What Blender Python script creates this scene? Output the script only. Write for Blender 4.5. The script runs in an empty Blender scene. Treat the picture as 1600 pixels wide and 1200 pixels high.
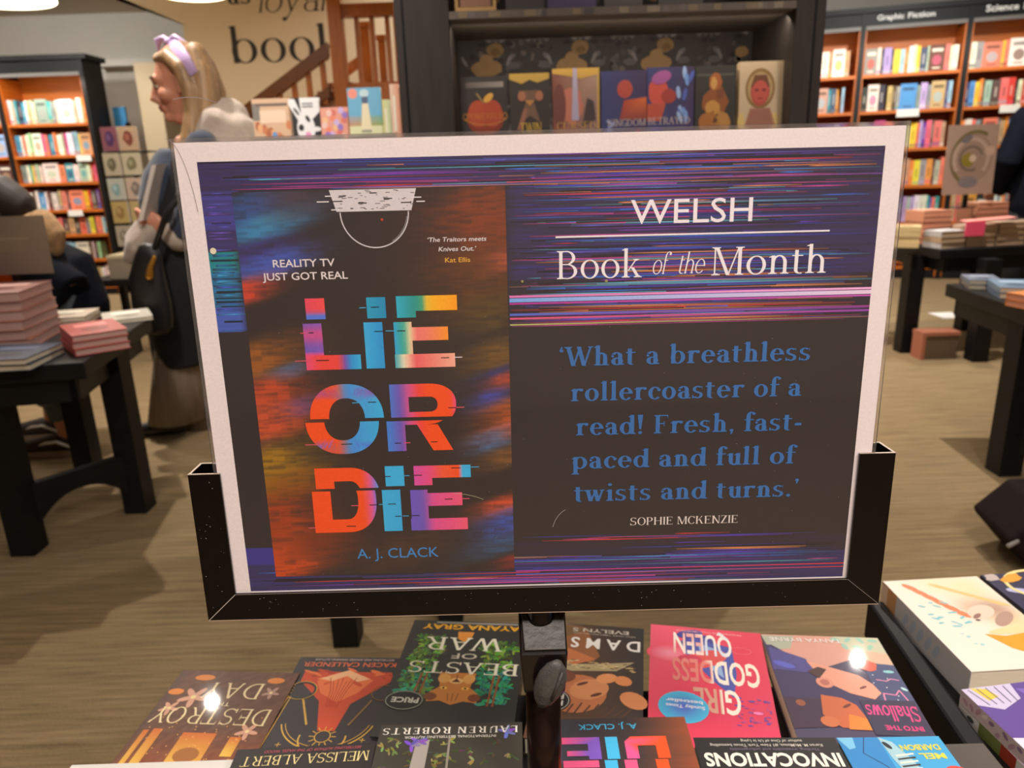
import bpy, bmesh, math, random
import numpy as np
from mathutils import Vector, Matrix
random.seed(7)
RNG = np.random.RandomState(11)
SC = bpy.context.scene
COL = SC.collection

# ------------------------------------------------------------------ camera
F, PITCH, ROLL, EYE = 1160.0, math.radians(16.5), math.radians(1.9), 1.12
_fw = Vector((0, math.cos(PITCH), -math.sin(PITCH)))
_u0 = Vector((1, 0, 0)).cross(_fw)
_r = Vector((1, 0, 0)) * math.cos(ROLL) - _u0 * math.sin(ROLL)
_u = Vector((1, 0, 0)) * math.sin(ROLL) + _u0 * math.cos(ROLL)
EYEP = Vector((0, 0, EYE))
cam_d = bpy.data.cameras.new('camera')
cam = bpy.data.objects.new('camera', cam_d)
COL.objects.link(cam)
cam.matrix_world = Matrix(((_r.x, _u.x, -_fw.x, 0), (_r.y, _u.y, -_fw.y, 0), (_r.z, _u.z, -_fw.z, EYE), (0, 0, 0, 1)))
cam_d.sensor_width = 36.0
cam_d.lens = F * 36.0 / 1600.0
cam_d.clip_start = 0.05
cam_d.clip_end = 60
cam_d.dof.use_dof = True
cam_d.dof.focus_distance = 0.50
cam_d.dof.aperture_fstop = 10.0
SC.camera = cam

# ------------------------------------------------------------------ world, lights, exposure
W = bpy.data.worlds.new('shop_air')
SC.world = W
W.use_nodes = True
W.node_tree.nodes['Background'].inputs[0].default_value = (1.0, 0.86, 0.68, 1)
W.node_tree.nodes['Background'].inputs[1].default_value = 0.03
SC.view_settings.view_transform = 'Standard'
SC.view_settings.look = 'None'
SC.view_settings.exposure = 0.0
SC.view_settings.gamma = 1.0
SC.view_settings.use_curve_mapping = False
CEIL = 2.72
def spot_area(x, y, power, size=0.30, col=(1.0, 0.92, 0.84), tilt=(0, 0), spread=150, z=CEIL - 0.06):
    d = bpy.data.lights.new('ceiling_and_fill_light', 'AREA')
    d.shape = 'DISK'; d.size = size; d.energy = power; d.color = col
    d.spread = math.radians(spread)
    o = bpy.data.objects.new('ceiling_and_fill_light', d)
    o.location = (x, y, z); o.rotation_euler = (tilt[0], tilt[1], 0)
    COL.objects.link(o)
    return o
LAMPS = [(0.6, -1.0, 30), (-0.35, -0.8, 23), (1.3, -0.6, 26), (1.83, 3.43, 40, .05), (-2.6, 0.9, 4), (-1.62, 3.26, 30, .05), (-3.0, 4.4, 22), (0.7, 4.3, 26), (-1.9, 5.0, 7),
         (2.7, 4.4, 60, .2, (1.0, 1.0, .95), (.80, 0)), (-4.3, 5.6, 38, .25, (1.0, .97, .90), (.95, 0)), (-5.4, 6.6, 40), (-4.2, 7.3, 8), (-0.75, 5.72, 9), (-0.75, 1.0, 6, .2, (1.0, .92, .84), (.9, 0), 60), (1.1, 0.9, 12, .2)]  # includes unseen fill lamps added to brighten the books and walls
for _l in LAMPS:
    spot_area(*_l)
def strip(x, y, z, ln, rz, power):
    d = bpy.data.lights.new('shelf_light', 'AREA'); d.shape = 'RECTANGLE'; d.size = ln; d.size_y = 0.03; d.energy = power; d.color = (1.0, 0.86, 0.68)
    o = bpy.data.objects.new('shelf_light', d); o.location = (x, y, z); o.rotation_euler = Matrix.Rotation(rz, 3, 'Z').to_3x3().__matmul__(Matrix.Rotation(math.radians(28), 3, 'X')).to_euler(); COL.objects.link(o)
strip(-3.75, 7.28, 1.98, 1.6, 0.0, 5)
strip(2.95, 6.62, 2.0, 2.6, -0.30, 11)
strip(0.34, 2.10, 1.46, 0.95, 0.0, 1.5)

# ------------------------------------------------------------------ placing helpers
def ray(px, py):
    return _r * ((px - 800) / F) - _u * ((py - 600) / F) + _fw
def onz(px, py, z):
    d = ray(px, py); return EYEP + d * ((z - EYE) / d.z)
def ony(px, py, y):
    d = ray(px, py); return EYEP + d * (y / d.y)
def proj(p):
    v = Vector(p) - EYEP; z = v.dot(_fw)
    return 800 + F * v.dot(_r) / z, 600 - F * v.dot(_u) / z
def lin(c):
    """sRGB 0..255 -> linear"""
    r = []
    for k in c[:3]:
        k = max(0.0, min(1.0, k / 255.0))
        r.append(k / 12.92 if k <= 0.04045 else ((k + 0.055) / 1.055) ** 2.4)
    return tuple(r)

# ------------------------------------------------------------------ materials
MATS = {}
def mat(name, col=(128, 128, 128), rough=0.6, attr=False, coat=0.0, metal=0.0, noise=None, wave=None, bump=0.0, spec=0.5, sheen=0.0, emit=None, trans=0.0):
    if name in MATS: return MATS[name]
    m = bpy.data.materials.new(name); m.use_nodes = True
    nt = m.node_tree; b = nt.nodes['Principled BSDF']
    b.inputs['Roughness'].default_value = rough
    b.inputs['Metallic'].default_value = metal
    b.inputs['Specular IOR Level'].default_value = spec
    b.inputs['Coat Weight'].default_value = coat
    b.inputs['Coat Roughness'].default_value = 0.04
    b.inputs['Sheen Weight'].default_value = sheen
    b.inputs['Transmission Weight'].default_value = trans
    c = lin(col)
    if attr:
        a = nt.nodes.new('ShaderNodeVertexColor'); a.layer_name = 'Col'
        nt.links.new(a.outputs[0], b.inputs['Base Color'])
        if noise:
            tc = nt.nodes.new('ShaderNodeTexCoord'); n = nt.nodes.new('ShaderNodeTexNoise')
            n.inputs['Scale'].default_value = noise[0]; n.inputs['Detail'].default_value = 3
            nt.links.new(tc.outputs['Object'], n.inputs['Vector'])
            r = nt.nodes.new('ShaderNodeMapRange'); r.inputs[3].default_value = 1 - noise[1]; r.inputs[4].default_value = 1 + noise[1]
            nt.links.new(n.outputs[0], r.inputs[0])
            x = nt.nodes.new('ShaderNodeVectorMath'); x.operation = 'SCALE'
            nt.links.new(a.outputs[0], x.inputs[0]); nt.links.new(r.outputs[0], x.inputs['Scale'])
            nt.links.new(x.outputs[0], b.inputs['Base Color'])
    elif noise or wave:
        tc = nt.nodes.new('ShaderNodeTexCoord')
        mp = nt.nodes.new('ShaderNodeMapping'); nt.links.new(tc.outputs['Object'], mp.inputs[0])
        sc, amt, stretch = (noise or wave)
        mp.inputs['Scale'].default_value = stretch
        if wave:
            n = nt.nodes.new('ShaderNodeTexWave'); n.inputs['Scale'].default_value = sc; n.inputs['Distortion'].default_value = 3; n.inputs['Detail'].default_value = 3
        else:
            n = nt.nodes.new('ShaderNodeTexNoise'); n.inputs['Scale'].default_value = sc; n.inputs['Detail'].default_value = 5
        nt.links.new(mp.outputs[0], n.inputs['Vector'])
        rp = nt.nodes.new('ShaderNodeValToRGB')
        rp.color_ramp.elements[0].color = tuple(k * (1 - amt) for k in c) + (1,)
        rp.color_ramp.elements[1].color = tuple(min(1, k * (1 + amt)) for k in c) + (1,)
        rp.color_ramp.elements[0].position = 0.25; rp.color_ramp.elements[1].position = 0.75
        nt.links.new(n.outputs['Fac' if not wave else 'Fac'], rp.inputs[0])
        nt.links.new(rp.outputs[0], b.inputs['Base Color'])
        if bump:
            bp = nt.nodes.new('ShaderNodeBump'); bp.inputs['Strength'].default_value = bump; bp.inputs['Distance'].default_value = 0.004
            nt.links.new(n.outputs['Fac'], bp.inputs['Height']); nt.links.new(bp.outputs[0], b.inputs['Normal'])
    else:
        b.inputs['Base Color'].default_value = c + (1,)
    if emit:
        b.inputs['Emission Color'].default_value = lin(emit[0]) + (1,); b.inputs['Emission Strength'].default_value = emit[1]
    MATS[name] = m
    return m
M_WALL = mat('wall_paint', (202, 184, 156), 0.85, noise=(3.0, 0.03, (1, 1, 1)))
M_WALLG = mat('grey_wall_paint', (196, 192, 184), 0.85, noise=(3.0, 0.03, (1, 1, 1)))
M_CEIL = mat('ceiling_paint', (205, 192, 172), 0.9, noise=(2.0, 0.03, (1, 1, 1)))
M_BLACKW = mat('black_stained_wood', (20, 19, 20), 0.5, spec=0.25, noise=(6.0, 0.35, (1, 1, 8)))
M_DARKW = mat('dark_oak_wood', (50, 43, 41), 0.55, noise=(9.0, 0.35, (6, 6, 0.7)), bump=0.2)
M_RAIL = mat('dark_varnished_handrail', (98, 56, 24), 0.35, noise=(6.0, 0.18, (1, 8, 8)))
M_ORANGE = mat('orange_oak_veneer', (190, 98, 20), 0.5, noise=(5.0, 0.16, (1, 1, 10)))
M_STAIR = mat('varnished_pine', (160, 88, 30), 0.35, noise=(6.0, 0.18, (8, 8, 1)))
M_BLACKM = mat('black_enamelled_metal', (11, 6, 7), 0.26, noise=(300.0, 0.3, (1, 1, 1)), spec=0.3)
M_BARE = mat('worn_bare_metal_edge', (186, 170, 158), 0.4, metal=0.6)
M_PLAST = mat('scuffed_black_plastic', (72, 69, 66), 0.5, noise=(160.0, 0.25, (1, 1, 1)), bump=0.3)
M_GLOSSB = mat('glossy_black_plastic', (22, 16, 15), 0.16, noise=(120.0, 0.2, (1, 1, 1)))
M_POLE = mat('polished_black_tube', (64, 48, 46), 0.2, metal=0.85)
M_GREYR = mat('grey_light_rail', (118, 114, 110), 0.5)
M_SILVER = mat('brushed_aluminium', (170, 168, 165), 0.35, metal=0.7)
M_PAGES = mat('page_block', (226, 214, 192), 0.8, noise=(220.0, 0.10, (0.2, 0.2, 6)))
M_COVER = mat('printed_cover', attr=True, rough=0.5, coat=0.16)
M_MATTEC = mat('printed_spine', attr=True, rough=0.6)
M_POSTER = mat('printed_poster_in_clear_sleeve', attr=True, rough=0.5, coat=0.85, noise=(700.0, 0.10))
M_WHITE = mat('white_card', (232, 228, 222), 0.7)
M_SKIN = mat('skin', (205, 140, 112), 0.5, noise=(40.0, 0.06, (1, 1, 1)))
M_HAIR = mat('blonde_hair', (158, 124, 86), 0.5, noise=(16.0, 0.45, (4, 4, 0.35)))
M_LILAC = mat('lilac_satin', (196, 166, 214), 0.45, sheen=0.3)
M_DENIM = mat('blue_denim', (36, 47, 66), 0.85, noise=(60.0, 0.25, (1, 1, 1)), sheen=0.2)
M_BLACKC = mat('black_cloth', (24, 24, 27), 0.85, noise=(40.0, 0.25, (1, 1, 1)))
M_NAVY = mat('navy_padded_cloth', (14, 17, 26), 0.85, spec=0.15, noise=(14.0, 0.3, (1, 1, 3)), bump=0.4)
M_CREAM = mat('cream_fleece', (184, 168, 154), 0.95, noise=(50.0, 0.12, (1, 1, 1)), bump=0.5, sheen=0.3)
M_TAUPE = mat('taupe_trouser_cloth', (128, 112, 96), 0.85, noise=(10.0, 0.25, (6, 6, 0.6)))
M_GREYJ = mat('grey_denim', (84, 94, 100), 0.85, noise=(50.0, 0.2, (1, 1, 1)))
M_GOLD = mat('gold_clasp', (205, 150, 60), 0.3, metal=0.9)
M_LEATH = mat('black_leather', (22, 20, 21), 0.42, noise=(60.0, 0.2, (1, 1, 1)), bump=0.2)
M_LAMP = mat('lit_lamp_shade', (250, 240, 215), 0.8, emit=((255, 236, 196), 6.0))
def carpet():
    m = mat('striped_carpet', (150, 128, 96), 0.95)
    nt = m.node_tree; b = nt.nodes['Principled BSDF']
    tc = nt.nodes.new('ShaderNodeTexCoord')
    mp = nt.nodes.new('ShaderNodeMapping'); mp.inputs['Scale'].default_value = (2.2, 60, 1); nt.links.new(tc.outputs['Object'], mp.inputs[0])
    n = nt.nodes.new('ShaderNodeTexNoise'); n.inputs['Scale'].default_value = 1.6; n.inputs['Detail'].default_value = 4; n.inputs['Roughness'].default_value = 0.75
    nt.links.new(mp.outputs[0], n.inputs['Vector'])
    n2 = nt.nodes.new('ShaderNodeTexNoise'); n2.inputs['Scale'].default_value = 260; nt.links.new(tc.outputs['Object'], n2.inputs['Vector'])
    mx = nt.nodes.new('ShaderNodeMath'); mx.operation = 'MULTIPLY_ADD'; mx.inputs[1].default_value = 0.35
    nt.links.new(n2.outputs['Fac'], mx.inputs[0]); nt.links.new(n.outputs['Fac'], mx.inputs[2])
    rp = nt.nodes.new('ShaderNodeValToRGB'); e = rp.color_ramp.elements
    e[0].position = 0.45; e[0].color = lin((103, 84, 58)) + (1,); e[1].position = 0.92; e[1].color = lin((166, 143, 104)) + (1,)
    nt.links.new(mx.outputs[0], rp.inputs[0]); nt.links.new(rp.outputs[0], b.inputs['Base Color'])
    bp = nt.nodes.new('ShaderNodeBump'); bp.inputs['Strength'].default_value = 0.5; bp.inputs['Distance'].default_value = 0.003
    nt.links.new(mx.outputs[0], bp.inputs['Height']); nt.links.new(bp.outputs[0], b.inputs['Normal'])
    return m
M_CARPET = carpet()

# ------------------------------------------------------------------ mesh builder
class MB:
    def __init__(self):
        self.v = []; self.f = []; self.c = []
    def poly(self, pts, col=(128, 128, 128), cols=None):
        i = len(self.v); self.v.extend([tuple(p) for p in pts]); n = len(pts)
        self.f.append(tuple(range(i, i + n)))
        if cols is None: self.c.extend([lin(col)] * n)
        else: self.c.extend([lin(k) for k in cols])
        return self
    def shared(self, verts, faces, col=(128, 128, 128)):
        i = len(self.v); self.v.extend([tuple(p) for p in verts])
        c = lin(col)
        for f in faces:
            self.f.append(tuple(i + k for k in f)); self.c.extend([c] * len(f))
        return self
    def box(self, x0, x1, y0, y1, z0, z1, col=(128, 128, 128), M=None):
        vs = [Vector((x, y, z)) for z in (z0, z1) for y in (y0, y1) for x in (x0, x1)]
        if M is not None: vs = [M @ p for p in vs]
        self.shared(vs, [(0, 2, 3, 1), (4, 5, 7, 6), (0, 1, 5, 4), (2, 6, 7, 3), (0, 4, 6, 2), (1, 3, 7, 5)], col)
        return self
    def prism(self, base, vec, col=(128, 128, 128)):
        """polygon (3D points, counter-clockwise seen against vec) extruded by vec"""
        n = len(base); b = [Vector(p) for p in base]; t = [p + Vector(vec) for p in b]
        self.shared(b + t, [tuple(range(n - 1, -1, -1)), tuple(range(n, 2 * n))] + [(i, (i + 1) % n, n + (i + 1) % n, n + i) for i in range(n)], col)
        return self
    def rings(self, rings, col=(128, 128, 128), cap=True):
        n = len(rings[0]); vs = [p for r in rings for p in r]; fs = []
        for k in range(len(rings) - 1):
            for i in range(n):
                j = (i + 1) % n
                fs.append((k * n + i, k * n + j, (k + 1) * n + j, (k + 1) * n + i))
        if cap:
            fs.append(tuple(range(n - 1, -1, -1))); fs.append(tuple((len(rings) - 1) * n + i for i in range(n)))
        self.shared(vs, fs, col); return self
    def tube(self, path, rad, n=12, col=(128, 128, 128), side=None, flat=1.0, round_ends=False):
        """chain of rings through path; rad per point; flat squashes along the second axis"""
        P = [Vector(p) for p in path]
        R = list(rad) if hasattr(rad, '__len__') else [rad] * len(P)
        FL = list(flat) if hasattr(flat, '__len__') else [flat] * len(P)
        if round_ends:
            d0 = (P[0] - P[1]).normalized(); d1 = (P[-1] - P[-2]).normalized()
            P = [P[0] + d0 * R[0] * 0.92, P[0] + d0 * R[0] * 0.6] + P + [P[-1] + d1 * R[-1] * 0.6, P[-1] + d1 * R[-1] * 0.92]
            R = [R[0] * 0.35, R[0] * 0.8] + R + [R[-1] * 0.8, R[-1] * 0.35]
            FL = [FL[0], FL[0]] + FL + [FL[-1], FL[-1]]
        rs = []; s = Vector(side).normalized() if side else None
        for k, p in enumerate(P):
            t = (P[min(k + 1, len(P) - 1)] - P[max(k - 1, 0)])
            t = t.normalized() if t.length > 1e-9 else Vector((0, 0, 1))
            if s is None:
                s = Vector((1, 0, 0)) if abs(t.x) < 0.8 else Vector((0, 1, 0))
            a = (s - t * s.dot(t))
            a = a.normalized() if a.length > 1e-6 else t.orthogonal().normalized()
            b = t.cross(a); s = a if side is None else s
            rs.append([p + a * (R[k] * math.cos(2 * math.pi * i / n)) + b * (R[k] * FL[k] * math.sin(2 * math.pi * i / n)) for i in range(n)])
        return self.rings(rs, col)
    def cyl(self, c, r, z0, z1, n=24, col=(128, 128, 128), r1=None):
        r1 = r if r1 is None else r1
        return self.rings([[Vector((c[0] + q * math.cos(2 * math.pi * i / n), c[1] + q * math.sin(2 * math.pi * i / n), z)) for i in range(n)] for q, z in ((r, z0), (r1, z1))], col)
    def ball(self, c, rx, ry, rz, n=14, m=9, col=(128, 128, 128)):
        c = Vector(c); rs = []
        for k in range(1, m):
            a = math.pi * k / m
            rs.append([c + Vector((rx * math.sin(a) * math.cos(2 * math.pi * i / n), ry * math.sin(a) * math.sin(2 * math.pi * i / n), -rz * math.cos(a))) for i in range(n)])
        return self.rings(rs, col)
    def build(self, name, m, parent=None, smooth=False, world=False, bevel=0.0, remesh=0.0, relax=0):
        me = bpy.data.meshes.new(name)
        vs = self.v
        if world and parent is not None:
            r = parent
            while r.parent: r = r.parent
            inv = root_matrix(r).inverted(); vs = [tuple(inv @ Vector(p)) for p in vs]
        me.from_pydata(vs, [], self.f)
        a = me.color_attributes.new('Col', 'FLOAT_COLOR', 'CORNER')
        arr = np.ones((len(self.c), 4), dtype=np.float32); arr[:, :3] = np.array(self.c, dtype=np.float32)
        a.data.foreach_set('color', arr.ravel())
        me.materials.append(m)
        o = bpy.data.objects.new(name, me); COL.objects.link(o)
        if remesh:
            md = o.modifiers.new('r', 'REMESH'); md.mode = 'VOXEL'; md.voxel_size = remesh; md.use_smooth_shade = True
            if relax:
                sm = o.modifiers.new('s', 'SMOOTH'); sm.iterations = relax; sm.factor = 0.5
            dg = bpy.context.evaluated_depsgraph_get()
            me2 = bpy.data.meshes.new_from_object(o.evaluated_get(dg))
            o.modifiers.clear(); o.data = me2; me2.name = name
            if not me2.materials: me2.materials.append(m)
            smooth = True
        if bevel:
            md = o.modifiers.new('b', 'BEVEL'); md.width = bevel; md.segments = 2; md.limit_method = 'ANGLE'
        if smooth:
            for p in o.data.polygons: p.use_smooth = True
        if parent is not None: o.parent = parent
        return o
def root_matrix(r):
    return Matrix.LocRotScale(r.location, r.rotation_euler, None)
def tag(o, label, cat, group=None):
    o['label'] = label; o['category'] = cat
    if group: o['group'] = group
    return o
def thing(name, label, cat, loc=(0, 0, 0), rot=(0, 0, 0), group=None):
    o = bpy.data.objects.new(name, None); COL.objects.link(o)
    o.empty_display_size = 0.05; o.location = loc; o.rotation_euler = rot
    return tag(o, label, cat, group)
def struct(name, mb, m, **k):
    o = mb.build(name, m, **k); o['kind'] = 'structure'; return o

# ------------------------------------------------------------------ lettering
def _sans(txt, bold):
    cu = bpy.data.curves.new('t', 'FONT'); cu.body = txt; cu.size = 1.0; cu.resolution_u = 3; cu.offset = bold
    o = bpy.data.objects.new('t', cu); COL.objects.link(o)
    dg = bpy.context.evaluated_depsgraph_get()
    me = bpy.data.meshes.new_from_object(o.evaluated_get(dg))
    vs = [(v.co.x, v.co.y) for v in me.vertices]; ps = [[vs[i] for i in p.vertices] for p in me.polygons]
    bpy.data.objects.remove(o); bpy.data.curves.remove(cu); bpy.data.meshes.remove(me)
    return ps
_SC = {}
def sans(txt, bold=0.0):
    if (txt, bold) not in _SC: _SC[(txt, bold)] = _sans(txt, bold)
    return _SC[(txt, bold)]
def _ring(cx, cy, rx, ry, S, h, a0=0, a1=360, n=22, e=2.0):
    out = []; inn = []
    for i in range(n + 1):
        a = math.radians(a0 + (a1 - a0) * i / n); c, s = math.cos(a), math.sin(a)
        c2 = math.copysign(abs(c) ** (2 / e), c); s2 = math.copysign(abs(s) ** (2 / e), s)
        out.append((cx + rx * c2, cy + ry * s2)); inn.append((cx + (rx - S) * c2, cy + (ry - h) * s2))
    return [[out[i], out[i + 1], inn[i + 1], inn[i]] for i in range(n)]
def _glyph(ch, S, h, sl):
    """serif letters from stems, hairlines, bowls and bracketed serifs; cap height 1, x height .66"""
    X = 0.66; P = []; A = 1.04; sh = h * 0.9
    def st(x, y0, y1, w=None): P.append([(x, y0), (x + (w or S), y0), (x + (w or S), y1), (x, y1)])
    def sf(x, y, w=None, l=True, r=True):
        w = w or S; a = x - (sl if l else 0); b = x + w + (sl if r else 0)
        up = 1 if y < 0.3 else -1
        P.append([(a, y), (b, y), (b, y + up * sh), (a, y + up * sh)])
        P.append([(x - (sl * .5 if l else 0), y + up * sh), (x + w + (sl * .5 if r else 0), y + up * sh), (x + w, y + up * (sh + sl * .5)), (x, y + up * (sh + sl * .5))])
    def fl(x, y): P.append([(x - sl, y - sh * 1.6), (x + S * .5, y), (x + S * .5, y - sh * 2.2), (x - sl, y - sh * 2.2)])
    def dg(x0, y0, x1, y1, w): P.append([(x0, y0), (x0 + w, y0), (x1 + w, y1), (x1, y1)])
    def arch(x, w, y=X):
        P.extend(_ring(x + w / 2, y - .26, w / 2, .26 + .015, S, h * 1.3, 0, 180, 14))
    o = sl
    if ch == ' ': return [], .30
    if ch in 'o': P += _ring(.29, X / 2, .29, X / 2 + .015, S, h); return P, .62
    if ch == 'c': P += _ring(.28, X / 2, .28, X / 2 + .015, S, h, 50, 318); P += _ring(.44, .50, .075, .075, .074, .074); return P, .53
    if ch == 'e':
        P += _ring(.28, X / 2, .28, X / 2 + .015, S, h, 0, 322); P.append([(S * .7, .34), (.56, .34), (.56, .34 + h), (S * .7, .34 + h)]); return P, .59
    if ch in 'bd':
        if ch == 'b': st(o, 0, A); fl(o, A); P += _ring(o + .27, X / 2, .29, X / 2 + .015, S, h); return P, o + .60
        P += _ring(.28, X / 2, .28, X / 2 + .015, S, h); st(.56 - S * .8, 0, A); fl(.56 - S * .8, A); sf(.56 - S * .8, 0, l=False); return P, .56 + o + .04
    if ch == 'p': st(o, -.32, X); fl(o, X); sf(o, -.32); P += _ring(o + .27, X / 2, .29, X / 2 + .015, S, h); return P, o + .60
    if ch == 'q': P += _ring(.28, X / 2, .28, X / 2 + .015, S, h); st(.56 - S, -.32, X); return P, .6
    if ch == 'a':
        P += _ring(.23, X - .19, .23, .205, S, h, 0, 155, 12); st(.46 - S, .06, X - .18); P += _ring(.25, .19, .24, .205, S, h, 0, 360)
        P.append([(.46 - S, .0), (.54, .0), (.54, .06), (.46 - S, .09)]); P += _ring(.07, .46, .06, .06, .059, .059); return P, .57
    if ch in 'nhm':
        y = A if ch == 'h' else X
        st(o, 0, y); fl(o, y); sf(o, 0); arch(o, .46); st(o + .46 - S, 0, .42); sf(o + .46 - S, 0)
        if ch == 'm': arch(o + .46 - S, .46); st(o + .92 - 2 * S, 0, .42); sf(o + .92 - 2 * S, 0); return P, o + .92 - 2 * S + S + o + .04
        return P, o + .46 + o + .04
    if ch == 'u':
        st(o, .2, X); fl(o, X); P += _ring(o + .23, .26, .23, .275, S, h * 1.3, 180, 360, 14); st(o + .46 - S, 0, X); fl(o + .46 - S, X); sf(o + .46 - S, 0, l=False); return P, o + .46 + o
    if ch == 'r':
        st(o, 0, X); fl(o, X); sf(o, 0); P += _ring(o + .25, .43, .2, .24, S * .8, h * 1.6, 55, 170, 8); P += _ring(o + .36, .59, .08, .08, .079, .079); return P, o + .47
    if ch in 'il':
        y = A if ch == 'l' else X
        st(o, 0, y); fl(o, y); sf(o, 0)
        if ch == 'i': P += _ring(o + S / 2, .93, .085, .085, .084, .084)
        return P, 2 * o + S + .04
    if ch == 'f':
        st(o, 0, .85); sf(o, 0); P.append([(0, X), (o + S + .14, X), (o + S + .14, X - h), (0, X - h)])
        P += _ring(o + .2, .82, .2, .24, S, h, 60, 180, 10); P += _ring(o + .30, .95, .07, .07, .069, .069); return P, o + S + .16
    if ch == 't':
        st(o, .1, .84); P.append([(0, X), (o + S + .14, X), (o + S + .14, X - h), (0, X - h)]); P += _ring(o + .17, .13, .17, .145, S, h, 180, 300, 8); return P, o + S + .20
    if ch in 'sS':
        T = X if ch == 's' else 1.0; w = .22 if ch == 's' else .29; r = T / 4 + .01
        P += _ring(w, T - r, w * .95, r + .005, S * .8, h, 35, 270, 16); P += _ring(w, r, w, r + .005, S * .8, h, -145, 90, 16)
        P.append([(w * .55, T / 2 + S * .6), (w * .45, T / 2), (w * 1.5, T / 2 - S * .65), (w * 1.5, T / 2)])
        P.append([(w * 1.72, T - .01), (w * 1.86, T - .01), (w * 1.86, T - r), (w * 1.80, T - r)]); P.append([(.0, r), (.05, r), (.08, .01), (.0, .01)]); return P, w * 2 + .07
    if ch == 'k':
        st(o, 0, A); fl(o, A); sf(o, 0); dg(o + S, .24, o + .36, X, h * 1.3); dg(o + .40, 0, o + S + .10, .36, S); sf(o + .38, 0, S); sf(o + .36, X, h); return P, o + .62
    if ch in 'wv':
        w = .36
        dg(0, X, w * .5 - S * .3, 0, S); dg(w * .5, 0, w + .02, X, h * 1.4); sf(0, X, S)
        if ch == 'w': dg(w * .85, X, w * 1.35 - S * .3, 0, S); dg(w * 1.35, 0, w * 1.85, X, h * 1.4); sf(w * 1.83, X, h); return P, w * 1.85 + .16
        sf(w, X, h); return P, w + .16
    if ch == 'y':
        dg(o, X, o + .22, .02, S); dg(o + .08, -.32, o + .46, X, h * 1.4); sf(o, X, S); sf(o + .43, X, h); P += _ring(o + .05, -.26, .075, .075, .074, .074); return P, o + .62
    if ch == '!':
        P.append([(.1, .26), (.1 + S * .5, .26), (.1 + S * .9, A), (.1 - S * .4, A)]); P += _ring(.1 + S / 4, .07, .085, .085, .084, .084); return P, .34
    if ch == '.': P += _ring(.11, .07, .085, .085, .084, .084); return P, .28
    if ch in ",\u2018\u2019":
        y = {',': .07, '\u2018': .80, '\u2019': .93}[ch]; k = -1 if ch == '\u2018' else 1
        P += _ring(.12, y, .08, .08, .079, .079); P.append([(.12 - k * .0, y + k * .07), (.12 + k * .08, y), (.12 + k * .01, y - k * .2), (.12 - k * .05, y - k * .2)]); return P, .27
    if ch == '-': P.append([(.03, .25), (.30, .25), (.30, .25 + S * .8), (.03, .25 + S * .8)]); return P, .34
    # capitals
    if ch in 'IHNMLEFTPRBDKJU':
        st(o, 0, 1); sf(o, 0); sf(o, 1)
    if ch == 'I': return P, 2 * o + S + .05
    if ch == 'J': return P, 2 * o + S + .05
    if ch == 'L': P.append([(o, 0), (.6, 0), (.63, .26), (.58, h), (o, h)]); return P, .68
    if ch == 'H': st(o + .56, 0, 1); sf(o + .56, 0); sf(o + .56, 1); P.append([(o, .49), (o + .6, .49), (o + .6, .49 + h), (o, .49 + h)]); return P, .56 + S + 2 * o + .05
    if ch == 'U': st(o + .56, .2, 1, h); sf(o + .56, 1, h); P += _ring(o + .3, .28, .3, .29, S, h, 180, 360, 12); return P, .9
    if ch == 'N': dg(o, 1, o + .58 - S * .4, 0, S); st(o + .60, 0, 1, h * 1.2); sf(o + .60, 1, h); return P, .6 + 2 * o + h + .05
    if ch == 'M':
        P.pop(0); st(o, 0, 1, h * 1.2); dg(o + .02, 1, o + .36, 0, S); dg(o + .40, 0, o + .70, 1, h * 1.2); st(o + .70, 0, 1); sf(o + .70, 0); sf(o + .70, 1); return P, .70 + S + 2 * o + .04
    if ch in 'EF':
        P.append([(o, 1), (.58, 1), (.58, .76), (.54, 1 - h), (o, 1 - h)]); P.append([(o, .5), (.44, .5), (.44, .5 + h), (o, .5 + h)]); P.append([(.41, .38), (.44, .38), (.44, .66), (.41, .66)])
        if ch == 'E': P.append([(o, 0), (.6, 0), (.63, .26), (.58, h), (o, h)]); return P, .69
        return P, .65
    if ch == 'T':
        P[:] = []; st(.30, 0, 1); sf(.30, 0); P.append([(.02, 1), (.60 + S, 1), (.62 + S, .74), (.57 + S, 1 - h), (.05, 1 - h), (0, .74)]); return P, .68 + S
    if ch in 'PRB':
        r = .25
        if ch == 'B':
            P += _ring(o + S * .5 + .16, .75, .30, .255, S, h, -90, 90, 12); P += _ring(o + S * .5 + .18, .265, .34, .275, S, h, -90, 90, 12)
            for y in (0, .5, 1 - h): P.append([(o, y), (o + S * .5 + .18, y), (o + S * .5 + .18, y + h), (o, y + h)])
            return P, .72
        P += _ring(o + S * .5 + .18, .73, .31, .275, S, h, -90, 90, 12)
        for y in (.46, 1 - h): P.append([(o, y), (o + S * .5 + .18, y), (o + S * .5 + .18, y + h), (o, y + h)])
        if ch == 'R': dg(o + .50, 0, o + .26, .48, S); sf(o + .52, 0, S * .8); return P, .80
        return P, .68
    if ch == 'D':
        P += _ring(o + .2, .5, .48, .5, S, h, -90, 90, 16)
        for y in (0, 1 - h): P.append([(o, y), (o + .2, y), (o + .2, y + h), (o, y + h)])
        return P, .82
    if ch == 'K': dg(o + S, .40, o + .52, 1, h * 1.3); dg(o + .50, 0, o + S + .14, .56, S); sf(o + .50, 0, S); sf(o + .50, 1, h); return P, .80
    if ch == 'O': P += _ring(.39, .5, .39, .515, S, h); return P, .82
    if ch in 'CGQ':
        P += _ring(.37, .5, .37, .515, S, h, 42, 320); P.append([(.62, .72), (.66, .72), (.66, 1.0), (.63, 1.0)])
        if ch == 'G': st(.66 - S, 0.02, .42); sf(.66 - S, .45)
        return P, .72
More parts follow.
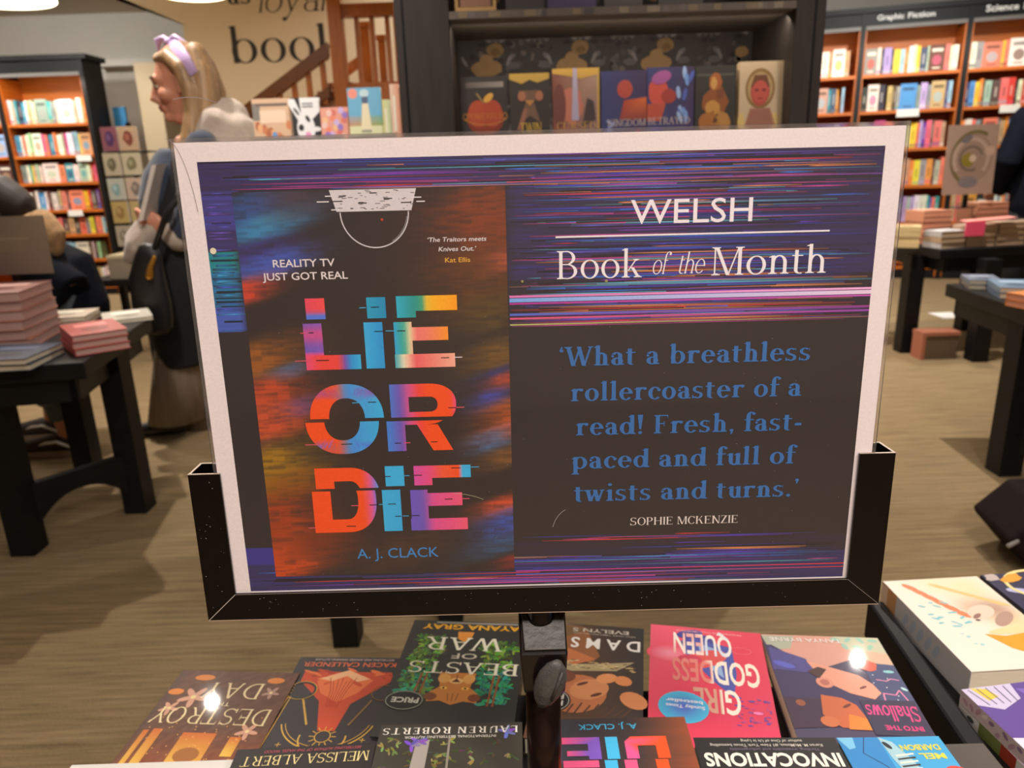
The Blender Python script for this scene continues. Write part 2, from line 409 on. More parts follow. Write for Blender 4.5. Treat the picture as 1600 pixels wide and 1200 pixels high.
    if ch == 'Z': dg(.03, 0, .46, 1, S * 1.1); P.append([(.05, 1), (.6, 1), (.6, 1 - h), (.09, 1 - h), (.05, .76)]); P.append([(0, 0), (.6, 0), (.63, .26), (.58, h), (0, h)]); return P, .68
    if ch in 'WV':
        w = .52
        dg(0, 1, w * .5 - S * .3, 0, S); dg(w * .5, 0, w, 1, h * 1.3); sf(0, 1, S)
        if ch == 'W': dg(w * .82, 1, w * 1.32 - S * .3, 0, S); dg(w * 1.32, 0, w * 1.82, 1, h * 1.3); sf(w * 1.82, 1, h); return P, w * 1.82 + .14
        sf(w, 1, h); return P, w + .14
    if ch == 'A': dg(.0, 0, .30, 1, h * 1.3); dg(.58, 0, .30, 1, S); P.append([(.14, .33), (.54, .33), (.54, .33 + h), (.14, .33 + h)]); sf(0, 0, h); sf(.58, 0, S); return P, .82
    if ch in 'YX': dg(.0, 1, .26, .45, S); dg(.30, .45, .56, 1, h * 1.3); st(.28, 0, .48); sf(.28, 0); sf(0, 1, S); sf(.56, 1, h); return P, .74
    P.append([(0, 0), (.4, 0), (.4, .7), (0, .7)]); return P, .5
def serif(txt, S=0.13, h=0.045, sl=0.07, slant=0.0, track=0.0):
    out = []; x = 0.0
    for ch in txt:
        ps, adv = _glyph(ch, S, h, sl)
        out += [[(px + x + slant * py, py) for px, py in p] for p in ps]
        x += adv + track + 0.035
    return out
def fit(polys, x0, x1, y0, cap=None, y1=None, shear=0.0):
    """scale lettering so it spans x0..x1 on base line y0 with the given capital height"""
    xs = [p[0] for q in polys for p in q]; a, b = min(xs), max(xs); k = (x1 - x0) / max(b - a, 1e-6)
    sy = cap if cap is not None else k
    return [[(x0 + (p[0] - a) * k + shear * p[1] * sy, y0 + p[1] * sy) for p in q] for q in polys]
INTER_CAP = 0.73
class Art:
    """flat print in millimetres on a rectangle: adds coloured polygons to a mesh builder through a frame"""
    def __init__(self, mb, M, step=0.00010):
        self.mb = mb; self.M = M; self.step = step; self.k = 0
    def _p(self, p, lv): return self.M @ Vector((p[0] / 1000.0, p[1] / 1000.0, lv * self.step))
    def poly(self, pts, col, lv=1, cols=None):
        self.k += 1; lv = lv + (self.k % 32) * 0.03
        a = sum(pts[i][0] * pts[(i + 1) % len(pts)][1] - pts[(i + 1) % len(pts)][0] * pts[i][1] for i in range(len(pts)))
        if a < 0:
            pts = pts[::-1]; cols = cols[::-1] if cols else None
        self.mb.poly([self._p(p, lv) for p in pts], col, cols)
    def rect(self, x0, y0, x1, y1, col, lv=1, cols=None): self.poly([(x0, y0), (x1, y0), (x1, y1), (x0, y1)], col, lv, cols)
    def ell(self, cx, cy, rx, ry, col, lv=1, n=20, rot=0.0, jag=0.0, edge=None):
        c, s = math.cos(rot), math.sin(rot); pts = []
        for i in range(n):
            a = 2 * math.pi * i / n; q = 1 + (random.uniform(-jag, jag) if jag else 0)
            x, y = rx * q * math.cos(a), ry * q * math.sin(a); pts.append((cx + x * c - y * s, cy + x * s + y * c))
        if edge is None and not jag: self.poly(pts, col, lv)
        else:
            for i in range(n):
                self.poly([(cx, cy), pts[i], pts[(i + 1) % n]], col, lv, [col, edge or col, edge or col])
    def line(self, pts, w, col, lv=1):
        for (x0, y0), (x1, y1) in zip(pts[:-1], pts[1:]):
            d = math.hypot(x1 - x0, y1 - y0) or 1; nx, ny = -(y1 - y0) / d * w / 2, (x1 - x0) / d * w / 2
            self.poly([(x0 - nx, y0 - ny), (x1 - nx, y1 - ny), (x1 + nx, y1 + ny), (x0 + nx, y0 + ny)], col, lv)
    def arc(self, cx, cy, rx, ry, a0, a1, w, col, lv=1, n=24):
        self.line([(cx + rx * math.cos(math.radians(a0 + (a1 - a0) * i / n)), cy + ry * math.sin(math.radians(a0 + (a1 - a0) * i / n))) for i in range(n + 1)], w, col, lv)
    def text(self, polys, x0, x1, y0, cap, col, lv=3, shear=0.0, sansfont=False, colf=None):
        for i, q in enumerate(fit(polys, x0, x1, y0, cap / (INTER_CAP if sansfont else 1.0), shear=shear)):
            self.poly(q, col, lv, [colf(*p) for p in q] if colf else None)
    def s(self, txt, x0, x1, y0, cap, col, lv=3, bold=0.0, shear=0.0, colf=None): self.text(sans(txt, bold), x0, x1, y0, cap, col, lv, shear, True, colf)
    def r(self, txt, x0, x1, y0, cap, col, lv=3, **k): self.text(serif(txt, **k), x0, x1, y0, cap, col, lv)
    def grid(self, x0, y0, x1, y1, nx, ny, fn, lv=0):
        us = np.linspace(0, 1, nx + 1); vs = np.linspace(0, 1, ny + 1)
        U, V = np.meshgrid(us, vs); C = np.clip(fn(U, V), 0, 255)
        C = (C / 255.0); C = np.where(C <= 0.04045, C / 12.92, ((C + 0.055) / 1.055) ** 2.4)
        mb = self.mb; i0 = len(mb.v)
        for j in range(ny + 1):
            for i in range(nx + 1):
                mb.v.append(tuple(self._p((x0 + (x1 - x0) * us[i], y0 + (y1 - y0) * vs[j]), lv)))
        k = nx + 1
        for j in range(ny):
            for i in range(nx):
                a = i0 + j * k + i
                q = [(j, i), (j, i + 1), (j + 1, i + 1), (j + 1, i)]
                f = (a, a + 1, a + k + 1, a + k)
                if (x1 - x0) * (y1 - y0) < 0: f = f[::-1]; q = q[::-1]
                mb.f.append(f); mb.c.extend([tuple(C[t]) for t in q])
def clip(poly, axis, val, keep_less):
    out = []; n = len(poly)
    for i in range(n):
        a, b = poly[i], poly[(i + 1) % n]
        ia = (a[axis] <= val) == keep_less; ib = (b[axis] <= val) == keep_less
        if ia: out.append(a)
        if ia != ib:
            t = (val - a[axis]) / (b[axis] - a[axis]); out.append((a[0] + (b[0] - a[0]) * t, a[1] + (b[1] - a[1]) * t))
    return out
# ================================================================== the room
struct('floor', MB().box(-7.5, 6.5, -3.2, 9.2, -0.05, 0.0), M_CARPET)
struct('ceiling', MB().box(-7.5, 6.5, -3.2, 9.2, CEIL, CEIL + 0.08), M_CEIL)
struct('wall_left', MB().box(-7.6, -7.5, -3.2, 9.2, 0, CEIL), M_WALL)
struct('wall_right', MB().box(6.5, 6.6, -3.2, 9.2, 0, CEIL), M_WALL)
struct('wall_back', MB().box(-7.5, 6.5, 8.35, 8.5, 0, CEIL), M_WALLG)
struct('wall_front', MB().box(-7.5, 6.5, -3.3, -3.2, 0, CEIL), M_WALL)
# the lettered staircase wall, its upper left corner cut on the slant
SWY = 6.3
_p1, _p2 = ony(285, 37, SWY), ony(206, 0, SWY)
_sw = [(_p1.x, SWY, 0), (2.1, SWY, 0), (2.1, SWY, CEIL), (_p2.x - 0.9, SWY, CEIL), (_p2.x - 0.9, SWY, _p2.z + 0.38), (_p1.x, SWY, _p1.z)]
struct('wall_stairs', MB().prism(_sw, (0, 0.18, 0)), M_WALL)
_c0, _c1 = ony(208, 100, 7.8), ony(243, 100, 7.8)
struct('trim_column', MB().box(_c0.x, _c1.x, 7.8, 8.35, 0, ony(208, 98, 7.8).z), M_WALL)
struct('trim_header', MB().box(ony(150, 97, 8.2).x, ony(285, 97, 8.2).x, 8.15, 8.35, ony(220, 103, 8.2).z, ony(220, 92, 8.2).z), M_WALLG)
struct('baseboard_back', MB().box(-7.5, 6.5, 8.33, 8.35, 0, 0.11), M_BLACKW)

# lettering on the staircase wall
def wall_word(polys, x0px, x1px, ybpx, cappx, name, label, **kw):
    mb = MB(); a, b = ony(x0px, ybpx, SWY), ony(x1px, ybpx, SWY); k = ony(x0px, ybpx - cappx, SWY).z - a.z
    o = thing(name, label, 'wall lettering', (a.x, SWY - 0.004, a.z))
    allp = serif(polys, **kw); xs = [p[0] for q in allp for p in q]; lo, hi = min(xs), max(xs); x = 0.0
    for ch in polys:
        ps, adv = _glyph(ch, kw['S'], kw['h'], kw['sl']); mb = MB()
        for n_, q in enumerate(ps): mb.poly([(((p[0] + x + kw.get('slant', 0) * p[1]) - lo) / (hi - lo) * (b.x - a.x), -n_ * .00001, p[1] * k) for p in q], (34, 30, 28))
        mb.build('letter', mat('black_wall_vinyl', attr=True, rough=0.7), o); x += adv + .035
wall_word('book', 363, 540, 99, 56, 'wall_lettering', 'large black word book painted on the beige staircase wall', S=0.12, h=0.03, sl=0.05)
wall_word('loyal', 404, 516, 20, 42, 'wall_lettering', 'slanted black word loyal painted high on the staircase wall', S=0.07, h=0.03, sl=0.03, slant=.22)
wall_word('as', 357, 392, 7, 32, 'wall_lettering', 'small bold black word as at the top of the staircase wall', S=0.16, h=0.06, sl=0.05)

# ================================================================== the poster and its stand
P_TL = Vector((-0.189, 0.448, 1.1379))
_lean, _rl = math.radians(1.718), math.radians(-0.505)
_up = Vector((0, math.sin(_lean), math.cos(_lean)))
P_A = Vector((1, 0, 0)) * math.cos(_rl) + _up * math.sin(_rl)
P_B = Vector((-1, 0, 0)) * math.sin(_rl) + _up * math.cos(_rl)
P_N = P_A.cross(P_B)                       # towards the viewer
PM = Matrix(((P_A.x, P_B.x, P_N.x, P_TL.x), (P_A.y, P_B.y, P_N.y, P_TL.y), (P_A.z, P_B.z, P_N.z, P_TL.z), (0, 0, 0, 1)))
def pl(u, v, w=0.0): return PM @ Vector((u / 1000, -v / 1000, w / 1000))
poster = thing('poster', 'book of the month poster with white border and striped dark print', 'poster', pl(210, 296))
def streak_palette():
    return random.choice([(70, 70, 190), (90, 60, 170), (120, 60, 170), (60, 110, 210), (190, 70, 150), (200, 60, 70), (90, 170, 200), (210, 130, 90), (60, 60, 150), (100, 90, 200), (40, 36, 50), (36, 32, 40), (30, 28, 40)])
def poster_print():
    mb = MB(); M = PM.copy()
    a = Art(mb, M, 0.00004)
    # white sheet (front, edges and back)
    mb.box(0, 0.42, -0.297, 0, -0.0012, -0.00002, (236, 222, 224), M)
    D = (52, 44, 47)
    def V(v): return -v
    def R(u0, v0, u1, v1, col, lv, cols=None): a.rect(u0, -v1, u1, -v0, col, lv, cols)
    def ground(U, Vv):
        u = 12 + 397 * U; v = 11 + 276 * Vv
        C = np.zeros(U.shape + (3,)); C[...] = D
        def add(wt, col):
            wt = np.clip(wt, 0, 1)[..., None]; C[...] = C * (1 - wt) + np.array(col) * wt
        row = RNG.rand(U.shape[0], 1); row2 = RNG.rand(U.shape[0], 14); seg = np.repeat(row2, U.shape[1] // 14 + 1, axis=1)[:, :U.shape[1]]
        nz = 0.5 * row + 0.5 * seg
        add((v < 28) * (0.45 + 0.5 * nz), (62, 52, 112))
        add((v < 28) * (u > 190) * 0.45 * nz, (60, 48, 60))
        add(((v >= 28) & (v < 62) & (u < 31)) * (0.5 + 0.5 * nz), (72, 70, 160))
        add(((v >= 50) & (v < 62) & (u < 31)) * 0.5, (56, 44, 80))
        add(((v >= 62.6) & (v < 111) & (u < 30.5)) * (0.55 + 0.45 * nz), (40, 130, 190))
        add(((v >= 62.6) & (v < 75) & (u < 30.5)) * 0.7, (30, 140, 140))
        add(((v >= 96) & (v < 111) & (u < 30.5)) * 0.7, (86, 84, 190))
        add(((v > 255) & (v < 268) & (u < 31)) * 0.85, (64, 58, 156))
        add((v >= 268) * (0.35 + 0.5 * nz), (60, 56, 126))
        add(((u > 188) & (v > 28) & (v < 84)) * (0.25 + 0.6 * nz) * np.clip((u - 188) / 12 + .4, 0, 1), (62, 54, 116))
        add(((u > 188) & (v > 84) & (v < 112)) * 0.5 * nz, (52, 46, 84))
        add(((u > 188) & (v > 255)) * (0.35 * nz), (58, 50, 110))
        return C
    a.grid(12, -11, 409, -286.8, 84, 276, ground, 1)
    # glitch streaks: each a quad fading out at both ends
    def streaks(n, u0, u1, v0, v1, th=(0.25, 1.0), ln=(0.1, 0.9), pal=None, lv=2):
        for _ in range(n):
            v = random.uniform(v0, v1); t = random.uniform(*th); L = (u1 - u0) * random.uniform(*ln); s = random.uniform(u0, max(u0, u1 - L)); e = min(u1, s + L)
            c = (pal or streak_palette)(); m1 = s + (e - s) * random.uniform(.1, .6)
            k = tuple(c[i] * .35 + D[i] * .65 for i in range(3))
            a.rect(s, -v - t, m1, -v, c, lv, [k, c, c, k]); a.rect(m1, -v - t, e, -v, c, lv, [c, k, k, c])
    streaks(60, 12, 409, 11, 28, ln=(.05, .5))
    streaks(300, 189, 409, 12, 84, ln=(.05, .7))
    streaks(110, 189, 409, 84, 111, th=(.3, 1.2), ln=(.2, 1))
    streaks(14, 12, 31, 28, 62, ln=(.4, 1), pal=lambda: random.choice([(90, 90, 200), (60, 60, 160), (110, 80, 190), (50, 44, 90)])); streaks(30, 12.5, 30.3, 63, 110, th=(.3, 1.4), ln=(.6, 1), pal=lambda: random.choice([(60, 160, 220), (30, 50, 70), (40, 110, 170), (20, 40, 60), (70, 90, 200)]))
    streaks(70, 12, 409, 266, 286, ln=(.05, .5)); streaks(26, 189, 409, 250, 270, ln=(.1, .6))
    for v, t, c0, c1 in ((92.5, 1.3, (225, 120, 190), (240, 170, 220)), (94.2, 2.4, (120, 170, 240), (235, 205, 235)), (97, 1.0, (190, 60, 160), (200, 90, 190)), (103.5, 1.3, (90, 110, 210), (150, 60, 140)), (106, 1.2, (220, 90, 130), (150, 70, 170)), (110, .8, (190, 190, 110), (120, 80, 90)), (26, .6, (200, 90, 110), (120, 70, 150)), (276.5, .7, (190, 70, 170), (220, 60, 60)), (279, .6, (90, 120, 230), (210, 60, 60))):
        R(190, v, 409, v + t, c0, 3, [c0, c1, c1, c0])
    # the pictured book cover
    def cover(U, Vv):
        C = np.zeros(U.shape + (3,)); C[...] = (52, 43, 44)
        ny, nx = U.shape
        base = RNG.rand(ny, nx // 6 + 2); fine = np.repeat(base, 6, axis=1)[:, :nx]
        fine = 0.5 * fine + 0.25 * np.roll(fine, 1, 0) + 0.25 * np.roll(fine, 3, 1)
        def bl(cx, cy, sx, sy, col, amt=1.0, ang=-16):
            sx *= .66
            t = math.radians(ang); du = (U - cx) * 1.0; dv = (Vv - cy) * 1.55
            p = du * math.cos(t) + dv * math.sin(t); q = -du * math.sin(t) + dv * math.cos(t)
            w = amt * np.exp(-(p / sx) ** 2 - (q / (sy * 1.55)) ** 4) * (0.45 + 0.95 * fine)
            w = np.clip(w, 0, 1)[..., None]; C[...] = C * (1 - w) + np.array(col) * w
        bl(.08, .05, .30, .055, (52, 84, 150)); bl(.12, .08, .22, .03, (60, 140, 190)); bl(.05, .15, .25, .035, (62, 56, 120)); bl(.10, .175, .26, .03, (70, 90, 180))
        bl(.0, .235, .18, .03, (200, 70, 50)); bl(.22, .02, .2, .05, (84, 60, 60), .6)
        bl(.95, .08, .34, .10, (130, 62, 40)); bl(.9, .22, .30, .09, (100, 60, 36), .8); bl(1.0, .17, .12, .03, (176, 84, 60), .7); bl(.92, .30, .2, .05, (90, 70, 40), .8)
        bl(.0, .41, .3, .05, (150, 88, 40)); bl(.14, .435, .12, .02, (70, 110, 170), .8); bl(.02, .50, .26, .045, (190, 74, 44)); bl(.16, .53, .12, .025, (70, 72, 170), .8)
        bl(.04, .57, .26, .05, (196, 80, 50)); bl(.0, .635, .1, .02, (60, 40, 60), .8); bl(.02, .70, .30, .075, (160, 116, 34)); bl(.08, .74, .24, .04, (140, 80, 30), .7)
        bl(.02, .86, .30, .09, (160, 64, 34)); bl(.02, .96, .34, .06, (200, 74, 36)); bl(.2, .9, .22, .04, (110, 52, 34), .7)
        bl(.98, .40, .24, .04, (110, 80, 44)); bl(.96, .455, .18, .02, (56, 56, 110), .8); bl(1.0, .47, .14, .022, (190, 74, 50)); bl(.93, .52, .14, .03, (70, 74, 170), .8); bl(1.0, .55, .2, .035, (160, 80, 44)); bl(1.0, .60, .2, .025, (196, 90, 60)); bl(.92, .63, .14, .03, (80, 110, 160), .8); bl(1.0, .67, .2, .03, (130, 86, 50), .8)
        bl(1.0, .805, .22, .03, (214, 80, 50)); bl(1.0, .86, .22, .045, (64, 84, 170)); bl(.96, .92, .26, .03, (60, 90, 130), .7); bl(1.0, .97, .12, .02, (150, 50, 50), .7); bl(.55, .93, .3, .05, (84, 58, 46), .6)
        return C
    a.grid(30, -28.3, 189, -276.5, 130, 250, cover, 4)
    # camera dome drawing
    a.poly([(86.5, -28.4), (137.2, -28.4), (133.8, -40.8), (90, -40.8)], (214, 206, 212), 6)
    for _ in range(46):
        x = random.uniform(90, 134); y = -random.uniform(29, 40.3); a.rect(x, y, x + random.uniform(.4, 3.2), y + .35, (90, 80, 88), 7)
    for u, v, w in ((84, 31.5, 4), (79, 34.6, 7), (87, 39.3, 5), (134, 33.2, 6), (137, 35.6, 5)): R(u, v, u + w, v + .6, (230, 224, 230), 7)
    for u, v, w in ((92, 31.6, 4), (110, 30.2, 4), (103, 35.8, 5), (118, 33.5, 5), (128, 36, 6), (88, 34.5, 6)): R(u, v, u + w, v + .6, (40, 36, 38), 8)
    a.arc(112, -41.3, 20, 20.6, 180, 360, .7, (206, 200, 206), 6, 30); a.arc(112, -41.3, 19.2, 19.6, 300, 352, .6, (120, 116, 120), 6, 14)
    a.ell(116.3, -45.8, .8, .8, (190, 60, 50), 7)
    # small words
    WH = (226, 214, 218)
    a.s('REALITY TV', 49.6, 86.4, -72.1, 4.6, WH, 7, .012); a.s('JUST GOT REAL', 42.6, 93.6, -79.8, 4.6, WH, 7, .012)
    a.s('\u2018The Traitors meets', 142, 177, -59.4, 2.7, WH, 7, .01, .18); a.s('Knives Out.\u2019', 148.6, 170.6, -65.0, 2.7, WH, 7, .01, .18); a.s('Kat Ellis', 152.2, 167.2, -71.6, 2.9, (230, 170, 70), 7, .01)
    a.s('A. J. CLACK', 85.2, 139.0, -264.6, 7.4, (62, 130, 196), 7, .004)
    # the title, sliced and shaded
    def ramp(stops):
        def f(t):
            for (t0, c0), (t1, c1) in zip(stops[:-1], stops[1:]):
                if t <= t1: k = max(0, min(1, (t - t0) / max(t1 - t0, 1e-6))); return tuple(c0[i] + (c1[i] - c0[i]) * k for i in range(3))
            return stops[-1][1]
        return f
    PK, RD, OR, BL, PU, LB, YE, GR, PE = (232, 78, 130), (238, 72, 66), (244, 82, 34), (44, 150, 220), (112, 88, 186), (60, 178, 232), (250, 178, 40), (60, 160, 130), (246, 176, 156)
    def shade(polys, x0, x1, fx, fy=None, y0=0, y1=1, lv=7):
        N = 14
        for q in polys:
            xs = [p[0] for p in q]; lo, hi = min(xs), max(xs); n = max(1, int((hi - lo) / (x1 - x0) * N + .5))
            for k in range(n):
                s = clip(clip(q, 0, lo + (hi - lo) * k / n, False), 0, lo + (hi - lo) * (k + 1) / n, True) if n > 1 else q
                if len(s) < 3: continue
                cs = []
                for p in s:
                    c = fx((p[0] - x0) / (x1 - x0))
                    if fy:
                        w, c2 = fy((p[1] - y0) / (y1 - y0)); c = tuple(c[i] * (1 - w) + c2[i] * w for i in range(3))
                    cs.append(c)
                a.poly([(p[0], -p[1]) for p in s], c, lv, cs)
    def rects(*rs): return [[(x0, y0), (x1, y0), (x1, y1), (x0, y1)] for x0, y0, x1, y1 in rs]
    def rows(x0, y0, x1, y1, n): return [[(x0, y0 + (y1 - y0) * k / n), (x1, y0 + (y1 - y0) * k / n), (x1, y0 + (y1 - y0) * (k + 1) / n), (x0, y0 + (y1 - y0) * (k + 1) / n)] for k in range(n)]
    # LIE
    shade(rows(66.5, 91.2, 78.2, 104, 6), 66.5, 78.2, ramp([(0, (230, 72, 100)), (1, (240, 80, 80))]), lambda t: ((0, BL) if t < .62 else (min(1, (t - .62) * 5), (90, 120, 220))), 91, 104)
    shade(rows(63.8, 106.5, 75.2, 126.4, 8), 63.8, 75.2, ramp([(0, PU), (1, (130, 90, 190))]), lambda t: (.75 * math.exp(-((t - .35) / .25) ** 2) + (1 if t > .9 else 0), PK), 106.5, 126.4)
    shade(rows(63.8, 126.4, 97.6, 135.6, 4), 63.8, 97.6, ramp([(0, PK), (.25, RD), (.6, RD), (.72, PU), (.82, BL), (1, LB)]))
    shade(rects((103.5, 91.4, 115, 104.2)), 103, 115, ramp([(0, (40, 160, 200)), (1, (34, 140, 190))])); shade(rects((100.8, 106.6, 112.2, 135.5)), 100, 112, ramp([(0, LB), (1, BL)]))
    e1 = ramp([(0, (48, 176, 208)), (.28, (44, 150, 150)), (.42, GR), (.50, (230, 190, 60)), (.6, YE), (1, (250, 160, 30))])
    shade(rects((121.5, 91.1, 158.2, 100.3), (121.5, 100.3, 133, 104.3)), 121.5, 158.2, e1)
    e2 = ramp([(0, (50, 170, 220)), (.18, (60, 170, 150)), (.30, (246, 220, 170)), (.4, (240, 120, 120)), (.62, (240, 130, 110)), (1, (250, 150, 50))])
    shade(rects((119, 106.9, 130, 110.3), (119, 110.3, 152, 118.6), (119, 118.6, 130, 127)), 119, 152, e2)
    shade(rects((118.6, 127, 155.6, 135.6)), 118.6, 155.6, ramp([(0, (60, 170, 190)), (.16, (246, 226, 190)), (.35, (238, 100, 104)), (.6, (240, 130, 120)), (1, PE)]))
    # OR
    O = _ring(86.1, 168, 23.2, 23.0, 11.9, 9.2, 0, 360, 56, 2.25)
    oc = ramp([(0, OR), (.33, OR), (.36, (240, 84, 40)), (.52, (70, 150, 225)), (1, LB)])
    for up in (True, False):
        ps = [clip(q, 1, 167.4 if up else 169.6, up) for q in O]; ps = [[(x + (0 if up else -3.4), y) for x, y in q] for q in ps if len(q) >= 3]
        shade(ps, 62.9, 109.2, oc, (lambda t: (.8 * max(0, 1 - abs(t - .12) / .10), (150, 80, 180))) if up else (lambda t: (.85 * max(0, min(1, (t - .82) * 14)) * (1 if t < .93 else .2), (90, 110, 220))), 145, 191)
    Rr = rects((113.8, 146, 125.4, 190), (125.4, 146, 138, 154.4), (125.4, 164.2, 138, 172.6)) + _ring(138, 159.3, 17, 13.3, 11.6, 8.4, -90, 90, 24, 2.3) + [[(133, 172.6), (146, 172.6), (155.2, 190), (142.6, 190)]]
    rc = ramp([(0, (70, 130, 220)), (.18, PU), (.34, (226, 84, 140)), (.46, RD), (.58, OR), (.92, OR), (1, PK)])
    for up in (True, False):
        ps = [clip(q, 1, 167.6 if up else 170, up) for q in Rr]; ps = [[(x + (0 if up else -3.2), y) for x, y in q] for q in ps if len(q) >= 3]
        shade(ps, 112, 155, rc)
    # DIE
    Dd = rects((62.3, 200.4, 74.3, 245.4), (74.3, 200.4, 84, 209.6), (74.3, 236.2, 84, 245.4)) + _ring(84, 222.9, 19.6, 22.5, 11.8, 9.2, -90, 90, 32, 2.3)
    dc = ramp([(0, OR), (.74, OR), (.86, (226, 90, 150)), (.94, (130, 120, 220)), (1, LB)])
    for up in (True, False):
        ps = [clip(q, 1, 214.6 if up else 216.3, up) for q in Dd]; ps = [[(x + (0 if up else -3.0), y) for x, y in q] for q in ps if len(q) >= 3]
        shade(ps, 60, 103.6, dc)
    shade(rects((107.4, 200, 119.5, 213.8)), 105, 120, ramp([(0, LB), (1, LB)])); shade(rects((104.5, 216.3, 116.4, 245.3)), 104, 117, ramp([(0, LB), (1, (56, 170, 230))]))
    ec = ramp([(0, (214, 80, 170)), (.3, PK), (.5, (238, 90, 60)), (.8, OR), (.82, LB), (1, LB)])
    shade(rects((125.9, 200.3, 162.4, 208.8), (125.9, 208.8, 137.5, 213.7)), 125.9, 162.4, ec)
    ec2 = ramp([(0, (110, 90, 200)), (.22, PU), (.4, (222, 80, 150)), (1, (240, 90, 120))])
    shade(rects((122.8, 216.8, 134, 219.2), (122.8, 219.2, 156.3, 228.2), (122.8, 228.2, 134, 237), (122.2, 237, 159.2, 245.3)), 122, 160, ec2)
    for (u, v, w, c) in ((99, 97.3, 4, 0), (106, 97.1, 5, 1), (62, 112, 3, 2), (67, 111.9, 3, 1), (57, 129.4, 9, 2), (70, 129.3, 8, 1), (107, 112, 7, 1), (114, 111.9, 6, 0), (121, 112, 5, 1), (147, 129.5, 5, 1), (155, 129.4, 5, 3), (90, 157, 7, 0), (100, 156.8, 5, 1), (150, 161.7, 6, 1), (155, 161.6, 5, 2), (58, 184, 8, 2), (81, 184.1, 7, 1), (115, 184.3, 4, 1), (121, 184.2, 4, 2), (138, 184, 4, 1), (106, 206.7, 5, 1), (119, 206.5, 4, 0), (126, 206.4, 5, 1), (150, 202, 6, 1), (157, 201.7, 11, 0), (84, 226.4, 5, 2), (96, 226.2, 6, 1), (102, 226, 5, 0), (108, 225.9, 5, 1), (145, 223.4, 5, 1), (156, 223.4, 5, 2), (112, 234.6, 4, 1), (117, 234.5, 4, 0), (123, 234.4, 5, 1), (55, 241.4, 5, 2), (80, 240.8, 6, 1)):
        R(u, v, u + w, v + .55, [(70, 170, 220), (34, 30, 34), (226, 90, 110), (230, 216, 220)][c], 9)
    # right side words
    a.s('WELSH', 262.5, 334.2, -51.8, 14.6, (240, 230, 238), 7, .002)
    R(218.2, 57.9, 380.7, 58.9, (236, 228, 236), 7)
    B = dict(S=.105, h=.035, sl=.075)
    a.r('Book', 218.8, 269.7, -83.2, 16.6, (240, 232, 238), 7, **B)
    a.text(serif('of', S=.08, h=.035, sl=.03, slant=.22), 276.3, 287.5, -81.6, 12.5, (240, 232, 238), 7); a.text(serif('the', S=.08, h=.035, sl=.03, slant=.22), 292.0, 307.6, -81.6, 12.5, (240, 232, 238), 7)
    a.r('Month', 311.5, 380.4, -83.2, 16.6, (240, 232, 238), 7, **B)
    Q = dict(S=.17, h=.062, sl=.07); QB = (56, 108, 174)
    for t, u0, u1, vb in (('\u2018What a breathless', 220.0, 375, 137.1), ('rollercoaster of a', 227, 371.3, 159.8), ('read! Fresh, fast-', 230.2, 373, 182.4), ('paced and full of', 227.3, 371.8, 205.0), ('twists and turns.\u2019', 228.9, 374.4, 227.8)):
        a.r(t, u0, u1, vb * -1, 12.2, QB, 7, **Q)
    a.r('SOPHIE MCKENZIE', 265.7, 336.3, -245.5, 5.4, (226, 212, 208), 7, S=.13, h=.04, sl=.05)
    # specks of dried glue and scuffs
    for u, v, r_ in ((15.2, 61.6, 1.9), (198, 84, .8), (248.5, 85.0, .9)): a.ell(u, -v, r_, r_, (226, 216, 190) if r_ > 1 else (150, 146, 90), 9, 12)
    for _ in range(70):
        u, v = random.uniform(14, 405), random.uniform(90, 284); a.ell(u, -v, random.uniform(.12, .35), random.uniform(.1, .25), (150, 142, 146), 10, 6)
    a.arc(150, -254, 40, 34, 60, 88, .25, (190, 180, 150), 10, 10); a.arc(228, -252, 14, 20, 110, 160, .3, (170, 164, 164), 10, 8)
    return mb
poster_print().build('paper', M_POSTER, poster, world=True)
M_CLEAR = mat('clear_plastic', (245, 240, 240), 0.05, trans=0.95)
_cs = MB()
for u0, v0, u1, v1 in ((-2.2, -2.0, 0, 297), (420, -2.0, 422.2, 297), (-2.2, -2.2, 422.2, 0)): _cs.box(u0 / 1000, u1 / 1000, -v1 / 1000, -v0 / 1000, -0.0012, 0.0002, M=PM)
_cs.build('clear_sleeve', M_CLEAR, poster, world=True)
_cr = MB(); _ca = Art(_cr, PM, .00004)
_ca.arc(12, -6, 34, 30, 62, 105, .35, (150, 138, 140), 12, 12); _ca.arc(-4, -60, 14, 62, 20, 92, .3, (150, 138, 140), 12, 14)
_cr.build('sleeve_crease', M_POSTER, poster, world=True)

